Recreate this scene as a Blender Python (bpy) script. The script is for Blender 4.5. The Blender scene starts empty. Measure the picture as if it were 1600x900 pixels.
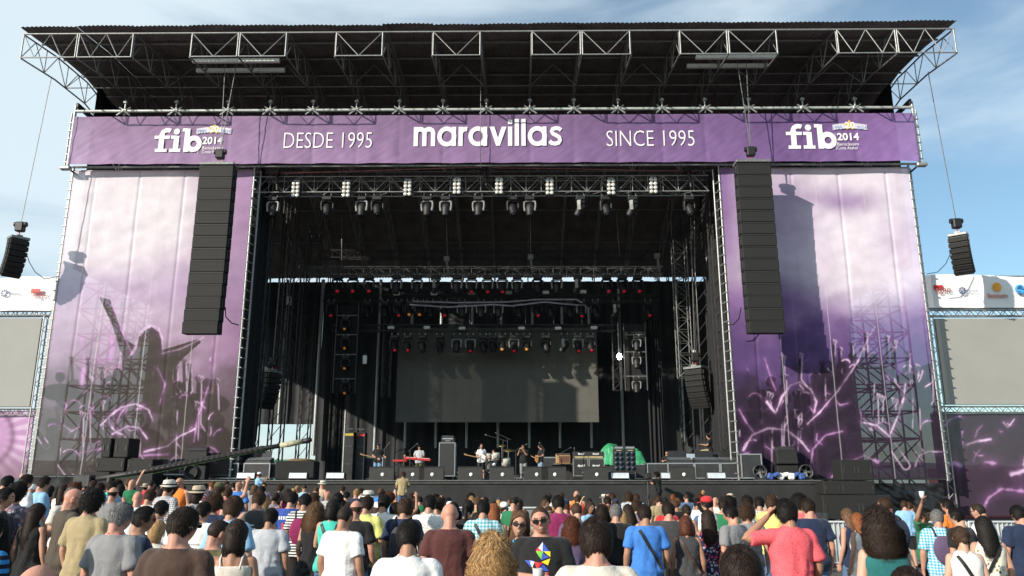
import bpy, bmesh, math, random
import numpy as np
from mathutils import Vector, Matrix, noise as mnoise
from mathutils.bvhtree import BVHTree
rnd = random.Random(7)
R = math.radians
scene = bpy.context.scene
COL = scene.collection

# ------------------------------------------------------------------ camera
F = 1257.0; TH = R(13.86); YAW = R(0.6); CAMZ = 2.0
cd = bpy.data.cameras.new("camera"); cam = bpy.data.objects.new("camera", cd); COL.objects.link(cam)
cd.sensor_width = 36; cd.lens = 36 * F / 1600; cd.clip_end = 5000; cd.clip_start = 0.05
cam.location = (0, 0, CAMZ); cam.rotation_euler = (R(90) + TH, 0, YAW)
scene.camera = cam

# ------------------------------------------------------------------ sky and sun
SUN_AZ, SUN_EL = R(50), R(22)          # light travels to +x,+y and down
tr = Vector((math.sin(SUN_AZ) * math.cos(SUN_EL), math.cos(SUN_AZ) * math.cos(SUN_EL), -math.sin(SUN_EL)))
sl = bpy.data.lights.new("sun", 'SUN'); sl.energy = 4.7; sl.angle = R(0.53); sl.color = (1.0, 0.92, 0.81)
so = bpy.data.objects.new("sun", sl); COL.objects.link(so); so.rotation_euler = tr.to_track_quat('-Z', 'Y').to_euler()
w = bpy.data.worlds.new("World"); scene.world = w; w.use_nodes = True
nt = w.node_tree; nt.nodes.clear()
def N(t, ty, **k):
    n = t.nodes.new(ty)
    for a, b in k.items(): setattr(n, a, b)
    return n
out = N(nt, 'ShaderNodeOutputWorld'); bg = N(nt, 'ShaderNodeBackground'); bg.inputs[1].default_value = 0.12
sky = N(nt, 'ShaderNodeTexSky', sky_type='NISHITA', sun_disc=False, sun_elevation=SUN_EL, sun_rotation=math.pi + SUN_AZ)
sky.air_density = 1.0; sky.dust_density = 0.8; sky.ozone_density = 1.6
tc = N(nt, 'ShaderNodeTexCoord'); mp = N(nt, 'ShaderNodeMapping'); mp.inputs['Scale'].default_value = (1.0, 1.0, 3.6)
mp.inputs['Location'].default_value = (3.3, 0.4, 0.0); mp.inputs['Rotation'].default_value = (0, R(-14), 0)
n1 = N(nt, 'ShaderNodeTexNoise'); n1.inputs['Scale'].default_value = 2.3; n1.inputs['Detail'].default_value = 9; n1.inputs['Roughness'].default_value = 0.52; n1.inputs['Distortion'].default_value = 0.35
nt.links.new(tc.outputs['Generated'], mp.inputs[0]); nt.links.new(mp.outputs[0], n1.inputs['Vector'])
sx = N(nt, 'ShaderNodeSeparateXYZ'); nt.links.new(tc.outputs['Generated'], sx.inputs[0])
gx = N(nt, 'ShaderNodeMapRange'); gx.inputs[1].default_value = -0.55; gx.inputs[2].default_value = 0.45; gx.inputs[3].default_value = 0.22; gx.inputs[4].default_value = -0.03
nt.links.new(sx.outputs[0], gx.inputs[0])
ad = N(nt, 'ShaderNodeMath', operation='ADD'); nt.links.new(n1.outputs[0], ad.inputs[0]); nt.links.new(gx.outputs[0], ad.inputs[1])
cr = N(nt, 'ShaderNodeMapRange', interpolation_type='SMOOTHSTEP'); cr.inputs[1].default_value = 0.40; cr.inputs[2].default_value = 0.76; cr.inputs[3].default_value = 0.10; cr.inputs[4].default_value = 0.85
nt.links.new(ad.outputs[0], cr.inputs[0])
tn = N(nt, 'ShaderNodeMixRGB', blend_type='MULTIPLY'); tn.inputs[0].default_value = 1; tn.inputs[2].default_value = (.84, 1.04, 1.04, 1); nt.links.new(sky.outputs[0], tn.inputs[1])
mx = N(nt, 'ShaderNodeMixRGB'); mx.inputs[2].default_value = (5.6, 6.5, 7.0, 1)
nt.links.new(cr.outputs[0], mx.inputs[0]); nt.links.new(tn.outputs[0], mx.inputs[1]); nt.links.new(mx.outputs[0], bg.inputs[0]); nt.links.new(bg.outputs[0], out.inputs[0])
vs = scene.view_settings; vs.view_transform = 'Standard'; vs.look = 'None'; vs.exposure = 0.33; vs.gamma = 1
scene.cycles.max_bounces = 6; scene.cycles.transparent_max_bounces = 12

# ------------------------------------------------------------------ pixel of the 1600x900 photo -> point on the plane y = Y
def ray(px, py):
    u = (px - 800) / F; v = (450 - py) / F
    x, y, z = u, math.cos(TH) - v * math.sin(TH), math.sin(TH) + v * math.cos(TH)
    return x * math.cos(YAW) - y * math.sin(YAW), x * math.sin(YAW) + y * math.cos(YAW), z
def at(px, py, Y):
    x, y, z = ray(px, py); t = Y / y
    return Vector((x * t, Y, CAMZ + z * t))
def proj(P):
    P = np.asarray(P, float); x0, y0, z = P[..., 0], P[..., 1], P[..., 2] - CAMZ
    x = x0 * math.cos(YAW) + y0 * math.sin(YAW); y = -x0 * math.sin(YAW) + y0 * math.cos(YAW)
    d = y * math.cos(TH) + z * math.sin(TH); up = -y * math.sin(TH) + z * math.cos(TH)
    return 800 + F * x / d, 450 - F * up / d

# ------------------------------------------------------------------ mesh builder
def vec(a): return a if isinstance(a, Vector) else Vector(a)
def frame(d):
    d = vec(d).normalized(); a = Vector((0, 0, 1)) if abs(d.z) < .9 else Vector((1, 0, 0))
    s = d.cross(a).normalized(); return d, s, s.cross(d)
def world_off(o):
    p = Vector((0, 0, 0))
    while o: p = p + o.location; o = o.parent
    return p
class MB:
    def __init__(s): s.v = []; s.f = []; s.m = []; s.sm = []
    def add(s, vs, fs, mi=0, smooth=False):
        o = len(s.v); s.v += [tuple(x) for x in vs]; s.f += [[i + o for i in f] for f in fs]; s.m += [mi] * len(fs); s.sm += [smooth] * len(fs); return s
    def box(s, c, d, rot=None, mi=0, bev=0):
        c = vec(c); x, y, z = [k / 2 for k in d]
        if bev:
            bm = bmesh.new(); bmesh.ops.create_cube(bm, size=1)
            for v in bm.verts: v.co = Vector((v.co.x * d[0], v.co.y * d[1], v.co.z * d[2]))
            bmesh.ops.bevel(bm, geom=list(bm.edges), offset=bev, segments=1, affect='EDGES'); bm.verts.index_update()
            vs = [v.co.copy() for v in bm.verts]; fs = [[v.index for v in f.verts] for f in bm.faces]; bm.free()
        else:
            vs = [Vector((a * x, b * y, e * z)) for a in (-1, 1) for b in (-1, 1) for e in (-1, 1)]
            fs = [(0, 1, 3, 2), (4, 6, 7, 5), (0, 4, 5, 1), (2, 3, 7, 6), (0, 2, 6, 4), (1, 5, 7, 3)]
        if rot is not None: vs = [rot @ v for v in vs]
        return s.add([v + c for v in vs], fs, mi)
    def tube(s, p, q, r, n=6, mi=0, r2=None, cap=True):
        p, q = vec(p), vec(q); d, a, b = frame(q - p); r2 = r if r2 is None else r2
        vs = [p + (a * math.cos(t) + b * math.sin(t)) * r for t in [6.2832 * i / n for i in range(n)]] + [q + (a * math.cos(t) + b * math.sin(t)) * r2 for t in [6.2832 * i / n for i in range(n)]]
        s.add(vs, [(i, (i + 1) % n, n + (i + 1) % n, n + i) for i in range(n)], mi, n > 5)
        if cap:
            s.add(vs[:n], [list(range(n))[::-1]], mi); s.add(vs[n:], [list(range(n))], mi)
        return s
    def path(s, pts, r, n=5, mi=0):
        pts = [vec(p) for p in pts]; k = len(pts); rs = r if isinstance(r, (list, tuple)) else [r] * k; vs = []; a = None
        for i in range(k):
            d = (pts[min(i + 1, k - 1)] - pts[max(i - 1, 0)]).normalized()
            if a is None: _, a, b = frame(d)
            else: a = (a - d * a.dot(d)).normalized()
            b = d.cross(a)
            vs += [pts[i] + (a * math.cos(t) + b * math.sin(t)) * rs[i] for t in [6.2832 * j / n for j in range(n)]]
        fs = [(i * n + j, i * n + (j + 1) % n, (i + 1) * n + (j + 1) % n, (i + 1) * n + j) for i in range(k - 1) for j in range(n)]
        fs += [list(range(n))[::-1], [(k - 1) * n + j for j in range(n)]]
        return s.add(vs, fs, mi, True)
    def sphere(s, c, r, nu=12, nv=8, mi=0, rot=None):
        c = vec(c); r = r if isinstance(r, (tuple, list)) else (r, r, r); vs = []
        for j in range(nv + 1):
            p = math.pi * j / nv
            for i in range(nu):
                t = 6.2832 * i / nu; q = Vector((r[0] * math.sin(p) * math.cos(t), r[1] * math.sin(p) * math.sin(t), r[2] * math.cos(p)))
                vs.append(c + (rot @ q if rot is not None else q))
        return s.add(vs, [(j * nu + i, (j + 1) * nu + i, (j + 1) * nu + (i + 1) % nu, j * nu + (i + 1) % nu) for j in range(nv) for i in range(nu)], mi, True)
    def lathe(s, prof, c=(0, 0, 0), n=16, mi=0, rot=None):
        c = vec(c); vs = []
        for r, z in prof:
            for i in range(n):
                t = 6.2832 * i / n; q = Vector((r * math.cos(t), r * math.sin(t), z)); vs.append(c + (rot @ q if rot is not None else q))
        k = len(prof)
        return s.add(vs, [(j * n + i, j * n + (i + 1) % n, (j + 1) * n + (i + 1) % n, (j + 1) * n + i) for j in range(k - 1) for i in range(n)] + [list(range(n))[::-1], [(k - 1) * n + i for i in range(n)]], mi, True)
    def prism(s, pts, ex, mi=0):
        pts = [vec(p) for p in pts]; ex = vec(ex); n = len(pts)
        return s.add(pts + [p + ex for p in pts], [list(range(n)), list(range(n, 2 * n))[::-1]] + [(i, n + i, n + (i + 1) % n, (i + 1) % n) for i in range(n)], mi)
    def grid(s, fn, nu, nv, mi=0, smooth=True):
        vs = [fn(i / nu, j / nv) for j in range(nv + 1) for i in range(nu + 1)]
        return s.add(vs, [(j * (nu + 1) + i, j * (nu + 1) + i + 1, (j + 1) * (nu + 1) + i + 1, (j + 1) * (nu + 1) + i) for j in range(nv) for i in range(nu)], mi, smooth)
    def build(s, name, mats, parent=None, attr=None, smooth=None):
        me = bpy.data.meshes.new(name)
        off = world_off(parent)
        if parent is None and s.v:
            a = np.array(s.v); off = Vector(((a[:, 0].min() + a[:, 0].max()) / 2, (a[:, 1].min() + a[:, 1].max()) / 2, a[:, 2].min()))
        me.from_pydata([(v[0] - off[0], v[1] - off[1], v[2] - off[2]) for v in s.v], [], s.f)
        for m in (mats if isinstance(mats, (list, tuple)) else [mats]): me.materials.append(m)
        me.polygons.foreach_set('material_index', s.m)
        me.polygons.foreach_set('use_smooth', s.sm if smooth is None else [smooth] * len(s.f))
        if attr is not None:
            ca = me.color_attributes.new('paint', 'FLOAT_COLOR', 'POINT'); ca.data.foreach_set('color', np.asarray(attr, dtype=np.float32).ravel())
        me.update()
        o = bpy.data.objects.new(name, me); COL.objects.link(o)
        if parent is None: o.location = off
        else: o.parent = parent
        return o
def tag(o, label, cat, group=None, kind=None):
    if label: o['label'] = label
    if cat: o['category'] = cat
    if group: o['group'] = group
    if kind: o['kind'] = kind
    return o
def thing(name, label, cat, loc=(0, 0, 0), group=None):
    o = bpy.data.objects.new(name, None); COL.objects.link(o); o.location = loc; o.empty_display_size = .2
    return tag(o, label, cat, group)
KIDS = {}
def copy_tree(o, parent=None):
    c = o.copy(); COL.objects.link(c)
    if parent: c.parent = parent
    for ch in list(o.children): copy_tree(ch, c)
    return c
def place(proto, loc, label, group=None, rz=0, sc=1):
    """first use moves the proto itself, later uses copy it"""
    o = proto if not proto.get('used_') else copy_tree(proto)
    if not proto.get('used_'): USED.append(proto)
    proto['used_'] = 1; USED.append(o)
    o.location = loc; o.rotation_euler = (0, 0, rz); o.scale = (sc, sc, sc); o['label'] = label
    if group: o['group'] = group
    return o
USED = []

# ------------------------------------------------------------------ materials
def s2l(c): return tuple(((x / 255) / 12.92 if x / 255 <= .04045 else ((x / 255 + .055) / 1.055) ** 2.4) for x in c)
MC = {}
def M(name, col, rough=.6, metal=0, var=.15, scale=5, bump=0, bscale=40, spec=.5, tint=None, sheen=0, dist=0):
    if name in MC: return MC[name]
    m = bpy.data.materials.new(name); MC[name] = m; m.use_nodes = True; t = m.node_tree; b = t.nodes['Principled BSDF']
    b.inputs['Roughness'].default_value = rough; b.inputs['Metallic'].default_value = metal; b.inputs['Specular IOR Level'].default_value = spec
    if sheen: b.inputs['Sheen Weight'].default_value = sheen
    tcn = N(t, 'ShaderNodeTexCoord'); no = N(t, 'ShaderNodeTexNoise'); no.inputs['Scale'].default_value = scale; no.inputs['Detail'].default_value = 5; no.inputs['Roughness'].default_value = .6
    t.links.new(tcn.outputs['Object'], no.inputs['Vector'])
    mxn = N(t, 'ShaderNodeMixRGB'); c2 = tint or tuple(x * (1 + var) for x in col)
    mxn.inputs[1].default_value = (*[x * (1 - var) for x in col], 1); mxn.inputs[2].default_value = (*[min(1, x) for x in c2], 1)
    mr = N(t, 'ShaderNodeMapRange'); mr.inputs[1].default_value = .3; mr.inputs[2].default_value = .7
    t.links.new(no.outputs[0], mr.inputs[0]); t.links.new(mr.outputs[0], mxn.inputs[0]); t.links.new(mxn.outputs[0], b.inputs['Base Color'])
    if bump:
        n2 = N(t, 'ShaderNodeTexNoise'); n2.inputs['Scale'].default_value = bscale; n2.inputs['Detail'].default_value = 4; n2.inputs['Distortion'].default_value = dist; t.links.new(tcn.outputs['Object'], n2.inputs['Vector'])
        bp = N(t, 'ShaderNodeBump'); bp.inputs['Strength'].default_value = bump; bp.inputs['Distance'].default_value = .02
        t.links.new(n2.outputs[0], bp.inputs['Height']); t.links.new(bp.outputs[0], b.inputs['Normal'])
    return m
def emit(name, col, st):
    m = bpy.data.materials.new(name); m.use_nodes = True; b = m.node_tree.nodes['Principled BSDF']
    b.inputs['Base Color'].default_value = (*col, 1); b.inputs['Emission Color'].default_value = (*col, 1); b.inputs['Emission Strength'].default_value = st; return m
def printed(name, transp=.25, rough=.8, transl=.25, sat=1):
    """mesh fabric carrying a printed picture (vertex colours), partly see-through"""
    m = bpy.data.materials.new(name); m.use_nodes = True; t = m.node_tree; b = t.nodes['Principled BSDF']; o = t.nodes['Material Output']
    a = N(t, 'ShaderNodeVertexColor', layer_name='paint'); b.inputs['Roughness'].default_value = rough; b.inputs['Specular IOR Level'].default_value = .2
    tcn = N(t, 'ShaderNodeTexCoord'); no = N(t, 'ShaderNodeTexNoise'); no.inputs['Scale'].default_value = 1.3; no.inputs['Detail'].default_value = 8
    t.links.new(tcn.outputs['Object'], no.inputs[0]); mr = N(t, 'ShaderNodeMapRange'); mr.inputs[1].default_value = .3; mr.inputs[2].default_value = .7; mr.inputs[3].default_value = .88; mr.inputs[4].default_value = 1.08
    t.links.new(no.outputs[0], mr.inputs[0]); mu = N(t, 'ShaderNodeMixRGB', blend_type='MULTIPLY'); mu.inputs[0].default_value = 1
    t.links.new(a.outputs[0], mu.inputs[1]); t.links.new(mr.outputs[0], mu.inputs[2]); t.links.new(mu.outputs[0], b.inputs['Base Color'])
    tl = N(t, 'ShaderNodeBsdfTranslucent'); t.links.new(mu.outputs[0], tl.inputs[0]); m1 = N(t, 'ShaderNodeMixShader'); m1.inputs[0].default_value = transl
    t.links.new(b.outputs[0], m1.inputs[1]); t.links.new(tl.outputs[0], m1.inputs[2])
    tp = N(t, 'ShaderNodeBsdfTransparent'); m2 = N(t, 'ShaderNodeMixShader'); m2.inputs[0].default_value = transp
    t.links.new(m1.outputs[0], m2.inputs[1]); t.links.new(tp.outputs[0], m2.inputs[2]); t.links.new(m2.outputs[0], o.inputs[0])
    return m
BLACK = M('black_paint', (.012, .012, .013), .55, var=.3)
BLACKC = M('black_cloth', (.011, .011, .012), .85, var=.3, scale=1.2, bump=.3, bscale=6)
DARK = M('dark_steel', (.05, .05, .052), .5, .3, var=.3)
STEEL = M('galvanised_steel', (.34, .35, .34), .45, .55, var=.25, scale=9)
STEELD = M('weathered_steel', (.20, .205, .20), .5, .4, var=.3, scale=7)
ALU = M('aluminium', (.42, .43, .44), .38, .7, var=.15)
WHITE = M('white_paint', (.78, .78, .76), .5, var=.06)
GRILLE = M('speaker_grille', (.011, .0108, .010), .75, var=.25, scale=60, bump=.3, bscale=200)
ROOFM = M('roof_sheet', (.13, .115, .105), .6, .2, var=.35, scale=.9)
RUB = M('rubber', (.012, .012, .012), .8)
CASE = M('flight_case', (.03, .03, .033), .6, var=.3)
RED = M('red_paint', (.5, .03, .03), .5)
LAMPG = M('lamp_glass', (.75, .74, .68), .15, .3, var=.1, scale=30)
LENSR = emit('red_lens', (.5, .012, .025), .22); LENSD = M('dark_lens', (.03, .03, .04), .08, .2); LENSO = emit('amber_lens', (.6, .22, .03), .2)  # red lenses carry a weak emission in place of their coating's reflection
# ================================================================== SETTING
ZS = at(800, 750, 38.4).z            # stage floor level (about 2.3 m)
CX = at(771, 700, 40).x              # centre line of the stage
def gz(x, y):
    s = max(0, min(1, (-x - 2.5) / 5)); s = s * s * (3 - 2 * s); t = max(0, min(1, (y - 6) / 8))
    return .38 * s * t + .02 * math.sin(x * .5) * math.sin(y * .3)
def ground():
    xs = sorted(set([-1500, -700, -300, -120, -70] + list(np.arange(-45, 46, 1.5)) + [70, 120, 300, 700, 1500])); ys = sorted(set([-200, -60, -20] + list(np.arange(-8, 62, 1.5)) + [80, 120, 300, 800, 2000]))
    b = MB(); nx = len(xs)
    b.add([(x, y, gz(x, y) if y < 60 else 0) for y in ys for x in xs], [(j * nx + i, j * nx + i + 1, (j + 1) * nx + i + 1, (j + 1) * nx + i) for j in range(len(ys) - 1) for i in range(nx - 1)], 0, True)
    g = b.build('ground', M('asphalt', (.085, .075, .068), .9, var=.35, scale=1.5, bump=.5, bscale=60)); return g
tag(ground(), 'grey asphalt ground in front of the stage', 'ground', kind='structure')
def hills(y0, h, seed, name, mat, label):
    b = MB(); r = random.Random(seed); n = 120
    ph = [(r.uniform(.002, .02), r.uniform(0, 6), r.uniform(.2, 1)) for _ in range(9)]
    def hh(x): return h * (.62 + .18 * sum(a * math.sin(x * k + p) for k, p, a in ph) / 3)
    def fn(u, v):
        x = -900 + 1800 * u; return (x, y0 + 260 * v + 12 * mnoise.noise((x * .02, v * 6, seed)), hh(x) * math.sin(min(1, v * 1.15) * math.pi / 2) * (1 + .12 * mnoise.noise((x * .03, v * 4, 3))) - .5)
    b.grid(fn, n, 8); return tag(b.build(name, mat), label, 'hills', kind='structure')
hills(620, 42, 3, 'hills', M('hill_scrub', (.10, .12, .11), .95, var=.3, scale=.03), 'low hazy hills far behind the stage')

# ------------------------------------------------------------------ stage deck
def deck():
    l, r = at(118, 750, 38.4).x, at(1284, 750, 38.4).x
    t = thing('stage_platform', 'wide black stage platform with cloth covered front', 'stage', ((l + r) / 2, 49, 0))
    MB().box(((l + r) / 2, 49.2, ZS - .1), (r - l, 21.4, .2), bev=.02).build('deck_floor', M('stage_floor', (.035, .033, .031), .6, var=.4, scale=2), t)
    def sk(u, v):
        x = l + .05 + (r - l - .1) * u; return (x, 38.46 + .018 * math.sin(x * 9 + 2 * math.sin(x)) * (1 - v) + .03 * mnoise.noise((x * .7, v * 3, 1)), .02 + (ZS - .24) * v)
    MB().grid(sk, 420, 10).build('front_skirt', M('skirt_cloth', (.02, .02, .021), .8, var=.35, scale=.8, bump=.3, bscale=12), t)
    for i in range(12):
        x = l + (r - l) * (i + .5) / 12; MB().tube((x, 39.2, 0), (x, 39.2, ZS - .2), .03).build('deck_leg', STEELD, t)
    MB().box(((l + r) / 2, 38.47, ZS - .02), (r - l, .05, .03)).build('edge_trim', STEELD, t)
deck()

# ------------------------------------------------------------------ roof
RN = [37, 124, 211, 300, 375, 450, 525, 600, 676, 752, 830, 908, 985, 1060, 1136, 1213, 1305, 1398, 1490]
YF = 36.0
RX = [at(p, 57 - (p - 37) * 12 / 1453, YF).x for p in RN]
ZF = at(764, 50, YF).z
ZR = at(770, 431, 60).z - .5
PROF = [(YF, ZF), (39, ZF + .42), (42, ZF + .55), (45, ZF + .1), (48.5, ZF - 1.0), (52, ZF - 2.4), (56, ZF - 4.0), (60, ZR + .15)]
def pz(y):
    for (a, b), (c, d) in zip(PROF, PROF[1:]):
        if a <= y <= c: return b + (d - b) * (y - a) / (c - a)
    return PROF[-1][1]
def roof():
    t = thing('stage_roof', 'huge dark corrugated canopy roof with white front trusses over the stage', 'stage roof', (CX, 48, 0))
    rr = random.Random(3)
    for i in range(len(RX) - 1):
        a, b = RX[i] - .04, RX[i + 1] + .04; zo = .02 * (i % 2); n = int((b - a) / .055); tilt = rr.uniform(-.012, .02)
        def fn(u, v):
            x = a + (b - a) * u; y = YF - .35 + (60.2 - YF + .35) * v
            return (x, y, pz(max(YF, y)) + .22 + zo + .028 * math.sin(x * 6.2832 / .22) + .03 * math.sin(math.pi * u) + tilt * (1 - v) * 2)
        MB().grid(fn, n, 16).build('roof_panel', ROOFM, t)
    DEP = at(37, 48, YF).z - at(37, 90, YF).z - .2
    # ribs: cantilever trusses running back
    for i, x in enumerate(RX):
        m = MB(); ys = list(np.arange(YF, 60.1, 1.0)); n = len(ys)
        def top(y): return Vector((x, y, pz(y)))
        def bot(y):
            return Vector((x, y, pz(y) - DEP * (1 + .25 * max(0, (y - 42) / 18))))
        for k in range(n - 1):
            m.tube(top(ys[k]), top(ys[k + 1]), .045, 5); m.tube(bot(ys[k]), bot(ys[k + 1]), .045, 5)
            m.tube(top(ys[k]) if k % 2 else bot(ys[k]), bot(ys[k + 1]) if k % 2 else top(ys[k + 1]), .028, 4)
            if k % 2 == 0: m.tube(top(ys[k]), bot(ys[k]), .028, 4)
        m.build('rib_truss', STEELD if 0 < i < len(RX) - 1 else STEEL, t)
    # front truss pieces
    def seg(i, j, vs):
        m = MB(); zt, zb = ZF, ZF - DEP; y = YF - .05
        for k in range(i, j):
            a, b = RX[k] + .05, RX[k + 1] - .05
            m.tube((a, y, zb), (b, y, zb), .036, 6); m.tube((a, y, zb), (a, y, zt), .036, 6); m.tube((b, y, zb), (b, y, zt), .036, 6)
            for q in range(vs):
                x0 = a + (b - a) * q / vs; x1 = a + (b - a) * (q + 1) / vs; xm = (x0 + x1) / 2
                m.tube((x0, y, zt), (xm, y, zb), .024, 5); m.tube((xm, y, zb), (x1, y, zt), .024, 5)
        m.build('front_truss', STEEL, t)
    seg(0, 2, 2); seg(3, 5, 1); seg(6, 7, 1); seg(8, 9, 1); seg(10, 12, 1); seg(13, 15, 1); seg(16, 18, 2)
    m = MB()
    for k in range(len(RX) - 1): m.tube((RX[k], YF - .05, ZF), (RX[k + 1], YF - .05, ZF), .045, 6)
    m.build('front_chord', STEEL, t)
    m = MB()
    for y in (37.5, 39.5, 41.5, 43.5, 46, 48.5, 51, 54, 57):
        m.tube((RX[0], y, pz(y) + .12), (RX[-1], y, pz(y) + .12), .06, 4)
    m.build('purlins', STEELD, t)
    m = MB()
    for y in (40.0, 44.5, 50):
        for k in range(0, len(RX) - 1):
            zt, zb = pz(y), pz(y) - DEP; a, b = RX[k], RX[k + 1]
            m.tube((a, y, zb), (b, y, zb), .03, 4)
            if k % 2 == 0: m.tube((a, y, zb), ((a + b) / 2, y, zt), .025, 4); m.tube((b, y, zb), ((a + b) / 2, y, zt), .025, 4)
    m.build('cross_bracing', STEELD, t)
    # black cladding at the two sides and the fascia behind the header banner
    xl, xr = at(150, 150, 42).x, at(1393, 145, 42).x
    for s, x in ((0, xl), (1, xr)):
        def fn(u, v):
            y = 42 + 18 * u; zb = 13.5; return (x + .06 * math.sin(y * 3) + .04 * mnoise.noise((y, v * 5, s)), y, zb + (pz(y) - .1 - zb) * v)
        MB().grid(fn, 60, 6).build('side_cladding', BLACKC, t)
    # wall of black cloth closing the space behind the header
    def fn(u, v):
        x = xl + (xr - xl) * u; return (x, 42.4 + .05 * math.sin(x * 4), 16.6 + (19.9 - 16.6) * v)
    # main columns
    for x in (at(400, 500, 41).x - .35, at(1122, 500, 41).x + .55):
        for y in (42.5, 47, 53, 59):
            m = MB(); h = pz(y) - .6
            for dx in (-.35, .35):
                for dy in (-.35, .35): m.tube((x + dx, y + dy, 0), (x + dx, y + dy, h), .05, 5)
            for k in range(int(h / .9)):
                z = k * .9
                m.tube((x - .35, y - .35, z), (x + .35, y - .35, z + .9), .022, 4); m.tube((x - .35, y + .35, z), (x - .35, y - .35, z + .9), .022, 4)
                m.tube((x + .35, y - .35, z), (x + .35, y + .35, z + .9), .022, 4)
            m.build('column', DARK, t)
    # lattice under the header
    m = MB(); z0, z1 = 16.35, 17.5
    za = at(770, 268, 41.4).z; zb = za + 1.9; xa, xb = at(150, 260, 41.4).x, at(1393, 255, 41.4).x; n = 34
    m.tube((xa, 41.4, za), (xb, 41.4, za), .04, 5); m.tube((xa, 41.4, zb), (xb, 41.4, zb), .05, 5)
    for k in range(n):
        x0 = xa + (xb - xa) * k / n; x1 = xa + (xb - xa) * (k + 1) / n
        m.tube((x0, 41.4, za if k % 2 else zb), (x1, 41.4, zb if k % 2 else za), .028, 4)
        if k % 2: m.tube((x0, 41.4, za), (x0, 41.4, zb), .035, 4)
    m.build('header_lattice', STEELD, t)
roof()

# ------------------------------------------------------------------ header banner
YB = 39.3
HL0, HL1 = at(118, 183, YB), at(104, 258, YB); HR0, HR1 = at(1426, 176, YB), at(1436, 250, YB)
XL, XR = (HL0.x + HL1.x) / 2, (HR0.x + HR1.x) / 2
ZT, ZB = (HL0.z + HR0.z) / 2, (HL1.z + HR1.z) / 2
def header():
    t = thing('header_banner', 'long purple fabric banner reading maravillas above the stage opening', 'banner', ((XL + XR) / 2, YB, ZB))
    nu, nv = 620, 34; P = []
    seams = [at(p, 220, YB).x for p in (275, 356, 422, 489, 557, 624, 692, 760, 828, 897, 966, 1035, 1102, 1171, 1255, 1337)]
    def fn(u, v):
        x = XL + (XR - XL) * u; z = ZB + (ZT - ZB) * v
        d = min(abs(x - s) for s in seams)
        k = .02 * math.exp(-(d / .12) ** 2) + .026 * mnoise.noise((x * 1.6 + z * .9, z * 1.1, 2)) + .016 * mnoise.noise((x * 3.5 - z * 4.5, z * 2, 5)) + .016 * math.sin(x * 5 + 6 * v) * math.exp(-v * 4)
        return (x, YB + k, z + .015 * math.sin(x * 2.3) * (1 - v))
    b = MB().grid(fn, nu, nv); V = np.array(b.v); px, py = proj(V)
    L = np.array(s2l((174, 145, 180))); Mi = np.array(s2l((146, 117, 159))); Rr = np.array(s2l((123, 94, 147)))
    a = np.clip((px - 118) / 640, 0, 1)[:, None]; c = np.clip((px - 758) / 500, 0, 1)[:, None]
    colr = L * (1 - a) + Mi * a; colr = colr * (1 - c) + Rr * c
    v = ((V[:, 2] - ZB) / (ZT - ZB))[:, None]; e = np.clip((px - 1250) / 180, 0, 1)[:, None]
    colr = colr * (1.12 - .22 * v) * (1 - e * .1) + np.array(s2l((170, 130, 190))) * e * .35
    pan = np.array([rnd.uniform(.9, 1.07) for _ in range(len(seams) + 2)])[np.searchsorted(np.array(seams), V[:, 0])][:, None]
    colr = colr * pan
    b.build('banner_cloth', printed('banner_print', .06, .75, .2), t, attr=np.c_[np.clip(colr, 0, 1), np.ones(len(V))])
    return t
HB = header()
INK = M('white_ink', (.78, .76, .78), .7, var=.05)
# ---- stroke lettering: pieces are quads on the plane y = Y, each set 2 mm before the last
def surf_y(Y, k): return Y - .038 - .0012 * k
class Letters:
    def __init__(s, x0px, basepx, xhpx, Y, roll=-.0045):
        s.Y = Y; s.b = MB(); s.k = 0; s.o = at(x0px, basepx, Y); top = at(x0px, basepx - xhpx, Y); s.u = top.z - s.o.z; s.rot = 0
    def P(s, x, y): return (s.o.x + x * s.u, surf_y(s.Y, s.k), s.o.z + y * s.u)
    def rib(s, pts, w):
        pts = [Vector((p[0], p[1])) for p in pts]; n = len(pts); L = []
        for i in range(n):
            d = pts[min(i + 1, n - 1)] - pts[max(i - 1, 0)]; d.normalize(); nn = Vector((-d.y, d.x)) * w / 2
            L.append((pts[i] + nn, pts[i] - nn))
        vs = [s.P(*q) for a in L for q in a]; s.b.add(vs, [(2 * i, 2 * i + 1, 2 * i + 3, 2 * i + 2) for i in range(n - 1)]); s.k = (s.k + 1) % 12
    def arc(s, cx, cy, rx, ry, a0, a1, w, n=28): s.rib([(cx + rx * math.cos(R(a0 + (a1 - a0) * i / n)), cy + ry * math.sin(R(a0 + (a1 - a0) * i / n))) for i in range(n + 1)], w)
    def poly(s, pts): s.b.add([s.P(*p) for p in pts], [list(range(len(pts)))]); s.k = (s.k + 1) % 12
    def disc(s, cx, cy, r): s.poly([(cx + r * math.cos(6.2832 * i / 20), cy + r * math.sin(6.2832 * i / 20)) for i in range(20)])
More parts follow.
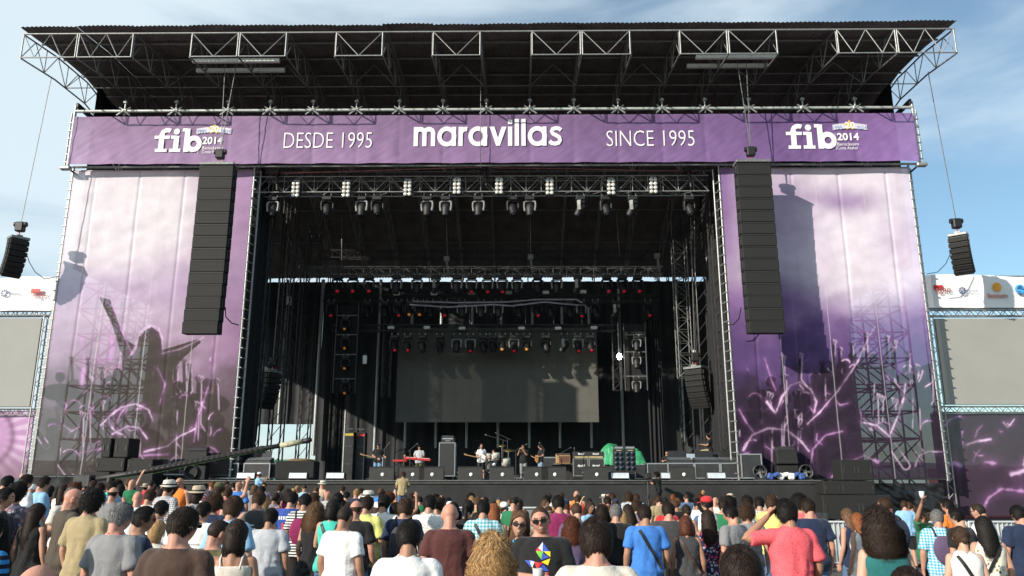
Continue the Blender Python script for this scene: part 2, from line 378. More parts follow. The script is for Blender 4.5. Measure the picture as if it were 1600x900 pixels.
def maravillas():
    L = Letters(646, 229, 30, YB); w = .235; r = .5 - w / 2 + .02; x = 0
    def a_(x): L.arc(x + .5, .5, r, r, 0, 360, w, 40); L.rib([(x + 1.0 - w / 2, 0), (x + 1.0 - w / 2, 1)], w); return x + 1.13
    def m_(x):
        L.rib([(x + w / 2, 0), (x + w / 2, 1)], w); rr = .235
        for k in range(2):
            cx = x + w / 2 + rr + k * 2 * rr * 1.0; L.arc(cx, .66, rr, .225, 180, 0, w, 16); L.rib([(cx + rr, 0), (cx + rr, .67)], w)
        return x + w / 2 + 4 * rr + w / 2 + .13
    def r_(x): L.rib([(x + w / 2, 0), (x + w / 2, 1)], w); L.arc(x + w / 2 + .27, .6, .27, .28, 180, 72, w, 12); return x + .56
    def v_(x): L.poly([(x, 1), (x + .26, 1), (x + .46, .42), (x + .46, 0), (x + .36, 0)]); L.poly([(x + .92, 1), (x + .66, 1), (x + .46, .42), (x + .46, 0), (x + .56, 0)]); return x + 1.0
    def i_(x): L.rib([(x + w / 2, 0), (x + w / 2, 1)], w); L.rib([(x + w / 2, 1.13), (x + w / 2, 1.36)], w); return x + w + .13
    def l_(x): L.rib([(x + w / 2, 0), (x + w / 2, 1.4)], w); return x + w + .13
    def s_(x):
        w2 = .21
        L.rib([(x + .66, .80), (x + .55, .89), (x + .38, .91), (x + .2, .86), (x + .15, .74), (x + .22, .62), (x + .4, .53), (x + .56, .43), (x + .6, .28), (x + .52, .15), (x + .34, .10), (x + .15, .13), (x + .03, .24)], w2); return x + .75
    for fn in (m_, a_, r_, a_, v_, i_, l_, l_, a_, s_): x = fn(x)
    # fit to the measured width
    X0 = L.o.x; width = at(879, 229, YB).x - X0; k = width / (x * L.u - .02)
    L.b.v = [(X0 + (p[0] - X0) * k, p[1], p[2]) for p in L.b.v]
    L.b.build('lettering_maravillas', INK, HB)
maravillas()
def text_mesh(body, x0, x1, y0, y1, Y, mat, parent, name='lettering', dy=.042, bold=0, skew=0):
    """built-in font text fitted to a photo rectangle on the plane y = Y"""
    cu = bpy.data.curves.new('t', 'FONT'); cu.body = body; cu.size = 1; cu.offset = bold; cu.resolution_u = 3
    ob = bpy.data.objects.new('t', cu); COL.objects.link(ob); dg = bpy.context.evaluated_depsgraph_get(); me = bpy.data.meshes.new_from_object(ob.evaluated_get(dg))
    v = np.array([p.co[:] for p in me.vertices]); fs = [list(p.vertices) for p in me.polygons]; bpy.data.objects.remove(ob); bpy.data.curves.remove(cu); bpy.data.meshes.remove(me)
    A = at(x0, y1, Y); B = at(x1, y0, Y); mn, mxx = v.min(0), v.max(0)
    q = (v - mn) / np.maximum(mxx - mn, 1e-6)
    b = MB().add([(A.x + (B.x - A.x) * (a[0] + skew * a[1]), Y - dy, A.z + (B.z - A.z) * a[1]) for a in q], fs)
    return b.build(name, mat, parent)
text_mesh('DESDE 1995', 443, 582, 207, 232, YB, INK, HB, 'lettering_desde', bold=-.012)
text_mesh('SINCE 1995', 948, 1084, 204, 229, YB, INK, HB, 'lettering_since', bold=-.012)
def fib(x0, base, xh):
    L = Letters(x0, base, xh, YB); w = .33
    # f
    L.poly([(.12, 0), (.86, 0), (.86, .2), (.12, .2)]); L.rib([(.47, .1), (.47, 1.12)], w); L.arc(.8, 1.1, .33, .26, 180, 55, .27, 14); L.poly([(.02, .82), (.98, .82), (.98, 1.02), (.02, 1.02)])
    # i
    L.poly([(1.02, 0), (1.72, 0), (1.72, .2), (1.02, .2)]); L.rib([(1.4, .1), (1.4, 1.0)], w); L.poly([(1.05, .82), (1.4, .82), (1.4, 1.02), (1.05, 1.02)]); L.disc(1.38, 1.27, .19)
    # b
    L.rib([(2.06, 0), (2.06, 1.45)], w); L.poly([(1.74, 1.27), (2.06, 1.27), (2.06, 1.47), (1.74, 1.47)]); L.arc(2.5, .5, .36, .36, 0, 360, .31, 30)
    L.b.v = [(L.o.x + (p[0] - L.o.x) * .93, p[1], p[2]) for p in L.b.v]
    L.b.build('lettering_fib', INK, HB)
fib(239, 238, 25); fib(1229, 233, 26)
GOLD = M('gold_ink', s2l((222, 180, 70)), .6); PALEI = M('pale_ink', (.62, .6, .66), .7)
def year(x, y):
    text_mesh('2014', x, x + 33, y, y + 12, YB, INK, HB, 'lettering_year', bold=.03); text_mesh('Benic\u00e0ssim', x, x + 33, y + 15, y + 20, YB, INK, HB, 'lettering_place'); text_mesh('Costa Azahar', x, x + 32, y + 21, y + 26, YB, INK, HB, 'lettering_coast')
    b = MB(); A = at(x - 4, y, YB); B = at(x - 4, y + 27, YB); b.box((A.x, YB - .042, (A.z + B.z) / 2), (.02, .004, A.z - B.z)); b.build('divider_line', PALEI, HB)
    # ribbon with a star
    c = at(x + 19, y - 11, YB); s = (at(x + 20, y - 11, YB) - c).length
    def rf(u, v): q = (u - .5) * 2; return (c.x + q * 27 * s, YB - .041, c.z + (v - .5) * 9 * s - 3 * s * q * q)
    MB().grid(rf, 12, 1).build('ribbon', PALEI, HB)
    st = [(c.x + s * (9.5 if i % 2 == 0 else 5) * math.sin(6.2832 * i / 10), YB - .046, c.z + s * (1 + (9.5 if i % 2 == 0 else 5) * math.cos(6.2832 * i / 10))) for i in range(10)]
    MB().add(st + [(c.x, YB - .046, c.z + s)], [(i, (i + 1) % 10, 10) for i in range(10)]).build('star', GOLD, HB)
    text_mesh('20', x + 12, x + 27, y - 17, y - 7, YB, INK, HB, 'lettering_twenty', dy=.052, bold=.03)
    BLUEI = M('blue_ink', s2l((120, 140, 190)), .7)
    text_mesh('1995', x - 7, x + 7, y - 11, y - 5, YB, BLUEI, HB, 'lettering_first', dy=.052); text_mesh('2014', x + 31, x + 45, y - 11, y - 5, YB, BLUEI, HB, 'lettering_last', dy=.052)
year(316, 214); year(1308, 208)

# rail carrying the banner
def rail():
    y = YB + .22; zt = at(770, 171, y).z
    t = thing('banner_frame', 'galvanised scaffold rail with brackets carrying the purple header banner', 'frame', ((XL + XR) / 2, y, ZB))
    MB().tube((XL - .1, y, zt), (XR + .1, y, zt), .085, 8).build('top_rail', M('rail_steel', (.55, .58, .55), .45, .4, var=.2, scale=3), t)
    MB().tube((XL - .1, y, ZT + .02), (XR + .1, y, ZT + .02), .05, 6).build('hanging_rail', STEEL, t)
    MB().tube((XL - .3, y, ZB - .08), (XR + .3, y, ZB - .08), .06, 6).build('bottom_rail', STEELD, t)
    for i, p in enumerate((195, 275, 356, 422, 489, 557, 624, 692, 760, 828, 897, 966, 1035, 1102, 1171, 1255, 1337)):
        x = at(p, 175, y).x; m = MB()
        m.tube((x, y, zt - .25), (x, y, zt + .62), .05, 6); m.box((x, y, zt), (.3, .26, .2), bev=.04); m.box((x, y, zt + .5), (.22, .2, .14), bev=.03)
        for s in (-1, 1): m.tube((x, y - .1, zt), (x + s * .36, y - .12, zt - .3), .05, 5); m.tube((x, y, zt), (x + s * .3, y, zt + .22), .04, 5)
        m.build('bracket', STEEL, t)
    for s, x in ((-1, XL - .12), (1, XR + .12)):
        m = MB(); m.tube((x, y, ZB - .2), (x, y, ZT + .75), .075, 8); m.tube((x + s * .16, y, ZB - .1), (x + s * .16, y, ZT + .3), .045, 6)
        for k in range(6): z = ZB + .2 + k * .45; m.tube((x - s * .05, y - .03, z), (x + s * .22, y - .03, z), .04, 5)
        m.box((x + s * .1, y, ZB - .12), (.55, .3, .22), bev=.05)
        m.build('end_post', STEEL, t)
        b = MB(); b.box((x - s * .1, y + 1.2, ZT + .75), (.14, 2.6, .28), bev=.02); b.build('outrigger_beam', DARK, t); MB().tube((x, y, ZB - .1), (x - s * .5, 42, ZB - .6), .05, 5).build('tie_bar', DARK, t)
rail()

# ------------------------------------------------------------------ scrims with printed picture
def seg_d(px, py, pts):
    d = np.full(px.shape, 1e9)
    for (x0, y0), (x1, y1) in zip(pts, pts[1:]):
        L2 = (x1 - x0) ** 2 + (y1 - y0) ** 2 + 1e-6; t = np.clip(((px - x0) * (x1 - x0) + (py - y0) * (y1 - y0)) / L2, 0, 1)
        d = np.minimum(d, np.hypot(px - x0 - t * (x1 - x0), py - y0 - t * (y1 - y0)))
    return d
def inpoly(px, py, P):
    r = np.zeros(px.shape, bool); n = len(P)
    for i in range(n):
        (x0, y0), (x1, y1) = P[i], P[i - 1]
        c = (y0 > py) != (y1 > py); r ^= c & (px < (x1 - x0) * (py - y0) / ((y1 - y0) or 1e-9) + x0)
    return r
def vnoise(px, py, s, seed=0):
    rs = np.random.RandomState(seed); g_ = rs.rand(64, 64); x = px / s + 31.7; y = py / s + 17.3; xi = np.floor(x).astype(int); yi = np.floor(y).astype(int); fx = x - xi; fy = y - yi; fx = fx * fx * (3 - 2 * fx); fy = fy * fy * (3 - 2 * fy)
    G = lambda a, b: g_[a % 64, b % 64]
    return (G(xi, yi) * (1 - fx) + G(xi + 1, yi) * fx) * (1 - fy) + (G(xi, yi + 1) * (1 - fx) + G(xi + 1, yi + 1) * fx) * fy
def fbm(px, py, s, seed=0): return sum(vnoise(px, py, s / 2 ** k, seed + k) * .5 ** (k + 1) for k in range(5)) / .97
def mixc(a, b, k): return a * (1 - k[:, None]) + np.array(b) * k[:, None]
def sstep(a, b, x): t = np.clip((x - a) / (b - a), 0, 1); return t * t * (3 - 2 * t)
GLOW = np.array(s2l((240, 205, 240))); PINK = np.array(s2l((196, 130, 200)))
def strokes(colr, px, py, L):
    br = .35 + .65 * sstep(.38, .56, fbm(px, py, 26, 21))
    for pts, wd, kind in L:
        d = seg_d(px, py, pts) + (fbm(px, py, 9, 5) - .5) * wd * 1.4
        colr = mixc(colr, PINK, .13 * np.exp(-(d / (wd * 2.6)) ** 2) * br); colr = mixc(colr, GLOW if kind else (PINK + GLOW * .35) / 1.2, np.exp(-np.maximum(0, d / (wd * .5)) ** 2) * (.95 if kind else .75) * br)
    return colr
def crowd_print(c, px, py, seed, x0, x1, dark, ytop, n=34):
    """backlit heads and raised arms, row by row towards the bottom edge"""
    r = random.Random(seed); rows_ = sorted(r.uniform(ytop + 35, 735) for _ in range(n))
    for y in rows_:
        k = (y - ytop) / (740 - ytop); x = r.uniform(x0, x1); s = 6 + 15 * k * r.uniform(.7, 1.2); dk = np.array(dark) * r.uniform(.72, 1.12)
        d = np.hypot((px - x) / .85, py - y) - s + (fbm(px, py, 7, 3) - .5) * 4; d = np.minimum(d, np.hypot((px - x) / 2.2, py - (y + s * 2.6)) - s * 1.5)
        c = mixc(c, dk, sstep(1.2, -1.2, d) * .9)
        if r.random() < .7:
            a = r.uniform(-.5, .5); hx, hy = x + s * 2 * r.choice((-1, 1)) + 40 * a * k, y - s * r.uniform(2.2, 4.2); ex, ey = x + (hx - x) * 1.05, y + s * .4; w_ = s * .26
            da = np.minimum(seg_d(px, py, [(x + (hx - x) * .4, y + s * 2.2), (ex, ey)]) - w_ * 1.15, seg_d(px, py, [(ex, ey), (hx, hy)]) - w_)
            for q in range(4): da = np.minimum(da, seg_d(px, py, [(hx, hy), (hx + (q - 1.5) * w_ * .9, hy - w_ * (3.2 - .4 * abs(q - 1.3)))]) - w_ * .32)
            c = mixc(c, dk, sstep(1.1, -1.1, da) * .9); rim = np.exp(-((da - .6) / 1.1) ** 2) * (px > ex) * sstep(.42, .6, fbm(px, py, 22, seed)); c = mixc(c, GLOW * .9, rim * .7)
        a0 = r.uniform(3.3, 4.2); a1 = a0 + r.uniform(.8, 2.2); pts = [(x + .85 * s * math.cos(a0 + (a1 - a0) * q / 8), y + s * math.sin(a0 + (a1 - a0) * q / 8)) for q in range(9)]
        if r.random() < .55: c = strokes(c, px, py, [(pts, r.uniform(1.1, 1.8), r.random() < .5)])
    return c
def flecks(n, seed, x0, x1, y0, y1):
    r = random.Random(seed); o = []
    for _ in range(n):
        x, y = r.uniform(x0, x1), r.uniform(y0, y1); a = r.uniform(.6, 2.4); l = r.uniform(4, 22); b = r.uniform(-.6, .6)
        o.append(([(x, y), (x + l * .5 * math.cos(a), y + l * .5 * math.sin(a)), (x + l * math.cos(a + b), y + l * math.sin(a + b))], r.uniform(1.2, 2.4), r.random() < .35))
    return o
def hands(colr, px, py, n, seed, x0, x1, y0, y1, dark):
    r = random.Random(seed)
    for _ in range(n):
        x, y = r.uniform(x0, x1), r.uniform(y0, y1); s = r.uniform(.7, 1.4); d = seg_d(px, py, [(x, y), (x + r.uniform(-8, 8), y + 60)]) - 6 * s
        for k in range(4): d = np.minimum(d, seg_d(px, py, [(x, y), (x + (k - 1.5) * 4.5 * s, y - 15 * s)]) - 1.8 * s)
        colr = mixc(colr, dark, sstep(1.5, -1.5, d) * .85)
    return colr
def paint_left(px, py):
    W = np.array(s2l((250, 240, 248))); Pu = np.array(s2l((176, 136, 184))); Dk = np.array(s2l((88, 79, 76)))
    f = fbm(px, py, 120, 1) - .5; f2 = fbm(px, py, 40, 8) - .5
    k = sstep(235, 420, px - (py - 268) * -.08 + f * 120) * .9
    c = mixc(np.tile(W, (len(px), 1)), Pu, np.clip(k, 0, 1))
    c = mixc(c, s2l((188, 158, 200)), np.exp(-((py - 455 + f * 60) / 45) ** 2) * .7)
    c = mixc(c, s2l((168, 132, 170)), sstep(430, 540, py + f * 90) * .75)
    c = mixc(c, Dk, sstep(520, 640, py + f2 * 110) * .95)
    c = mixc(c, s2l((176, 146, 172)), np.exp(-((py - 575) / 45) ** 2) * np.exp(-((px - 215 + f * 200) / 120) ** 2) * .5)
    c = crowd_print(c, px, py, 12, 80, 350, Dk * .8, 545, 44)
    fig = [(155, 464), (172, 468), (180, 490), (195, 530), (213, 541), (219, 520), (237, 511), (251, 521), (253, 547), (312, 529), (314, 535), (290, 556), (270, 578), (268, 645), (200, 645), (203, 575), (188, 548), (174, 505)]
    c[inpoly(px, py, fig)] = Dk * .92
    S = [([(205, 554), (213, 541), (217, 525), (225, 513), (237, 508), (248, 513), (254, 530), (254, 548)], 3, 1), ([(155, 464), (176, 478), (184, 500), (193, 524), (206, 552)], 1.8, 0), ([(254, 552), (280, 546), (300, 537), (318, 527)], 2, 1),
         ([(330, 530), (336, 548), (334, 575), (322, 615), (308, 655), (303, 690)], 2.4, 0), ([(158, 664), (172, 650), (190, 636), (212, 631), (232, 640), (239, 657)], 2.2, 1), ([(182, 660), (190, 644), (200, 634)], 2, 0),
         ([(176, 678), (200, 666), (218, 669), (230, 685)], 2.2, 1), ([(225, 706), (262, 697), (280, 682), (305, 670)], 2.4, 1), ([(125, 708), (165, 700), (215, 712), (262, 710)], 2.6, 0), ([(100, 665), (112, 674), (122, 668), (116, 685)], 2, 1),
         ([(128, 530), (132, 560), (128, 600)], 5, 0), ([(170, 510), (176, 545), (172, 560)], 5, 0), ([(246, 575), (258, 600), (250, 630)], 2, 0)]
    return np.clip(strokes(c, px, py, S + flecks(16, 2, 95, 340, 555, 715)), 0, 1)
def paint_right(px, py):
    W = np.array(s2l((250, 238, 250))); Pu = np.array(s2l((148, 110, 170))); De = np.array(s2l((98, 74, 128))); Dk = np.array(s2l((56, 44, 62)))
    f = fbm(px, py, 130, 11) - .5; f2 = fbm(px, py, 34, 18) - .5
    c = np.tile(W, (len(px), 1))
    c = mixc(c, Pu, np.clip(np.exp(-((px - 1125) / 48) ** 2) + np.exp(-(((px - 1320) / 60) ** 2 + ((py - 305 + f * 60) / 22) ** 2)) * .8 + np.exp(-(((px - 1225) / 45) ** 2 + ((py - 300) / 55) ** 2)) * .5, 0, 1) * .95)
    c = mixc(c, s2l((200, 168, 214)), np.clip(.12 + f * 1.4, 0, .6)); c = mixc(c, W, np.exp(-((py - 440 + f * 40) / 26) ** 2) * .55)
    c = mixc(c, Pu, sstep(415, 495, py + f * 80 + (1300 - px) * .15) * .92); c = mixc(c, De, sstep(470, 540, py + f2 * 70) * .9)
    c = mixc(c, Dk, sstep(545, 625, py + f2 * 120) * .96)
    c = crowd_print(c, px, py, 31, 1160, 1475, Dk * .8, 520, 50)
    c[inpoly(px, py, [(1255, 668), (1345, 560), (1360, 640), (1352, 742), (1240, 742)])] = Dk * .9
    S = [([(1198, 628), (1212, 646), (1222, 620), (1235, 602), (1250, 597), (1268, 609), (1276, 628), (1272, 645)], 2.8, 1), ([(1262, 662), (1280, 645), (1310, 610), (1340, 566), (1357, 527), (1367, 511)], 2.2, 1),
         ([(1162, 703), (1175, 680), (1200, 669), (1230, 672), (1252, 690), (1264, 705)], 2.6, 1), ([(1266, 738), (1270, 702), (1290, 680), (1316, 674)], 2.6, 0), ([(1392, 676), (1404, 648), (1412, 622), (1415, 600)], 3.2, 1), ([(1348, 660), (1370, 665), (1390, 682)], 2.4, 1),
         ([(1430, 728), (1436, 712), (1452, 705), (1472, 706)], 2.2, 1), ([(1155, 640), (1166, 660), (1178, 676)], 2, 0), ([(1300, 745), (1325, 722), (1350, 712), (1372, 722)], 3, 0), ([(1195, 560), (1204, 590), (1212, 610)], 2, 0)]
    return np.clip(strokes(c, px, py, S + flecks(18, 9, 1165, 1470, 560, 735)), 0, 1)
YS = 40.0
def scrim(label, xl, xr, zt, zb, paint, parent_label, seed, poles):
    t = thing('printed_scrim', label, 'scrim', ((xl + xr) / 2, YS, zb)); nu, nv = 300, 420
    def fn(u, v):
        x = xl + (xr - xl) * u; z = zb + (zt - zb) * v; e = min(u, 1 - u, .08) / .08
        k = e * (.10 * mnoise.noise((x * .25, z * .2, seed)) + .045 * mnoise.noise((x * .5 + z * .4, z * 1.5 - x * .6, seed + 3)) * (1.3 - v)) + .03 * math.exp(-((u * 4 % 1 - .5) / .03) ** 2)
        return (x, YS + k, z)
    b = MB().grid(fn, nu, nv); V = np.array(b.v); px, py = proj(V); c = paint(px, py)
    sea = np.zeros(len(V)); U = (V[:, 0] - xl) / (xr - xl)
    for s in (.25, .5, .75): sea = np.maximum(sea, np.exp(-((U - s) / .0022) ** 2))
    c = mixc(c, (.8, .76, .8), sea * .5)
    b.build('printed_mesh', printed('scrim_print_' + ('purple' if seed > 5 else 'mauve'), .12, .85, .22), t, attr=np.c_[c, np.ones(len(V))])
    m = MB(); m.tube((xl, YS + .1, zt + .05), (xr, YS + .1, zt + .05), .05, 6); m.build('top_pole', STEEL, t)
    m = MB(); m.tube((xl, YS + .1, zb), (xr, YS + .1, zb), .06, 6); m.build('bottom_pole', STEEL, t)
    for x, s in ((xl, -1), (xr, 1)):
        m = MB(); m.tube((x + s * .06, YS + .05, zb - .1), (x + s * .06, YS + .05, zt + .2), .06, 7); m.tube((x + s * .3, YS + .35, zb - .1), (x + s * .3, YS + .35, zt + .1), .05, 6)
        for k in range(int((zt - zb) / .5)): z = zb + .25 + k * .5; m.box((x + s * .1, YS + .03, z), (.2, .12, .05)); m.tube((x + s * .06, YS + .05, z), (x + s * .3, YS + .35, z), .025, 4)
        m.build('edge_pole', STEEL, t)
    return t
LXL, LXR = (at(115, 268, YS).x + at(50, 742, YS).x) / 2, (at(402, 268, YS).x + at(352, 716, YS).x) / 2
RXL, RXR = (at(1122, 262, YS).x + at(1160, 742, YS).x) / 2, (at(1417, 262, YS).x + at(1481, 748, YS).x) / 2
scrim('tall mauve printed scrim left of stage with silhouetted cheering figure', LXL, LXR, at(250, 267, YS).z, at(200, 742, YS).z, paint_left, '', 2, 0)
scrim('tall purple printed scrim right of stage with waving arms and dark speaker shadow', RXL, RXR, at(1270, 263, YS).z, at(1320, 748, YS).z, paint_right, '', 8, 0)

def tower(label, x0, x1, y0, y1, h, nx):
    t = thing('scaffold_tower', label, 'scaffold', ((x0 + x1) / 2, (y0 + y1) / 2, 0)); ys = (y0, (y0 + y1) / 2, y1); xs = [x0 + (x1 - x0) * i / nx for i in range(nx + 1)]
    for x in xs:
        for y in ys: MB().tube((x, y, 0), (x, y, h), .055, 5).build('standard', STEELD, t)
    m = MB(); z = .3; k = 0
    while z < h:
        for y in ys: m.tube((x0, y, z), (x1, y, z), .045, 5)
        for x in xs: m.tube((x, y0, z), (x, y1, z), .045, 5)
        z += 1.35
    m.build('ledgers', STEELD, t); m = MB(); z = .3
    while z < h - 1.3:
        for i in range(nx):
            for y in ys: m.tube((xs[i + (k % 2)], y, z), (xs[i + 1 - (k % 2)], y, z + 1.35), .04, 4)
        for x in xs: m.tube((x, ys[k % 2], z), (x, ys[k % 2 + 1], z + 1.35), .035, 4)
        z += 1.35; k += 1
    m.build('braces', STEELD, t)
H2 = at(200, 262, YS).z
tower('tall scaffold tower behind the mauve scrim left of the stage', LXL + .5, LXL + 4.6, 41.2, 44.8, H2, 3)
tower('tall scaffold tower showing through the purple scrim right of the stage', RXR - 5.0, RXR - .4, 41.2, 44.8, H2, 3)

# black drapes
def drape(label, p, q, zb, zt, fold=.12, per=.5, name='stage_curtain', mat=None):
    p = Vector(p); q = Vector(q); d = q - p; L = d.length; d.normalize(); nn = Vector((-d.y, d.x, 0)); n = max(12, int(L / per * 8))
    def fn(u, v):
        k = fold * math.sin(u * L / per * 6.2832 + 1.5 * math.sin(u * 7 + v)) * (.6 + .4 * mnoise.noise((u * L, v * 2, zb))) + .1 * mnoise.noise((u * L * .5, v * 3, 4)); c = p + d * (u * L) + nn * k
        return (c.x, c.y, zb + (zt - zb) * v)
    return tag(MB().grid(fn, n, 14).build(name, mat or BLACKC), label, 'curtain')
BACKC = M('back_cloth', (.020, .022, .025), .75, var=.5, scale=.5, bump=.3, bscale=5)
zt = at(770, 440, 58).z
xg = at(493, 700, 58).x
drape('wide black backdrop curtain behind the led screen', (xg, 58, 0), (at(1076, 600, 58).x, 58, 0), ZS, zt, .08, .9, mat=BACKC)
drape('short black back curtain over the open gap at stage left wing', (at(330, 500, 58).x, 58, 0), (xg, 58, 0), at(450, 663, 58).z, zt, .08, .9, mat=BACKC)
drape('black back curtain in the right wing beside the hanging side fill', (at(1076, 600, 58).x, 58.1, 0), (at(1200, 600, 58).x, 58.1, 0), ZS, zt, .08, .9, mat=BACKC)
zs_ = at(770, 262, 41).z
drape('black leg curtain along the inner edge of the left scrim', (at(398, 400, 40.7).x, 40.7, 0), (at(398, 400, 40.7).x - .1, 43.2, 0), ZS, zs_, .12, .7)
drape('black leg curtain along the inner edge of the right scrim', (at(1130, 400, 40.7).x, 40.7, 0), (at(1130, 400, 40.7).x + .2, 46, 0), ZS, zs_, .12, .7)
drape('black masking curtain behind the inner half of the left scrim', (at(225, 600, 45.6).x, 45.6, 0), (at(400, 690, 45.6).x, 45.6, 0), 0, zs_, .1, .8)
drape('black masking curtain behind the inner half of the right scrim', (at(1122, 690, 45.6).x, 45.6, 0), (at(1335, 620, 45.6).x, 45.6, 0), 0, zs_, .1, .8)
drape('gathered black curtain hanging right of the led screen', (at(1007, 500, 51).x, 51, 0), (at(1030, 500, 51).x, 51, 0), ZS, at(1015, 500, 51).z, .16, .22)
drape('black curtain strip beside the left lamp tower', (at(520, 500, 54).x, 54, 0), (at(545, 500, 54).x, 54, 0), ZS, at(530, 470, 54).z, .1, .3)
# posts of the back wall
def post(px0, py0, px1, py1, Y, r, label, mat=STEEL):
    x = (at(px0, py0, Y).x + at(px1, py1, Y).x) / 2
    tag(MB().tube((x, Y, max(ZS, at(px1, py1, Y).z)), (x, Y, at(px0, py0, Y).z), r, 7).build('support_post', mat), label, 'post', 'silver posts of the back wall')
post(447, 437, 438, 662, 57.5, .10, 'silver post above the open gap in the left wing'); post(506, 437, 489, 712, 57.5, .14, 'silver post at right edge of the open gap')
post(597, 437, 583, 712, 57.5, .12, 'silver post left of the led screen'); post(966, 437, 974, 700, 57.4, .12, 'silver post with the bright lamp right of the led screen')
post(1054, 437, 1070, 690, 57.5, .16, 'silver post behind the right hanging side fill'); post(540, 640, 536, 740, 57.3, .08, 'short silver post beside the left lamp tower')
for i, p in enumerate((633, 681, 729, 778, 827, 875, 924)):
    post(p, 660, p, 700, 56.6, .1, ['silver post under led screen above red keyboard', 'silver post under led screen above the tall amplifier', 'silver post under led screen left of the drum kit', 'silver post under led screen right of the drummer', 'silver post under led screen behind the two guitarists', 'silver post under led screen above the tan amplifier', 'silver post under right corner of led screen'][i])
for i, p in enumerate((644, 690, 738, 783, 832, 878, 920)):
    post(p, 480, p, 508, 56.6, .13, ['silver post stub above left end of led screen'] [0] if i == 0 else 'silver post stub above led screen, %s from the left' % ('first second third fourth fifth sixth seventh'.split()[i]))
# sky gap under the roof edge is real: roof ends above the back wall

# ------------------------------------------------------------------ side screens, sponsor banners, printed skirts
SCR = M('side_screen', (.30, .30, .275), .7, var=.06, scale=.4)
def flat_truss(m, p, q, h, r=.035, n=12, ax=None):
    p, q = Vector(p), Vector(q); d = (q - p); up = Vector((0, 0, 1)) if abs(d.normalized().z) < .5 else Vector((1, 0, 0)); a = up * h / 2
    for y in (-h / 2, h / 2):
        o = Vector((0, y, 0)); m.tube(p + a + o, q + a + o, r, 5); m.tube(p - a + o, q - a + o, r, 5)
        for k in range(n):
            s, e = p + d * (k / n), p + d * ((k + 1) / n); m.tube(s + (a if k % 2 else -a) + o, e + (-a if k % 2 else a) + o, r * .6, 4)
def side_screen(lbl, x0, x1, scr, Yp=41.2):
    # scr = pixel rect of the grey screen
    A = at(scr[0], scr[3], Yp); B = at(scr[1], scr[2], Yp); x0, x1 = A.x, B.x
    t = thing('video_screen', lbl, 'screen', ((x0 + x1) / 2, Yp, 0))
    MB().box(((x0 + x1) / 2, Yp + .1, (A.z + B.z) / 2), (x1 - x0, .2, B.z - A.z), bev=.02).build('display', SCR, t)
    m = MB(); flat_truss(m, (x0 - .6, Yp + .1, B.z + .3), (x1 + .6, Yp + .1, B.z + .3), .34, n=36); m.build('top_truss', STEEL, t)
    m = MB(); flat_truss(m, (x0 - .6, Yp + .1, A.z - .25), (x1 + .6, Yp + .1, A.z - .25), .3, n=36); m.build('bottom_truss', STEEL, t)
    for x in (x0 - .3, x1 + .3):
        m = MB(); flat_truss(m, (x, Yp + .1, 0), (x, Yp + .1, B.z + .1), .34, n=30); m.build('leg_truss', STEEL, t)
    return A, B
LA, LB = side_screen('grey blank video screen left of the mauve scrim', 0, 0, (-190, 66, 497, 636)); RA, RB = side_screen('grey blank video screen right of the purple scrim', 0, 0, (1478, 1740, 497, 632))
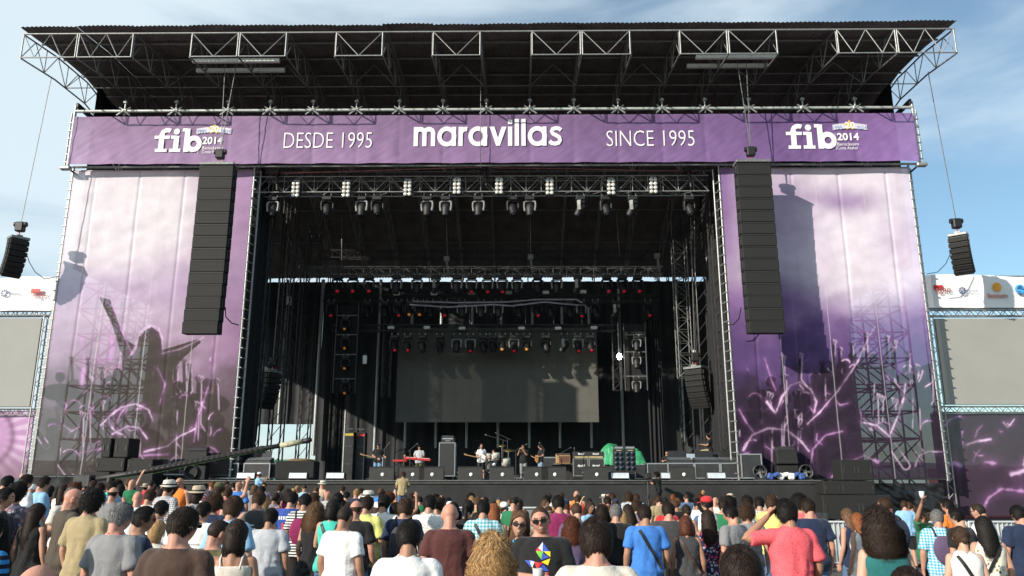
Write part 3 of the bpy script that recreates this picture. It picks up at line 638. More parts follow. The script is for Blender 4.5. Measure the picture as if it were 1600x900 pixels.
def sponsor(lbl, x0, x1, py0, py1, Y, logos):
    a, b = at(x0, py1, Y), at(x1, py0, Y); t = thing('sponsor_banner', lbl, 'banner', ((a.x + b.x) / 2, Y, a.z))
    def fn(u, v):
        x = a.x + (b.x - a.x) * u; return (x, Y + .04 * math.sin(x * 2.2) + .05 * mnoise.noise((x, v * 2, 1)), a.z + (b.z - a.z) * v + .08 * math.sin(u * 9) * v)
    MB().grid(fn, 80, 6).build('banner_cloth', M('white_banner', (.80, .80, .80), .75, var=.05, scale=1), t)
    m = MB(); m.tube((a.x, Y + .15, b.z), (b.x, Y + .15, b.z), .04, 6); m.tube((a.x, Y + .15, a.z), (b.x, Y + .15, a.z), .04, 6)
    for k in range(5): x = a.x + (b.x - a.x) * (k + .5) / 5; m.tube((x, Y + .15, a.z - .2), (x, Y + .15, b.z), .04, 5)
    m.build('banner_rail', STEEL, t)
    for kind, x, y, s in logos:
        c = at(x, y, Y); u = (at(x + 1, y, Y) - c).length
        if kind == 'sgae':
            MB().prism([(c.x - 8 * u, Y - .12, c.z + 1 * u), (c.x + 12 * u * .5, Y - .12, c.z + 1 * u), (c.x + 12 * u * .5, Y - .12, c.z + 8 * u), (c.x - 8 * u, Y - .12, c.z + 8 * u)], (0, .01, 0)).build('logo_block', RED, t)
            text_mesh('sgae', x - 5, x + 17, y - 3, y + 7, Y, M('grey_red_ink', (.35, .08, .08), .7), t, 'lettering_sponsor', dy=.14)
        elif kind == 'wheel':
            m = MB(); BL = M('navy_ink', (.05, .08, .22), .7)
            for k in range(8):
                an = 6.2832 * k / 8; m.add([(c.x + r_ * u * math.cos(an + w_), Y - .12, c.z + r_ * u * math.sin(an + w_)) for r_, w_ in ((2, -.15), (6, -.3), (6, .3), (2, .15))], [(0, 1, 2, 3)])
            m.build('logo_rosette', BL, t); text_mesh('Patronat', x + 7, x + 24, y - 2, y + 2, Y, BL, t, 'lettering_sponsor', dy=.12)
        elif kind == 'sun':
            m = MB(); m.add([(c.x + 7 * u * math.cos(6.2832 * k / 20), Y - .12, c.z + 2 * u + 7 * u * math.sin(6.2832 * k / 20)) for k in range(20)], [list(range(20))]); m.build('logo_disc', M('orange_ink', s2l((235, 165, 50)), .7), t)
            text_mesh('Benic\u00e0ssim', x - 14, x + 16, y + 8, y + 15, Y, M('rust_ink', s2l((190, 100, 80)), .7), t, 'lettering_sponsor', dy=.12, bold=.02)
        else:
            m = MB(); Letter = [(c.x + 6 * u * math.cos(k * .35), c.z + 6 * u * math.sin(k * .35)) for k in range(18)]
            m.path([(p[0], Y - .12, p[1]) for p in Letter] + [(c.x - 5 * u, Y - .12, c.z), (c.x + 3 * u, Y - .12, c.z)], 2 * u, 4); m.build('logo_swirl', M('cyan_ink', s2l((60, 150, 210)), .7), t)
            text_mesh('aigües', x + 10, x + 40, y - 6, y + 6, Y, M('cyan_ink', s2l((60, 150, 210)), .7), t, 'lettering_sponsor', dy=.12)
sponsor('white sponsor banner above the left video screen', -200, 91, 434, 486, 41.0, [('sgae', 58, 460, 1), ('wheel', 9, 459, 1)])
sponsor('white sponsor banner above the right video screen', 1443, 1760, 430, 481, 41.0, [('sgae', 1466, 454, 1), ('wheel', 1502, 455, 1), ('sun', 1556, 451, 1), ('swirl', 1592, 453, 1)])
def skirtp(lbl, x0, x1, py0, py1, Y, paint, nm):
    a, b = at(x0, py1, Y), at(x1, py0, Y)
    def fn(u, v): x = a.x + (b.x - a.x) * u; return (x, Y + .06 * mnoise.noise((x * .6, v * 3, 3)), a.z + (b.z - a.z) * v)
    B = MB().grid(fn, 200, 110); V = np.array(B.v); c = paint(*proj(V)); o = B.build('printed_skirt', printed(nm, .035, .85, .2), None, attr=np.c_[c, np.ones(len(V))]); tag(o, lbl, 'banner')
def p_sl(px, py):
    c = np.tile(np.array(s2l((196, 150, 192))), (len(px), 1)); an = np.arctan2(py - 680, px + 30); d = np.hypot(px + 30, py - 680)
    c = mixc(c, s2l((228, 196, 226)), sstep(.2, .9, np.sin(an * 26) * .5 + .5) * sstep(35, 60, d) * .8); c = mixc(c, s2l((120, 80, 110)), np.exp(-((d - 50) / 5) ** 2) * .7)
    c = mixc(c, s2l((235, 190, 225)), np.exp(-((d - 100) / 6) ** 2) * .7)
    return np.clip(mixc(c, s2l((140, 112, 128)), sstep(690, 740, py) * .8), 0, 1)
def p_sr(px, py):
    c = np.tile(np.array(s2l((66, 54, 68))), (len(px), 1))
    S = [([(1476, 665), (1485, 655), (1500, 650)], 2.5, 0), ([(1510, 695), (1525, 690), (1548, 686)], 3, 1), ([(1535, 800), (1545, 778), (1565, 764), (1600, 768), (1640, 790)], 4, 0), ([(1580, 742), (1600, 735), (1610, 725)], 5, 1), ([(1480, 727), (1492, 722), (1500, 728)], 5, 0), ([(1568, 660), (1575, 668), (1585, 655)], 2, 1), ([(1540, 722), (1555, 724)], 4, 0)]
    return np.clip(strokes(c, px, py, S + flecks(14, 5, 1480, 1740, 650, 720)), 0, 1)
skirtp('pale pink printed skirt below the left video screen', -190, 54, 642, 748, 41.3, p_sl, 'skirt_print_pink'); skirtp('dark purple printed skirt below the right video screen', 1472, 1740, 646, 806, 41.3, p_sr, 'skirt_print_dark')

# far side of the gap: tents, fence
def tent(x, y, w, h, lbl):
    t = thing('event_tent', lbl, 'tent', (x, y, 0), 'white tents behind the stage'); b = MB(); b.box((x, y, h * .3), (w, w, h * .6)); b.build('tent_wall', WHITE, t)
    b = MB(); z0 = h * .6 + .003; q = [(x - w / 2 - .2, y - w / 2 - .2, z0), (x + w / 2 + .2, y - w / 2 - .2, z0), (x + w / 2 + .2, y + w / 2 + .2, z0), (x - w / 2 - .2, y + w / 2 + .2, z0), (x, y, h)]; b.add(q, [(0, 1, 4), (1, 2, 4), (2, 3, 4), (3, 0, 4), (3, 2, 1, 0)]); b.build('tent_roof', WHITE, t)
tent(at(405, 690, 150).x, 150, 9, 6.6, 'white peaked tent seen through the left stage gap'); tent(at(470, 690, 165).x, 165, 8, 6.4, 'smaller white tent further right through the left stage gap')
a = at(380, 735, 75); b_ = at(510, 735, 75)
tag(MB().box(((a.x + b_.x) / 2, 75, 2.2), (b_.x - a.x, .1, 4.4)).build('hoarding_fence', M('green_hoarding', (.06, .22, .12), .7, var=.15)), 'green hoarding fence seen through the left stage gap', 'fence')
a = at(1480, 760, 56)
t = thing('site_cabin', 'pinkish red site cabin showing through the right printed skirt', 'cabin', (a.x + 6, 56, 0)); MB().box((a.x + 6, 56, 1.6), (13, 3, 3.2), bev=.05).build('cabin_wall', M('cabin_red', (.42, .10, .10), .6), t)
MB().box((a.x + 6, 54.48, 2.4), (4, .06, 1), bev=.01).build('window', WHITE, t)
# ================================================================== LED SCREEN
YL = 53.0
def led():
    A, B = at(618, 660, YL), at(932, 512, YL); x0, x1 = A.x, B.x; zb, zt = A.z, B.z
    t = thing('led_screen', 'large dark grey led screen hanging at the back of the stage', 'screen', ((x0 + x1) / 2, YL, zb))
    nx, nz = 24, 11; m = MB(); r = random.Random(5)
    for i in range(nx):
        for j in range(nz):
            w, h = (x1 - x0) / nx, (zt - zb) / nz; m.box((x0 + (i + .5) * w, YL + r.uniform(-.004, .004), zb + (j + .5) * h), (w - .003, .12, h - .003))
    m.build('led_tiles', M('led_surface', (.10, .098, .084), .7, var=.12, scale=.8), t)
    b = MB(); b.box(((x0 + x1) / 2, YL + .2, (zb + zt) / 2), (x1 - x0 - .1, .24, zt - zb - .1)); b.build('back_frame', BLACK, t)
    m = MB()
    for k in range(7):
        x = x0 + (x1 - x0) * (k + .5) / 7; m.tube((x, YL + .2, zt), (x, YL + .2, at(700, 470, YL).z), .02, 4)
    m.build('hanging_wires', STEELD, t)
led()

# ================================================================== TRUSSES
def truss(label, p, q, w, h, bays, mat=STEELD, r=.035, group=None):
    p, q = Vector(p), Vector(q); d = q - p; dn = d.normalized(); up = Vector((0, 0, 1)) if abs(dn.z) < .7 else Vector((1, 0, 0)); s = dn.cross(up).normalized() * w / 2; u = up * h / 2
    t = thing('lighting_truss', label, 'truss', p + d / 2, group)
    for a in (-1, 1):
        for b in (-1, 1): MB().tube(p + s * a + u * b, q + s * a + u * b, r, 6).build('chord', mat, t)
    m = MB()
    for k in range(bays):
        A, B = p + d * (k / bays), p + d * ((k + 1) / bays)
        for a in (-1, 1):
            e = 1 if k % 2 else -1
            m.tube(A + s * a + u * e, B + s * a - u * e, r * .6, 4); m.tube(A + u * a + s * e, B + u * a - s * e, r * .55, 4)
            m.tube(A + s * a - u, A + s * a + u, r * .5, 4)
    m.build('lacing', mat, t); return t
YT = 41.0
a, b_ = at(400, 292, YT), at(1105, 290, YT); ht = at(700, 280, YT).z - at(700, 304, YT).z
truss('long front lighting truss under the purple header banner', a, b_, .7, ht, 30, STEEL)
def hline(label, x0, x1, py, Y, h, bays, w=.5, mat=DARK): truss(label, at(x0, py, Y), at(x1, py, Y), w, h, bays, mat, .03)
hline('upper rear dark truss just under the roof edge', 500, 1035, 398, 52, .5, 26)
hline('dark truss carrying the upper row of moving lights', 482, 1035, 424, 49, .5, 26, mat=STEELD)
hline('dark truss carrying the middle row of lights behind the banner tubes', 505, 1030, 466, 50.5, .45, 24)
hline('dark truss carrying the lowest row of lights above the led screen', 520, 960, 513, 51, .4, 22)
def vline(label, px0, py0, px1, py1, Y, w, bays, mat=DARK):
    x = (at(px0, py0, Y).x + at(px1, py1, Y).x) / 2; truss(label, (x, Y, at(px1, py1, Y).z), (x, Y, at(px0, py0, Y).z), w, w, bays, mat, .03)
vline('left hanging tower truss with cables inside the stage', 462, 372, 455, 600, 48, .8, 12)
vline('right hanging tower truss beside the right side fill', 1061, 376, 1070, 590, 48, .8, 12, STEELD)
vline('narrow tower truss left of the lamp row', 607, 480, 603, 620, 51.5, .5, 9)
vline('narrow tower truss behind the bright lamp', 960, 490, 966, 610, 51.5, .5, 9)
# tubes of pale cloth banding between two lamp rows
for lab, pts in (('lower pale fabric tube strung along the middle lamp row', [(640, 476), (700, 480), (770, 476), (800, 478), (850, 472), (905, 477)]), ('upper pale fabric tube strung along the middle lamp row', [(645, 471), (715, 473), (790, 472), (840, 468), (900, 468), (910, 473)])):
    tag(MB().path([at(x, y, 50.0) for x, y in pts], .055, 6).build('fabric_tube', M('lilac_fabric', (.42, .38, .46), .7)), lab, 'fabric tube')
tag(MB().path([at(x, y, 40.6) for x, y in ((440, 271), (600, 266), (757, 261), (758, 262), (900, 264), (1085, 268))], .025, 5).build('safety_line', M('pink_rope', (.5, .2, .18), .7)), 'thin pink safety line stretched under the header banner', 'rope')

# ================================================================== LIGHTS
def blinder_proto():
    t = thing('blinder_lamp', '', 'blinder lamp', (0, 0, 0)); w, h = .5, 1.0
    MB().box((0, .1, 0), (w, .18, h), bev=.02).build('housing', DARK, t)
    for i in range(2):
        for j in range(4):
            MB().lathe([(.0, -.05), (.06, -.055), (.105, -.03), (.115, 0), (.115, .05), (0, .05)], ((i - .5) * .24, -.03, (j - 1.5) * .245), 12, rot=Matrix.Rotation(R(90), 3, 'X') @ Matrix.Rotation(R(180), 3, 'X')).build('lamp', LAMPG, t)
    MB().box((0, .12, h / 2 + .06), (.34, .1, .12)).build('clamp', STEELD, t); return t
BL = blinder_proto(); BLN = 'leftmost second third fourth fifth sixth seventh rightmost'.split()
for i, (x, y) in enumerate(((462, 296), (541, 296), (637, 294), (714, 291), (780, 291), (859, 292), (955, 292), (1021, 290))):
    place(BL, at(x, y, 40.4), '%s of the eight white eight-cell blinder lamps on the front truss' % BLN[i] if i in (0, 7) else 'white eight-cell blinder lamp on the front truss, %s from left' % BLN[i], 'blinder lamps on the front truss', sc=.92)
def mover_proto(lens, pale, tilt, pan=0):
    t = thing('moving_light', '', 'stage light', (0, 0, 0)); mt = M('mover_grey', (.22, .22, .21), .45, var=.2) if pale else BLACK
    MB().box((0, 0, -.09), (.42, .36, .18), bev=.03).build('base', BLACK, t)
    m = MB()
    for s in (-1, 1): m.box((s * .15, 0, .03), (.06, .1, .1)); m.tube((s * .15, 0, .05), (s * .15, 0, .14), .03, 6)
    m.box((0, 0, .0), (.34, .08, .03)); m.build('clamps', STEELD, t)
    rz = Matrix.Rotation(R(pan), 3, 'Z'); m = MB()
    pts = [(-.1, -.19), (-.24, -.24), (-.25, -.42), (-.22, -.62)]
    for s in (-1, 1):
        for (x0, z0), (x1, z1) in zip(pts, pts[1:]):
            c = Vector((s * (x0 + x1) / 2, 0, (z0 + z1) / 2)); an = math.atan2(s * (x1 - x0), z1 - z0); m.box(rz @ c, (.07, .16, math.hypot(x1 - x0, z1 - z0) + .05), rot=rz @ Matrix.Rotation(an, 3, 'Y'), bev=.015)
    m.box((0, 0, -.2), (.34, .15, .06)); m.build('yoke', mt, t)
    rot = rz @ Matrix.Rotation(R(tilt), 3, 'X'); c = Vector((0, 0, -.55))
    hd = MB().lathe([(0, .26), (.11, .25), (.17, .18), (.19, .02), (.17, -.12), (.145, -.3), (.15, -.33), (.12, -.335), (.0, -.335)], c, 14, rot=rot).build('head', BLACK, t)
    MB().lathe([(0, -.345), (.085, -.34), (.08, -.33), (0, -.325)], c, 14, rot=rot).build('lens', lens, hd); return t
MP = {'rd': mover_proto(LENSR, 0, -38, 15), 'rp': mover_proto(LENSR, 1, -30, 4), 'dd': mover_proto(LENSD, 0, -30, 20), 'dp': mover_proto(LENSD, 1, -10, -10), 'od': mover_proto(LENSO, 0, -48, 0), 'ds': mover_proto(LENSD, 1, 35, 70)}
MW = {'rd': 'black moving light with red lens', 'rp': 'grey-yoked moving light with red lens', 'dd': 'black moving light tilted back', 'dp': 'grey-yoked moving light pointing down', 'od': 'small black light with amber lens', 'ds': 'grey-yoked moving light turned sideways'}
ORD = 'first second third fourth fifth sixth seventh eighth ninth tenth eleventh twelfth thirteenth fourteenth fifteenth sixteenth seventeenth eighteenth'.split()
def lamps(row, Y, y, items, sc, rowname, dz=0):
    cnt = {}; tot = {}
    for k, *_ in items: tot[k] = tot.get(k, 0) + 1
    for k, x, *yy in items:
        cnt[k] = cnt.get(k, 0) + 1
        lab = MW[k] + ' ' + rowname + ('' if tot[k] == 1 else ', %s from left' % ORD[cnt[k] - 1])
        place(MP[k], at(x, yy[0] if yy else y, Y), lab, row, sc=sc)
lamps('moving lights on the front truss', 40.9, 308, [('dp', 428, 309), ('dd', 512), ('dp', 566), ('dd', 590), ('dp', 668), ('dp', 697), ('dp', 748), ('dd', 801), ('dp', 828), ('ds', 907), ('dd', 946), ('ds', 988), ('dd', 1076)], 1.25, 'under the front truss')
lamps('moving lights on the upper inner truss', 48.6, 431, [('rd', 528), ('rd', 552), ('rd', 577), ('dp', 620), ('dp', 652), ('ds', 682), ('dp', 714), ('rp', 737), ('rp', 762), ('rp', 785), ('dp', 808), ('dd', 840), ('dp', 870), ('ds', 903), ('rd', 948), ('rd', 972), ('rd', 996)], 1.3, 'on the upper inner truss')
lamps('moving lights on the middle inner truss', 50.2, 471, [('rd', 518), ('dd', 574), ('dd', 602), ('rd', 623), ('od', 641), ('od', 657), ('dd', 672), ('rd', 694), ('dp', 722), ('dp', 752), ('dp', 779), ('dd', 810), ('rd', 839), ('dd', 860), ('dd', 890), ('rp', 908), ('dd', 930), ('ds', 962), ('rd', 1012)], 1.2, 'on the middle inner truss')
lamps('moving lights on the lowest inner truss', 50.8, 524, [('rd', 617), ('rd', 637), ('dd', 660), ('dd', 687), ('dp', 714), ('rp', 735), ('dd', 755), ('dd', 770), ('od', 785), ('rp', 803), ('od', 823), ('dd', 853), ('ds', 882), ('rp', 903), ('rd', 922)], 1.25, 'on the lowest inner truss')
def tower_lights(px, ys, Y, lbl, side):
    x0 = at(px - 18, 560, Y).x; x1 = at(px + 16, 560, Y).x; zt, zb = at(px, ys[0] - 30, Y).z, at(px, ys[-1] + 10, Y).z
    t = thing('lamp_ladder', lbl, 'lamp ladder', ((x0 + x1) / 2, Y, zb)); m = MB()
    for x in (x0, x1): m.tube((x, Y, zb), (x, Y, zt), .05, 6)
    m.build('rails', DARK, t); m = MB()
    for y in ys: m.tube((x0, Y, at(px, y - 12, Y).z), (x1, Y, at(px, y - 12, Y).z), .04, 6)
    m.build('rungs', STEELD, t)
    MB().box(((x0 + x1) / 2, Y + .35, (zb + zt) / 2), (x1 - x0, .06, zt - zb)).build('black_backing', BLACKC, t)
    for i, y in enumerate(ys): place(MP['od'] if side == 'left' else MP['dp'], at(px, y - 9, Y) + Vector((0, -.1, 0)), 'moving light on the %s lamp ladder, %s from the top' % (side, ORD[i]), 'lights on the lamp ladders', sc=1.05)
tower_lights(541, (505, 535, 566, 604), 50.0, 'tall black lamp ladder left of the led screen', 'left'); tower_lights(994, (535, 562, 600), 50.0, 'tall black lamp ladder right of the bright lamp', 'right')
# bright lamp
p = at(967, 558, 50.5); t = thing('bright_spotlight', 'glaring white lamp lit right of the led screen', 'lamp', p)
MB().lathe([(0, .22), (.13, .2), (.2, .05), (.22, -.12), (.2, -.14), (0, -.1)], p, 14, rot=Matrix.Rotation(R(-90), 3, 'X') @ Matrix.Rotation(R(180), 3, 'X')).build('housing', DARK, t)
MB().sphere(p + Vector((0, -.26, 0)), (.15, .1, .2), 14, 10).build('lit_bulb', emit('lit_lamp', (1, .98, .94), 30), t)
MB().tube(p + Vector((0, 0, .2)), p + Vector((0, 0, 2.2)), .03, 6).build('hanger', STEEL, t)
for i, (x, y, Y) in enumerate(((570, 562, 50), (452, 470, 47.8), (1085, 554, 47.8), (620, 459, 49.6), (678, 459, 49.6), (737, 458, 49.6), (795, 457, 49.6), (853, 457, 49.6), (911, 456, 49.6), (611, 512, 50.6), (667, 512, 50.6), (722, 513, 50.6), (815, 513, 50.6), (872, 513, 50.6), (928, 512, 50.6))):
    tall = i < 3; lab = ['white bottle-shaped marker hanging left of the led screen', 'white tape marker on the left hanging tower truss', 'white tape marker on the right hanging tower truss'][i] if tall else 'small pale truss lamp on the %s truss, %s from left' % (('middle', ORD[i - 3]) if i < 9 else ('lowest', ORD[i - 9]))
    d = (.26, .1, .55) if tall else (.42, .18, .2)
    t = thing('truss_marker' if tall else 'work_lamp', lab, 'marker' if tall else 'work lamp', at(x, y, Y), None if tall else 'pale work lamps on the inner trusses'); MB().box(at(x, y, Y), d, bev=.03).build('body', WHITE if tall else M('pale_grey', (.5, .5, .48), .5), t); MB().box(at(x, y, Y) + Vector((0, .02, d[2] / 2 + .05)), (.1, .08, .1)).build('clamp', DARK, t)

# ================================================================== LINE ARRAYS
def cabinet(m, c, w, h, d, tilt):
    rot = Matrix.Rotation(tilt, 3, 'X'); m.box(c, (w, d, h), rot=rot, bev=.03)
def line_array(name, label, pts, w, h, d, group, motor_top, mat=GRILLE, yaw=0):
    """pts: list of (centre, tilt) top to bottom"""
    t = thing(name, label, 'speaker array', pts[0][0], group); rz = Matrix.Rotation(yaw, 3, 'Z'); c0 = pts[0][0]
    for c, ti in pts:
        m = MB(); rot = rz @ Matrix.Rotation(ti, 3, 'X')
        m.box(c, (w, d, h * .975), rot=rot, bev=.025); cb = m.build('cabinet', mat, t)
        m = MB()
        for s in (-1, 1): m.box(c + rot @ Vector((s * (w / 2 + .02), -d * .2, 0)), (.05, .12, h * .7), rot=rot)
        m.box(c + rot @ Vector((0, -d / 2 - .012, h * .42)), (w * .98, .02, .025), rot=rot); m.build('rigging_plate', DARK, cb)
    m = MB(); top = c0 + Vector((0, 0, h / 2 + .1)); m.box(top, (w * 1.02, d * 1.2, .14), rot=rz, bev=.02); m.box(top + Vector((0, 0, .12)), (w * .3, d * .6, .12), rot=rz); m.build('flying_frame', STEELD, t)
    m = MB(); m.box(top + Vector((0, 0, .62)), (.42, .34, .5), bev=.05); m.tube(top + Vector((-.3, 0, .75)), top + Vector((.3, 0, .75)), .13, 10); m.build('chain_motor', BLACK, t)
    m = MB(); m.tube(top + Vector((0, 0, .1)), top + Vector((0, 0, .4)), .03, 5); m.build('chain', RED, t)
    m = MB()
    for q in motor_top: m.tube(top + Vector((.0, 0, .85)), q, .022, 5)
    m.build('hanging_cables', STEELD, t); return t
def big(label, px_t, px_b, py_t, py_b, Y, cable_px):
    A, B = at(px_t, py_t, Y), at(px_b, py_b, Y); x = (A.x + B.x) / 2; n = 14; h = (A.z - B.z) / n; w = at(px_t + 27, 390, Y).x - at(px_t - 27, 390, Y).x
    pts = []
    for i in range(n):
        k = i / (n - 1); pts.append((Vector((x, Y - .22 * max(0, k - .45) ** 2 * 3, A.z - (i + .5) * h)), R(1.5 + 5 * max(0, k - .5))))
    line_array('main_speaker_array', label, pts, w, h, .62, 'main speaker arrays beside the stage opening', [at(c, 97, Y) for c in cable_px])
big('tall black main speaker array hanging before the mauve scrim', 337, 323, 262, 524, 38.0, (352, 370)); big('tall black main speaker array hanging before the purple scrim', 1181, 1188, 258, 523, 38.0, (1152, 1166))
for lab, x0, x1, y0, y1 in (('pair of pale support beams under the left of the canopy', 301, 437, 95, 110), ('pair of pale support beams under the right of the canopy', 1087, 1212, 89, 103)):
    t = thing('rigging_beam', lab, 'beam', at((x0 + x1) / 2, y0, 38)); s = at(x0, y0, 37.4); e = at(x1, y0, 37.4); MB().box((s + e) / 2, ((e - s).length, .2, .2), bev=.02).build('front_beam', M('pale_beam', (.62, .62, .58), .5), t)
    s = at(x0 + 6 - (20 if x0 > 900 else 0), y1, 38.8); e = at(x1 + 8 - (20 if x0 > 900 else 0), y1, 38.8); MB().box((s + e) / 2, ((e - s).length, .2, .2), bev=.02).build('rear_beam', MC['pale_beam'], t)
def arc_array(name, label, px, py, Y, n, h, w, d, curl, yaw, group, cable):
    p = at(px, py, Y); pts = []; ang = R(3)
    for i in range(n):
        pts.append((p.copy(), ang)); st = Vector((0, math.sin(ang) * h, -math.cos(ang) * h)); st = Vector((st.x, st.y, st.z)); p = p + Matrix.Rotation(yaw, 3, 'Z') @ st; ang += curl
    return line_array(name, label, pts, w, h, d, group, [cable], yaw=yaw)
arc_array('side_speaker_array', 'small curved black speaker array hanging in the sky left of stage', 28, 380, 38.3, 7, .26, .85, .55, R(6.5), R(50), 'small side speaker arrays', at(80, 122, 38.3))
arc_array('side_speaker_array', 'small curved black speaker array hanging in the sky right of stage', 1498, 375, 38.3, 7, .26, .85, .55, R(6.5), R(-38), 'small side speaker arrays', at(1450, 112, 38.3))
arc_array('side_fill_array', 'dim speaker array hanging inside the left wing of the stage', 425, 588, 46, 7, .28, 1.0, .6, R(5), R(60), 'side fill arrays inside the wings', at(437, 440, 46)); arc_array('side_fill_array', 'dim speaker array hanging inside the right wing of the stage', 1087, 582, 45, 7, .3, 1.15, .6, R(5), R(-45), 'side fill arrays inside the wings', at(1078, 300, 45))
# loose cables
def cable(label, pts, Y, r=.02, mat=None): tag(MB().path([at(x, y, Y) for x, y in pts], r, 5).build('cable', mat or RUB), label, 'cable')
cable('black cable drooping from left side array to the mauve scrim', [(41, 395), (46, 410), (55, 425), (70, 436), (92, 432)], 39.5); cable('black cable drooping from right side array to the purple scrim', [(1487, 392), (1478, 412), (1465, 425), (1448, 428)], 39.5)
cable('black cable looping from the bottom of the left main array', [(352, 480), (353, 495), (362, 505), (373, 508)], 39.0, .03); cable('black cable looping from the bottom of the right main array', [(1158, 480), (1155, 497), (1146, 507), (1136, 508)], 39.0, .03)
cable('thin grey wire hanging down the middle of the header banner', [(752, 75), (751, 160), (751, 262)], 38.9, .02, STEELD)
for i, (x0, y0, x1, y1) in enumerate(((697, 330, 699, 400), (829, 330, 829, 400), (963, 330, 968, 400), (1048, 330, 1049, 370), (534, 340, 534, 420))): cable('chain cable hanging to the inner trusses, %s from the left' % ORD[(1, 2, 3, 4, 0)[i]], [(x0, y0), (x1, y1)], 50, .025, STEEL)
for i, (x, y, Y) in enumerate(((698, 405, 50), (829, 402, 50), (1027, 400, 50), (757, 262, 40.5), (432, 270, 40.5), (1075, 265, 40.5))):
    lab = ['grey chain hoist above the upper inner truss, left one', 'grey chain hoist above the upper inner truss, middle one', 'grey chain hoist above the upper inner truss, right one', 'black chain hoist on the middle of the front truss', 'black chain hoist on the left end of the front truss', 'black chain hoist on the right end of the front truss'][i]
    t = thing('chain_hoist', lab, 'hoist', at(x, y, Y)); m = MB(); m.box(at(x, y, Y), (.36, .3, .34), bev=.04); m.build('motor', M('hoist_grey', (.3, .3, .28), .5) if i < 3 else BLACK, t); MB().tube(at(x, y, Y), at(x, y, Y) - Vector((-.12, 0, 1.0)), .08, 8).build('chain_bag', MC['hoist_grey'] if i < 3 else BLACK, t)
cable('bright silver pole cable along the right wing curtain', [(1101, 302), (1104, 400), (1113, 500), (1128, 690), (1130, 735)], 45, .06, STEEL); cable('thin silver wire in the right wing', [(1085, 335), (1086, 420), (1094, 560)], 46, .03, STEEL)
cable('thin grey wire in the left wing by the curtain', [(430, 340), (416, 520), (400, 690)], 47, .03, STEELD); cable('grey wire beside the left hanging tower truss', [(458, 300), (447, 400), (436, 560)], 47, .025, STEELD)

# ================================================================== ON THE STAGE
def SX(px, Y): return at(px, 735, Y).x
def SP(px, Y): return Vector((SX(px, Y), Y, ZS))
TOLEX = M('black_tolex', (.02, .02, .021), .6, var=.3, scale=40, bump=.3, bscale=150); GOLDP = M('gold_piping', (.42, .33, .16), .5)
def wedge_proto():
    t = thing('floor_monitor', '', 'floor monitor', (0, 0, 0)); P = [(0, -.32, 0), (0, .32, 0), (0, .32, .18), (0, .12, .58), (0, -.32, .3)]; w = 1.15
    # faces audience with its back
    P = [(-w / 2, y, z) for _, y, z in [(0, -.3, 0), (0, .34, 0), (0, .34, .12), (0, -.1, .62), (0, -.3, .55)]]
    MB().prism(P, (w, 0, 0)).build('cabinet', M('wedge_black', (.03, .029, .027), .6, var=.25, scale=8), t)
    MB().lathe([(0, 0), (.085, 0), (.085, .02), (0, .02)], (.05, -.3, .25), 14, rot=Matrix.Rotation(R(90), 3, 'X')).build('badge', WHITE, t)
    m = MB(); m.tube((-w / 2 - .02, -.1, .35), (-w / 2 - .02, .1, .35), .03, 6); m.tube((w / 2 + .02, -.1, .35), (w / 2 + .02, .1, .35), .03, 6); m.build('handles', STEELD, t); return t
WE = wedge_proto()
for px, lb in ((598, 'behind feet of man in jean shorts'), (645, 'left of keyboard player'), (675, 'right of keyboard player'), (735, 'left of guitarist in white top'), (784, 'below the drum kit'), (837, 'below the man in grey trousers'), (865, 'right of guitarist in blue jeans'), (930, 'below the twin guitar stacks'), (1065, 'near the right mixing desks')):
    place(WE, SP(px, 38.75), 'black wedge floor monitor ' + lb, 'wedge floor monitors along the stage edge')
def lowlamp_proto():
    t = thing('floor_wash_light', '', 'floor light', (0, 0, 0)); MB().box((0, .05, .18), (.9, .3, .32), rot=Matrix.Rotation(R(-15), 3, 'X'), bev=.03).build('housing', DARK, t)
    MB().box((0, -.13, .2), (.82, .03, .25), rot=Matrix.Rotation(R(-15), 3, 'X')).build('reflector', M('pale_reflector', (.62, .66, .68), .35, .2), t); m = MB()
    for s in (-1, 1): m.box((s * .44, .05, .05), (.04, .4, .1))
    m.build('feet', DARK, t); return t
FL = lowlamp_proto()
for px, lb in ((386, 'below the left mixing desk'), (467, 'beside the black box at left'), (525, 'right of the left wing curtain'), (968, 'under the bass speaker cabinets'), (1046, 'left of the right mixing desks'), (1118, 'under the right mixing desks')): place(FL, SP(px, 38.8), 'silver floor light bar ' + lb, 'floor lights on the stage edge')
def case_proto(w, d, h):
    t = thing('flight_case', '', 'flight case', (0, 0, 0)); MB().box((0, 0, h / 2 + .1), (w - .04, d - .04, h - .04)).build('body', CASE, t); m = MB()
    for x in (-1, 1):
        for y in (-1, 1): m.box((x * (w / 2 - .02), y * (d / 2 - .02), h / 2 + .1), (.06, .06, h), bev=.008)
        for z in (0, 1): m.box((x * (w / 2 - .02), 0, .1 + z * h), (.06, d, .06))
    for y in (-1, 1):
        for z in (0, 1): m.box((0, y * (d / 2 - .02), .1 + z * h), (w - .1, .06, .06))
    m.build('edging', ALU, t)
    for x in (-1, 1):
        for y in (-1, 1): MB().tube((x * (w / 2 - .12) - .03, y * (d / 2 - .12), .05), (x * (w / 2 - .12) + .03, y * (d / 2 - .12), .05), .05, 10).build('caster', RUB, t)
    return t
C1, C2 = case_proto(1.3, .8, .7), case_proto(1.0, .7, 1.1)
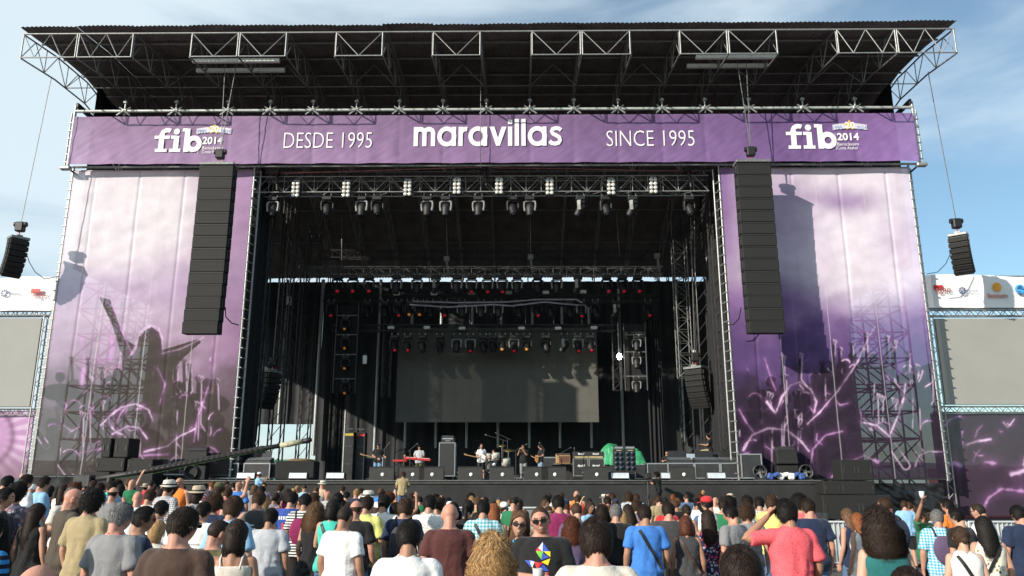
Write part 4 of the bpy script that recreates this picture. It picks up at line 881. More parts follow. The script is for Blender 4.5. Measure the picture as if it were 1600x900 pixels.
for p, px, Y, lb, z in ((C1, 356, 40.6, 'silver edged flight case under first left mixing desk', 0), (C1, 405, 40.6, 'silver edged flight case under second left mixing desk', 0), (C1, 440, 40.9, 'silver edged flight case behind the low black box', 0), (C2, 340, 43, 'upright silver edged case by the left scrim', 0), (C2, 585, 44, 'upright silver edged case behind man in jean shorts', 0), (C2, 862, 44, 'upright flight case behind guitarist in blue jeans', 0), (C1, 1030, 41, 'silver edged flight case left of the right mixing desks', 0), (C1, 1062, 40.6, 'silver edged flight case under the sitting man', 0), (C1, 1104, 40.6, 'silver edged flight case under middle right desk', 0), (C1, 1142, 40.6, 'silver edged flight case under last right desk', 0), (C2, 1172, 39.7, 'upright silver edged case before the purple scrim', 0), (C1, 960, 41.5, 'flight case platform carrying the bass cabinets', -.35), (C1, 700, 40.6, 'low flight case below the tall amplifier', -.5), (C1, 885, 42, 'flight case below the tan amplifier', 0), (C1, 768, 43.5, 'low riser case in front of the drum kit', -.55), (C1, 802, 42.5, 'low riser case right of the drum kit', -.55), (C1, 1010, 42.5, 'flight case right of the green tarpaulin', 0)):
    v = SP(px, Y); v.z += z; place(p, v, lb, 'flight cases on the stage') if z >= -.4 else place(p, v, lb, 'flight cases on the stage', sc=.85)
def desk_proto():
    t = thing('mixing_desk', '', 'mixing desk', (0, 0, 0)); MB().prism([(-.6, -.35, 0), (-.6, .35, 0), (-.6, .35, .26), (-.6, -.35, .1)], (1.2, 0, 0)).build('console', DARK, t); m = MB(); r = random.Random(1)
    for i in range(16):
        for j in range(4): y = -.28 + j * .16; m.box((-.54 + i * .072, y, .135 + (y + .35) * .228), (.02, .03, .03))
    m.build('faders', ALU, t); MB().box((0, .42, .42), (.9, .05, .36), rot=Matrix.Rotation(R(-12), 3, 'X'), bev=.01).build('meter_bridge', BLACK, t); return t
DK = desk_proto()
for px, lb in ((356, 'first black mixing desk at the left stage side'), (405, 'second black mixing desk at the left stage side'), (1062, 'black mixing desk before the sitting man in black'), (1104, 'black mixing desk right of the sitting man'), (1142, 'last black mixing desk by the purple scrim edge')):
    v = SP(px, 40.6); v.z += .84; place(DK, v, lb, 'mixing desks at the stage sides')
v = SP(465, 39.8); t = thing('covered_box', 'low black cloth covered box at the left stage edge', 'box', v); MB().box(v + Vector((0, 0, .45)), (1.9, 1, .9), bev=.06).build('box', BLACKC, t); MB().sphere(v + Vector((.1, 0, .93)), (.7, .4, .1), 12, 6).build('cover_fold', M('brown_cloth', (.16, .11, .05), .9), t)
# tall amp
v = SP(699, 40.2); t = thing('amplifier_rack', 'tall black bass rig with rack units and silver edging', 'amplifier', v)
MB().box(v + Vector((0, 0, .98)), (.74, .7, 1.56), bev=.02).build('speaker_cabinet', TOLEX, t); m = MB()
for x in (-.38, .38):
    for y in (-.34, .34): m.box(v + Vector((x, y, .98)), (.04, .04, 1.6))
for z in (.2, 1.77): m.box(v + Vector((0, -.36, z)), (.8, .04, .04))
m.build('edging', ALU, t); MB().box(v + Vector((.02, 0, 1.92)), (.66, .5, .26), bev=.02).build('amplifier_head', BLACK, t); MB().box(v + Vector((.02, -.255, 1.98)), (.5, .02, .06)).build('control_panel', ALU, t); MB().box(v + Vector((0, 0, 2.09)), (.56, .4, .08)).build('rack_unit', DARK, t)
m = MB()
for k in range(5): m.box(v + Vector((.02 + (k - 2) * .05, -.262, 1.87)), (.03, .02, .02))
m.build('lettering', WHITE, t)
for x in (-.3, .3): MB().tube(v + Vector((x - .03, -.25, .08)), v + Vector((x + .03, -.25, .08)), .08, 10).build('caster', RUB, t)
# guitar stacks
def stack_proto():
    t = thing('guitar_stack', '', 'amplifier', (0, 0, 0)); MB().box((0, 0, .58), (.78, .4, .80), bev=.02).build('speaker_cabinet', TOLEX, t); MB().box((0, 0, 1.15), (.76, .34, .30), bev=.02).build('amplifier_head', TOLEX, t); MB().box((0, -.175, 1.05), (.66, .012, .07)).build('gold_panel', GOLDP, t); m = MB()
    for z in (.2, .97): m.box((0, -.204, z), (.76, .012, .014))
    for x in (-.375, .375): m.box((x, -.204, .58), (.014, .012, .78))
    m.build('piping', M('pale_piping', (.5, .5, .46), .6), t)
    MB().box((0, 0, .1), (.8, .42, .15)).build('base', BLACK, t); return t
def script(parent, c, w, h):
    cu = bpy.data.curves.new('t', 'FONT'); cu.body = 'Marshall'; cu.shear = .3; cu.offset = .02; ob = bpy.data.objects.new('t', cu); COL.objects.link(ob); me = bpy.data.meshes.new_from_object(ob.evaluated_get(bpy.context.evaluated_depsgraph_get())); V = np.array([p.co[:] for p in me.vertices]); fs = [list(p.vertices) for p in me.polygons]; bpy.data.objects.remove(ob)
    mn, mx_ = V.min(0), V.max(0); q = (V - mn) / np.maximum(mx_ - mn, 1e-6); MB().add([(c[0] + (a[0] - .5) * w, c[1], c[2] + (a[1] - .5) * h) for a in q], fs).build('script_lettering', WHITE, parent)
ST = stack_proto(); script(ST, (0, -.207, .66), .34, .11); script(ST, (0, -.177, 1.2), .3, .09)
place(ST, SP(908, 40.4), 'black guitar stack with white script, beside the tan amplifier', 'guitar stacks', sc=1.05); place(ST, SP(931, 40.4), 'black guitar stack with white script, left of the green tarpaulin', 'guitar stacks', sc=1.05)
v = SP(880, 40.6) + Vector((0, 0, .78)); t = thing('combo_amplifier', 'tan combo guitar amplifier with brown grille on a case', 'amplifier', v); MB().box(v + Vector((0, 0, .25)), (.72, .3, .5), bev=.03).build('cabinet', M('tan_vinyl', (.38, .22, .10), .6), t); MB().box(v + Vector((.05, -.155, .22)), (.5, .014, .32)).build('grille', M('brown_grille', (.12, .055, .03), .8), t); MB().box(v + Vector((0, -.155, .46)), (.66, .012, .06)).build('control_panel', DARK, t)
v = SP(882, 42) ; tag(MB().box(v + Vector((0, -.6, .4)), (1.3, .5, .75), bev=.02).build('speaker_box', TOLEX), 'black speaker box under the tan amplifier', 'speaker')
def bass_proto():
    t = thing('bass_cabinet', '', 'speaker', (0, 0, 0)); MB().box((0, 0, .72), (.64, .5, 1.36), bev=.02).build('cabinet', TOLEX, t)
    for j in range(4):
        for i in range(2): MB().lathe([(0, .03), (.05, .0), (.125, .012), (.135, 0), (.14, .014), (.14, .02), (0, .035)][::-1], ((i - .5) * .29, -.25, .27 + j * .29), 14, rot=Matrix.Rotation(R(90), 3, 'X')).build('speaker_cone', M('blue_cone', (.02, .03, .045), .4), t)
    MB().box((0, 0, 1.5), (.6, .4, .2), bev=.015).build('amplifier_head', DARK, t); MB().box((0, -.205, 1.5), (.52, .012, .1)).build('control_panel', ALU, t); MB().box((0, -.255, 1.34), (.3, .012, .05)).build('gold_badge', GOLDP, t); return t
BA = bass_proto()
for px, s in ((967, 'left'), (985, 'right')):
    v = SP(px, 40.3); v.z += .35; place(BA, v, '%s one of the twin eight-cone bass cabinets before the tarpaulin' % s, 'bass cabinets', sc=.80)
def heap():
    v = SP(970, 43); t = thing('tarpaulin', 'crumpled green tarpaulin covering a drum riser at stage right', 'tarpaulin', v + Vector((0, 0, .7)))
    def fn(u, w_):
        x = (u - .5) * 2.15; a = (w_ - .5) * 2; prof = max(0, 1 - abs(a) ** 4); e = max(0, 1 - abs((u - .5) * 2) ** 6); z = .8 + 1.08 * prof * e * (.85 + .15 * math.sin(u * 7)) ; k = .12 * mnoise.noise((u * 9, w_ * 7, 2)) + .05 * mnoise.noise((u * 26, w_ * 20, 8))
        return v + Vector((x * 1.12 + k, a * .9 + k, z + k))
    MB().grid(fn, 60, 40).build('tarpaulin_sheet', M('green_tarp', (.04, .30, .13), .55, var=.3, scale=4), t)
    m = MB(); m.box(v + Vector((0, 0, .4)), (2.1, 1.6, .75)); m.build('riser', CASE, t)
heap()
# keyboard
v = SP(652, 40.0); t = thing('keyboard', 'red stage keyboard on a black crossed stand', 'keyboard', v); MB().box(v + Vector((0, 0, 1.0)), (1.3, .36, .11), rot=Matrix.Rotation(R(4), 3, 'Y'), bev=.02).build('keyboard_body', RED, t); m = MB()
for k in range(28): m.box(v + Vector((-.55 + k * .041, .07, 1.065 - (-.55 + k * .041) * .07)), (.036, .16, .016))
m.build('keys', WHITE, t); m = MB()
for y in (-.13, .13): m.tube(v + Vector((-.4, y, 0)), v + Vector((.4, y, .94)), .022, 6); m.tube(v + Vector((.4, y, 0)), v + Vector((-.4, y, .94)), .022, 6)
m.build('crossed_stand', BLACK, t)
v = SP(625, 41); t = thing('synthesizer', 'small red keyboard and pedals on a stand at left', 'keyboard', v); MB().box(v + Vector((0, 0, .95)), (.7, .35, .1), bev=.02).build('body', RED, t); m = MB(); m.tube(v, v + Vector((0, 0, .9)), .03, 6); m.box(v + Vector((0, 0, .04)), (.5, .4, .05)); m.build('stand', BLACK, t)
def guitar(loc, rot, mat, label, sc=1):
    t = thing('electric_guitar', label, 'guitar', loc); o = Matrix.Rotation(0, 3, 'X'); pts = [(-.16, -.02), (-.19, -.12), (-.13, -.21), (.0, -.225), (.13, -.21), (.19, -.12), (.15, -.02), (.12, .05), (.15, .14), (.08, .13), (.05, .08), (-.05, .08), (-.09, .16), (-.15, .15), (-.12, .05)]
    f = lambda p: loc + rot @ (Vector(p) * sc); m = MB(); m.prism([f((x, -.025, z)) for x, z in pts], rot @ Vector((0, .05 * sc, 0))); m.build('guitar_body', mat, t); m = MB(); m.prism([f((-.025, -.035, .06)), f((.025, -.035, .06)), f((.02, -.035, .66)), f((-.02, -.035, .66))], rot @ Vector((0, .02 * sc, 0))); m.build('neck', M('guitar_neck', (.35, .2, .09), .4), t); m = MB(); m.prism([f((-.03, -.036, .66)), f((.03, -.036, .66)), f((.055, -.036, .84)), (f((-.02, -.036, .82)))], rot @ Vector((0, .02 * sc, 0))); m.build('headstock', MC['guitar_neck'], t); return t
guitar(SP(630, 40.5) + Vector((0, 0, .3)), Matrix.Rotation(R(-15), 3, 'X'), M('guitar_red', (.3, .04, .03), .25), 'spare red guitar standing upright left of the keyboard', 1.15)
# drum kit
def drums():
    v = SP(772, 43.0) + Vector((0, 0, .3)); t = thing('drum_kit', 'drum kit with dark bass drum and cymbals at centre stage', 'drum kit', v); CH = M('chrome', (.6, .6, .6), .15, 1); DR = M('drum_wrap', (.55, .53, .46), .35); rx = Matrix.Rotation(R(90), 3, 'X')
    MB().box(v + Vector((0, .3, -.15)), (2.6, 2.2, .28), bev=.02).build('riser', CASE, t)
    b = MB().lathe([(0, -.22), (.33, -.22), (.34, -.2), (.34, .2), (.33, .22), (0, .22)], v + Vector((-.1, -.3, .36)), 24, rot=rx).build('bass_drum', BLACK, t); MB().lathe([(.31, 0), (.36, 0), (.36, .05), (.31, .05), (.31, 0)], v + Vector((-.1, -.5, .36)), 24, rot=rx).build('hoop', DARK, b)
    MB().lathe([(0, 0), (.09, 0), (.09, .01), (0, .01)], v + Vector((.02, -.53, .5)), 12, rot=rx).build('drumhead_badge', WHITE, b)
    for x, y, z, r, h in ((-.28, -.2, .82, .17, .24), (.12, -.2, .84, .19, .26), (.62, .1, .42, .23, .42), (-.55, .2, .6, .19, .16)): MB().lathe([(0, 0), (r, 0), (r, h), (r * .98, h + .01), (0, h + .005)], v + Vector((x, y, z)), 20, rot=Matrix.Rotation(R(14), 3, 'X')).build('drum', DR, t)
    for x, y, z, r in ((-.8, -.1, 1.15, .24), (.75, -.05, 1.25, .28), (.4, .1, 1.5, .22), (-.6, -.3, .95, .2)):
        m = MB(); m.tube(v + Vector((x, y, 0)), v + Vector((x, y, z)), .015, 6)
        for k in range(3): a_ = 2.1 * k; m.tube(v + Vector((x, y, .25)), v + Vector((x + .22 * math.cos(a_), y + .22 * math.sin(a_), 0)), .012, 5)
        m.build('cymbal_stand', CH, t); MB().lathe([(0, .03), (.05, .025), (r, 0), (r, -.006), (.04, .015), (0, .018)], v + Vector((x, y, z)), 20, rot=Matrix.Rotation(R(18), 3, 'X')).build('cymbal', M('brass', (.6, .45, .18), .25, .9), t)
drums()
def micstand(px, Y, h, boom, lb):
    v = SP(px, Y); t = thing('microphone_stand', lb, 'microphone stand', v, 'microphone stands'); m = MB(); m.tube(v + Vector((0, 0, .05)), v + Vector((0, 0, h)), .018, 6)
    for k in range(3): a_ = 2.1 * k + .4; m.tube(v + Vector((0, 0, .18)), v + Vector((.28 * math.cos(a_), .28 * math.sin(a_), .01)), .014, 5)
    m.build('stand', DARK, t); e = v + Vector((boom, .05, h + .3 * (abs(boom) > .1))); m = MB(); m.tube(v + Vector((-boom * .3, 0, h - .05)), e, .014, 5); m.build('boom', DARK, t); m = MB(); m.tube(e, e + Vector((boom * .08 + .01, .12, .03)), .026, 8, r2=.034); m.build('microphone', STEELD, t)
for a_ in ((748, 39.6, 1.5, 0, 'microphone stand before the guitarist in white top'), (786, 44, 2.1, -.9, 'tall boom microphone stand over the drums, left arm'), (793, 44, 2.2, -.6, 'tall boom microphone stand over the drums, right arm'), (806, 40, 1.4, .5, 'boom microphone stand right of the drum kit'), (876, 41.5, 1.3, .5, 'boom microphone stand behind the tan amplifier'), (600, 39.5, 1.45, .2, 'microphone stand at man in jean shorts'), (640, 39.6, 1.4, .3, 'microphone stand at the red keyboard'), (898, 39.8, 1.5, 0, 'straight microphone stand by the guitar stacks'), (850, 39.7, 1.45, -.2, 'microphone stand at guitarist in blue jeans')): micstand(*a_)
# side speakers at the wings
for px, lb, Y in ((308, 'black monitor speaker stack before the mauve scrim', 39.4), (1229, 'black monitor speaker stack before the purple scrim', 39.4)):
    v = SP(px, Y); t = thing('monitor_stack', lb, 'speaker', v); MB().box(v + Vector((0, 0, .35)), (1.0, .5, .66), bev=.03).build('lower_cabinet', GRILLE, t); MB().box(v + Vector((0, 0, 1.0)), (1.0, .55, .6), rot=Matrix.Rotation(R(-10), 3, 'X'), bev=.03).build('upper_cabinet', GRILLE, t); MB().box(v + Vector((0, .02, 1.42)), (.9, .4, .22), rot=Matrix.Rotation(R(20), 3, 'X'), bev=.02).build('top_lid', DARK, t)
def barrel(px, lb):
    v = SP(px, 39.2); t = thing('stage_fan', lb, 'fan', v); rx = Matrix.Rotation(R(90), 3, 'X'); MB().lathe([(.3, -.2), (.34, -.18), (.34, .18), (.3, .2), (.28, .0), (.3, -.2)], v + Vector((0, 0, .38)), 18, rot=rx).build('housing', DARK, t); m = MB()
    for k in range(5): a_ = 6.283 * k / 5; m.box(v + Vector((.15 * math.cos(a_), 0, .38 + .15 * math.sin(a_))), (.28, .02, .1), rot=Matrix.Rotation(-a_, 3, 'Y') @ Matrix.Rotation(.5, 3, 'X'))
    m.build('blades', STEELD, t); m = MB(); m.box(v + Vector((0, 0, .03)), (.5, .4, .05)); m.build('foot', DARK, t)
barrel(1186, 'round black stage fan by the upright case at right'); barrel(1258, 'round black stage fan at far right stage edge'); barrel(300, 'round black stage fan below the left monitor stack')
v = SP(1228, 38.9); t = thing('equipment_bags', 'pile of white and blue bags under the right monitor stack', 'bag pile', v); r = random.Random(2)
for k in range(7): MB().box(v + Vector(((k - 3) * .24, r.uniform(-.1, .1), .17 + .08 * (k % 2))), (.3, .26, .3 - .1 * (k % 2)), rot=Matrix.Rotation(r.uniform(-.4, .4), 3, 'Y'), bev=.06).build('bag', [WHITE, M('blue_bag', (.04, .09, .28), .6)][k in (0, 1, 5, 6)], t)
tag(MB().box(SP(1080, 43) + Vector((0, 0, 1.1)), (1.3, .7, .5), bev=.05).build('covered_console', M('pale_blue_cover', (.36, .44, .52), .7)), 'pale blue covered console behind the sitting man', 'console')
tag(MB().box(SP(1080, 43) + Vector((0, 0, .42)), (1.2, .6, .84), bev=.02).build('console_stand', CASE), 'black stand under the pale blue console', 'stand')
for px, Y, lb, h in ((545, 43, 'dark dimmer rack with yellow tag beside left post', 2.5), (563, 43.4, 'dark dimmer rack with red tag left of man in jean shorts', 2.5)):
    v = SP(px, Y); t = thing('dimmer_rack', lb, 'rack', v); MB().box(v + Vector((0, 0, h / 2)), (.5, .6, h), bev=.02).build('rack_body', BLACK, t)
    for k in range(6): MB().box(v + Vector((0, -.305, .4 + k * .45)), (.36, .02, .08)).build('rack_panel', DARK if k % 2 else BLACK, t)
    MB().box(v + Vector((0, -.31, h - .15)), (.42, .02, .12)).build('colour_tag', M('yellow_tag', (.5, .38, .03), .5) if px < 550 else RED, t)
# ================================================================== SUB STACKS
def sub_stack(label, boxes, Y):
    t = thing('subwoofer_stack', label, 'subwoofer', at((boxes[0][0] + boxes[0][1]) / 2, 760, Y))
    for x0, x1, y0, y1 in boxes:
        A, B = at(x0, y1, Y), at(x1, y0, Y); zb = max(A.z, 0.05); c = ((A.x + B.x) / 2, Y + .55, (zb + B.z) / 2); cb = MB().box(c, (B.x - A.x - .02, 1.1, B.z - zb - .02), bev=.03).build('cabinet', GRILLE, t)
        m = MB()
        for s in (-1, 1): m.box((c[0] + s * ((B.x - A.x) / 2 - .12), Y - .012, c[2]), (.05, .02, (B.z - zb) * .3))
        m.build('handle', DARK, cb)
sub_stack('stepped stack of black subwoofers before the mauve scrim', [(121, 172, 737, 800), (173, 240, 737, 800), (147, 196, 715, 737), (197, 240, 717, 737), (156, 175, 684, 715), (176, 203, 684, 715)], 37.6)
sub_stack('stepped stack of black subwoofers before the purple scrim', [(1288, 1345, 773, 812), (1346, 1392, 773, 812), (1288, 1314, 751, 773), (1315, 1367, 751, 773), (1316, 1338, 718, 751), (1339, 1363, 718, 751)], 37.2)
a = at(1366, 755, 39.5); b_ = at(1484, 830, 39.5)
def fn(u, v):
    x = a.x + (b_.x - a.x) * u; return (x, 39.6 + .12 * mnoise.noise((x * 1.3, v * 3, 4)) + .06 * mnoise.noise((x * 4 + v * 5, v * 8, 2)), .02 + (a.z - .02) * v)
tag(MB().grid(fn, 90, 60).build('plastic_sheet', M('black_plastic', (.015, .015, .016), .28, var=.2)), 'wrinkled shiny black plastic sheet under the purple scrim', 'plastic sheet')
a = at(48, 745, 39.6); b_ = at(130, 830, 39.6)
tag(MB().grid(lambda u, v: (a.x + (b_.x - a.x) * u, 39.6 + .1 * mnoise.noise((u * 6, v * 3, 4)), .02 + (a.z - .02) * v), 50, 30).build('plastic_sheet', MC['black_plastic']), 'black plastic sheet under the mauve scrim', 'plastic sheet')

# ================================================================== CAMERA CRANE
def crane():
    Y = 33.5; P = [at(130, 752, Y), at(200, 741, Y), at(300, 723, Y), at(410, 701, Y), at(446, 695, Y)]; t = thing('camera_crane', 'long black camera crane boom slanting up before the left scrim', 'camera crane', at(175, 770, Y))
    MB().path(P, [.09, .12, .11, .10, .09], 8).build('boom', BLACK, t)
    m = MB()
    for k in range(26):
        q = P[1].lerp(P[3], k / 25); m.sphere(q, (.22, .125, .125), 8, 6)
    m.build('boom_wrapping', BLACKC, t)
    MB().path([at(438, 696, Y), at(452, 694, Y), at(472, 690, Y)], [.10, .12, .10], 9).build('pale_sleeve', M('sleeve_cloth', (.42, .40, .26), .8, var=.5, scale=6), t)
    MB().path([at(472, 690, Y), at(482, 688, Y), at(487, 687, Y)], [.10, .12, .07], 8).build('camera_head', BLACK, t)
    b = at(172, 745, Y); m = MB(); m.tube((b.x, Y, 0), (b.x, Y, b.z), .12, 8)
    for k in range(3): a_ = 2.1 * k; m.tube((b.x, Y, .9), (b.x + .9 * math.cos(a_), Y + .9 * math.sin(a_), .05), .05, 6)
    m.build('pedestal', DARK, t)
    c = at(132, 752, Y)
    m = MB(); m.box(c, (.7, .5, .5), bev=.05); m.build('counterweight', DARK, t)
    m = MB(); m.path([at(180, 748, Y - .2), at(240, 740, Y - .2), at(300, 727, Y - .2), at(360, 714, Y - .2), at(430, 701, Y - .2)], .009, 5); m.build('green_cable', M('green_cable', (.02, .07, .02), .7), t)
crane()
# ================================================================== BARRIERS
def barrier_proto():
    t = thing('crowd_barrier', '', 'barrier', (0, 0, 0)); w, h = 2.25, 1.12; m = MB(); m.tube((-w / 2 + .02, 0, .12), (w / 2 - .02, 0, .12), .025, 6); m.tube((-w / 2 + .02, 0, h), (w / 2 - .02, 0, h), .03, 6)
    for s in (-1, 1): m.tube((s * (w / 2 - .02), 0, .03), (s * (w / 2 - .02), 0, h), .028, 6)
    GAL = M('galvanised_barrier', (.60, .62, .62), .5, .2, var=.12); m.build('frame', GAL, t); m = MB()
    for k in range(19): x = -w / 2 + w * (k + .5) / 19; m.tube((x, 0, .12), (x, 0, h), .013, 5)
    m.build('bars', GAL, t)
    for s in (-1, 1): MB().box((s * .8, 0, .03), (.06, .62, .045), bev=.008).build('foot', GAL, t)
    MB().box((0, .05, .62), (w - .1, .012, .96)).build('pale_sheet', M('pale_sheeting', (.46, .49, .50), .6, var=.15, scale=2), t); return t
BR = barrier_proto(); YB2 = 21.6; x = at(1238, 850, YB2).x + 1.1; k = 0
while x < at(1690, 850, YB2).x:
    place(BR, (x, YB2, gz(x, YB2)), ['pale metal crowd barrier behind the navy shirted man', 'pale metal crowd barrier right of the navy shirted man', 'pale metal crowd barrier before the black subwoofer stack', 'pale metal crowd barrier behind the woman in navy skirt', 'pale metal crowd barrier right of the woman in navy skirt', 'pale metal crowd barrier at the right frame edge', 'pale metal crowd barrier beyond the frame edge', 'last pale metal crowd barrier on the right'][min(k, 7)], 'crowd barriers on the right', R((k % 3 - 1) * 1.2)); x += 2.27; k += 1
def pit():
    x = at(130, 780, 34.6).x; i = 0
    t = thing('pit_barrier', 'long silver topped pit barrier before the stage', 'barrier', (CX, 34.6, 0)); x1 = at(1236, 780, 34.6).x; h = 1.15
    MB().box(((x + x1) / 2, 34.6, h), (x1 - x, .16, .06), bev=.01).build('top_rail', MC['galvanised_barrier'], t); m = MB()
    MB().box(((x + x1) / 2, 34.65, h / 2), (x1 - x, .03, h - .08)).build('panel', ALU, t)
    while x < x1: m.tube((x, 34.7, 0), (x, 34.7, h), .04, 5); m.tube((x, 34.7, h * .9), (x, 35.6, .02), .03, 5); x += 1.1
    m.build('braces', STEELD, t)
pit()
# ================================================================== PEOPLE
def loft(rings, cap=True):
    n = len(rings[0]); v = [p for r in rings for p in r]; k = len(rings)
    f = [(i * n + j, i * n + (j + 1) % n, (i + 1) * n + (j + 1) % n, (i + 1) * n + j) for i in range(k - 1) for j in range(n)]
    if cap:
        for i, o in ((0, 1), (k - 1, 0)):
            c = len(v); v.append(sum((Vector(p) for p in rings[i]), Vector()) / n); b = i * n; f += [((b + j), c, b + (j + 1) % n)[::1 if o else -1] for j in range(n)]
    return v, f
def ering(c, rx, ry, n=20, sq=2.3):
    o = []
    for i in range(n):
        t = 6.2832 * i / n; a, b = math.cos(t), math.sin(t); o.append(Vector((c[0] + rx * math.copysign(abs(a) ** (2 / sq), a), c[1] + ry * math.copysign(abs(b) ** (2 / sq), b), c[2])))
    return o
def limb(pts, rads, n=12, ends=True):
    """tapered tube with rounded ends"""
    P = [Vector(p) for p in pts]; d0 = (P[1] - P[0]).normalized(); d1 = (P[-1] - P[-2]).normalized()
    Q = []; RR = []
    if ends: Q += [P[0] - d0 * rads[0] * .75, P[0] - d0 * rads[0] * .45]; RR += [rads[0] * .5, rads[0] * .85]
    Q += P; RR += list(rads)
    if ends: Q += [P[-1] + d1 * rads[-1] * .45, P[-1] + d1 * rads[-1] * .8]; RR += [rads[-1] * .85, rads[-1] * .45]
    rings = []; a = None
    for i in range(len(Q)):
        d = (Q[min(i + 1, len(Q) - 1)] - Q[max(i - 1, 0)]).normalized()
        if a is None: _, a, b = frame(d)
        else: a = (a - d * a.dot(d)).normalized()
        b = d.cross(a); rings.append([Q[i] + (a * math.cos(t) + b * math.sin(t)) * RR[i] for t in [6.2832 * j / n for j in range(n)]])
    return loft(rings)
def bend(a, b, c, k=4):
    """smooth path a-b-c through the joint b"""
    a, b, c = Vector(a), Vector(b), Vector(c); return [a, a.lerp(b, .5), a.lerp(b, .86), (a.lerp(b, .96) + b.lerp(c, .06)) / 2 * .5 + b * .5, b.lerp(c, .14), b.lerp(c, .5), c]
def remesh(parts, vox, it=2, fac=.5):
    vs, fs = [], []
    for v, f in parts: o = len(vs); vs += [tuple(x) for x in v]; fs += [[i + o for i in q] for q in f]
    me = bpy.data.meshes.new('t'); me.from_pydata(vs, [], fs); bm = bmesh.new(); bm.from_mesh(me); bmesh.ops.recalc_face_normals(bm, faces=bm.faces); bm.to_mesh(me); bm.free()
    ob = bpy.data.objects.new('t', me); COL.objects.link(ob); md = ob.modifiers.new('r', 'REMESH'); md.mode = 'VOXEL'; md.voxel_size = vox
    if it: sm = ob.modifiers.new('s', 'SMOOTH'); sm.factor = fac; sm.iterations = it
    out_ = bpy.data.meshes.new_from_object(ob.evaluated_get(bpy.context.evaluated_depsgraph_get())); bpy.data.objects.remove(ob); bpy.data.meshes.remove(me)
    out_.polygons.foreach_set('use_smooth', [True] * len(out_.polygons)); return out_
def ml(me, mats):
    me.materials.clear()
    for m in mats: me.materials.append(m)
G = lambda x, s: math.exp(-(x / s) ** 2)
HR = (.0735, .095, .114)
def head_part(c, rot, fem):
    nu, nv = 44, 34; v = []
    for j in range(nv + 1):
        p = math.pi * j / nv
        for i in range(nu):
            t = 6.2832 * i / nu; x, y, z = math.sin(p) * math.cos(t), math.sin(p) * math.sin(t), math.cos(p); fr = max(0, y)
            kt = 1 + .36 * max(0, z) * (1 - max(0, z)); q = Vector((x * HR[0] * kt, y * HR[1] * kt, z * HR[2])); low = max(0, -z - .1)
            q.x *= 1 - (.42 if fem else .30) * low ** 1.3; q.y *= 1 - (.30 * low if y < 0 else .10 * low)
            if y > 0: q.y -= .006 * G(z - .5, .3) * 0
            q.y += fr ** 2 * (.018 * G(x, .17) * (G(z + .20, .11) + .55 * G(z + .05, .13)) + .006 * G(x, .25) * G(z + .50, .07) + .010 * G(x, .30) * G(z + .82, .14) + .005 * G(z - .24, .09))
            for s in (-1, 1): q.y -= fr ** 2 * .009 * G(x - s * .36, .17) * G(z - .06, .11); q.x += s * .004 * G(x - s * .75, .25) * G(z + .18, .2) * fr
            q.y -= fr ** 2 * .005 * G(x, .22) * G(z + .40, .05) + fr ** 2 * .004 * G(x, .2) * G(z + .64, .07)
            v.append(c + rot @ q)
    f = [(j * nu + i, (j + 1) * nu + i, (j + 1) * nu + (i + 1) % nu, j * nu + (i + 1) % nu) for j in range(nv) for i in range(nu)]
    parts = [(v, f)]
    for s in (-1, 1):
        m = MB().sphere((0, 0, 0), (.010, .021, .033), 10, 8); rr = Matrix.Rotation(s * R(-22), 3, 'Z') @ Matrix.Rotation(R(-10), 3, 'X')
        parts.append(([c + rot @ (rr @ Vector(q) + Vector((s * .076, -.012, -.008))) for q in m.v], m.f))
    return parts
def hand_parts(w, d, palm, side, sc=1.0, curl=.45):
    """w wrist, d pointing along the hand, palm = palm normal, thumb on the side given by side*(d x palm)"""
    w = Vector(w); d = Vector(d).normalized(); pn = Vector(palm); pn = (pn - d * pn.dot(d)).normalized(); s = d.cross(pn).normalized() * side; P = []
    rings = []
    for k, (t, wd, th) in enumerate(((-.02, .024, .021), (.02, .032, .020), (.055, .040, .017), (.085, .040, .014), (.097, .034, .011))):
        c = w + d * t * sc; rings.append([c + s * (math.cos(a) * wd * sc) + pn * (math.sin(a) * th * sc) for a in [6.2832 * i / 12 for i in range(12)]])
    P.append(loft(rings))
    for k in range(4):
        b = w + d * (.088 - .006 * abs(k - 1.2)) * sc + s * ((1.5 - k) * .0215 * sc); L = (.072, .080, .074, .058)[k] * sc; a = curl * (.7 + .15 * k); pts = [b - d * .02]; q = b; dd = d
        for j in range(3):
            an = a * (j + .5); dd = (d * math.cos(an) + pn * math.sin(an)).normalized(); q = q + dd * L * (.42, .32, .26)[j]; pts.append(q)
        P.append(limb(pts, [.0098 * sc, .0098 * sc, .0088 * sc, .0072 * sc], 8))
    b = w + d * .018 * sc + s * .026 * sc; t1 = b + (d * .6 + s * .75 + pn * .25).normalized() * .042 * sc; t2 = t1 + (d * .9 + s * .2 + pn * .4).normalized() * .036 * sc
    P.append(limb([w + d * .01 + s * .012, b, t1, t2], [.014 * sc, .0135 * sc, .0115 * sc, .0085 * sc], 8)); return P
TORSO = {0: [(.80, .10, .085, 0), (.88, .160, .112, -.006), (.96, .166, .117, -.008), (1.06, .152, .106, 0), (1.16, .156, .108, .004), (1.28, .178, .117, 0), (1.37, .182, .109, -.012), (1.43, .156, .088, -.018), (1.465, .10, .07, -.02), (1.50, .062, .062, -.014)],
         1: [(.80, .10, .085, 0), (.88, .165, .113, -.008), (.95, .170, .116, -.012), (1.06, .130, .092, 0), (1.15, .128, .092, .004), (1.26, .148, .110, .012), (1.35, .152, .098, -.006), (1.42, .136, .078, -.016), (1.46, .082, .06, -.018), (1.50, .052, .052, -.012)]}
SHX = {0: .187, 1: .154}
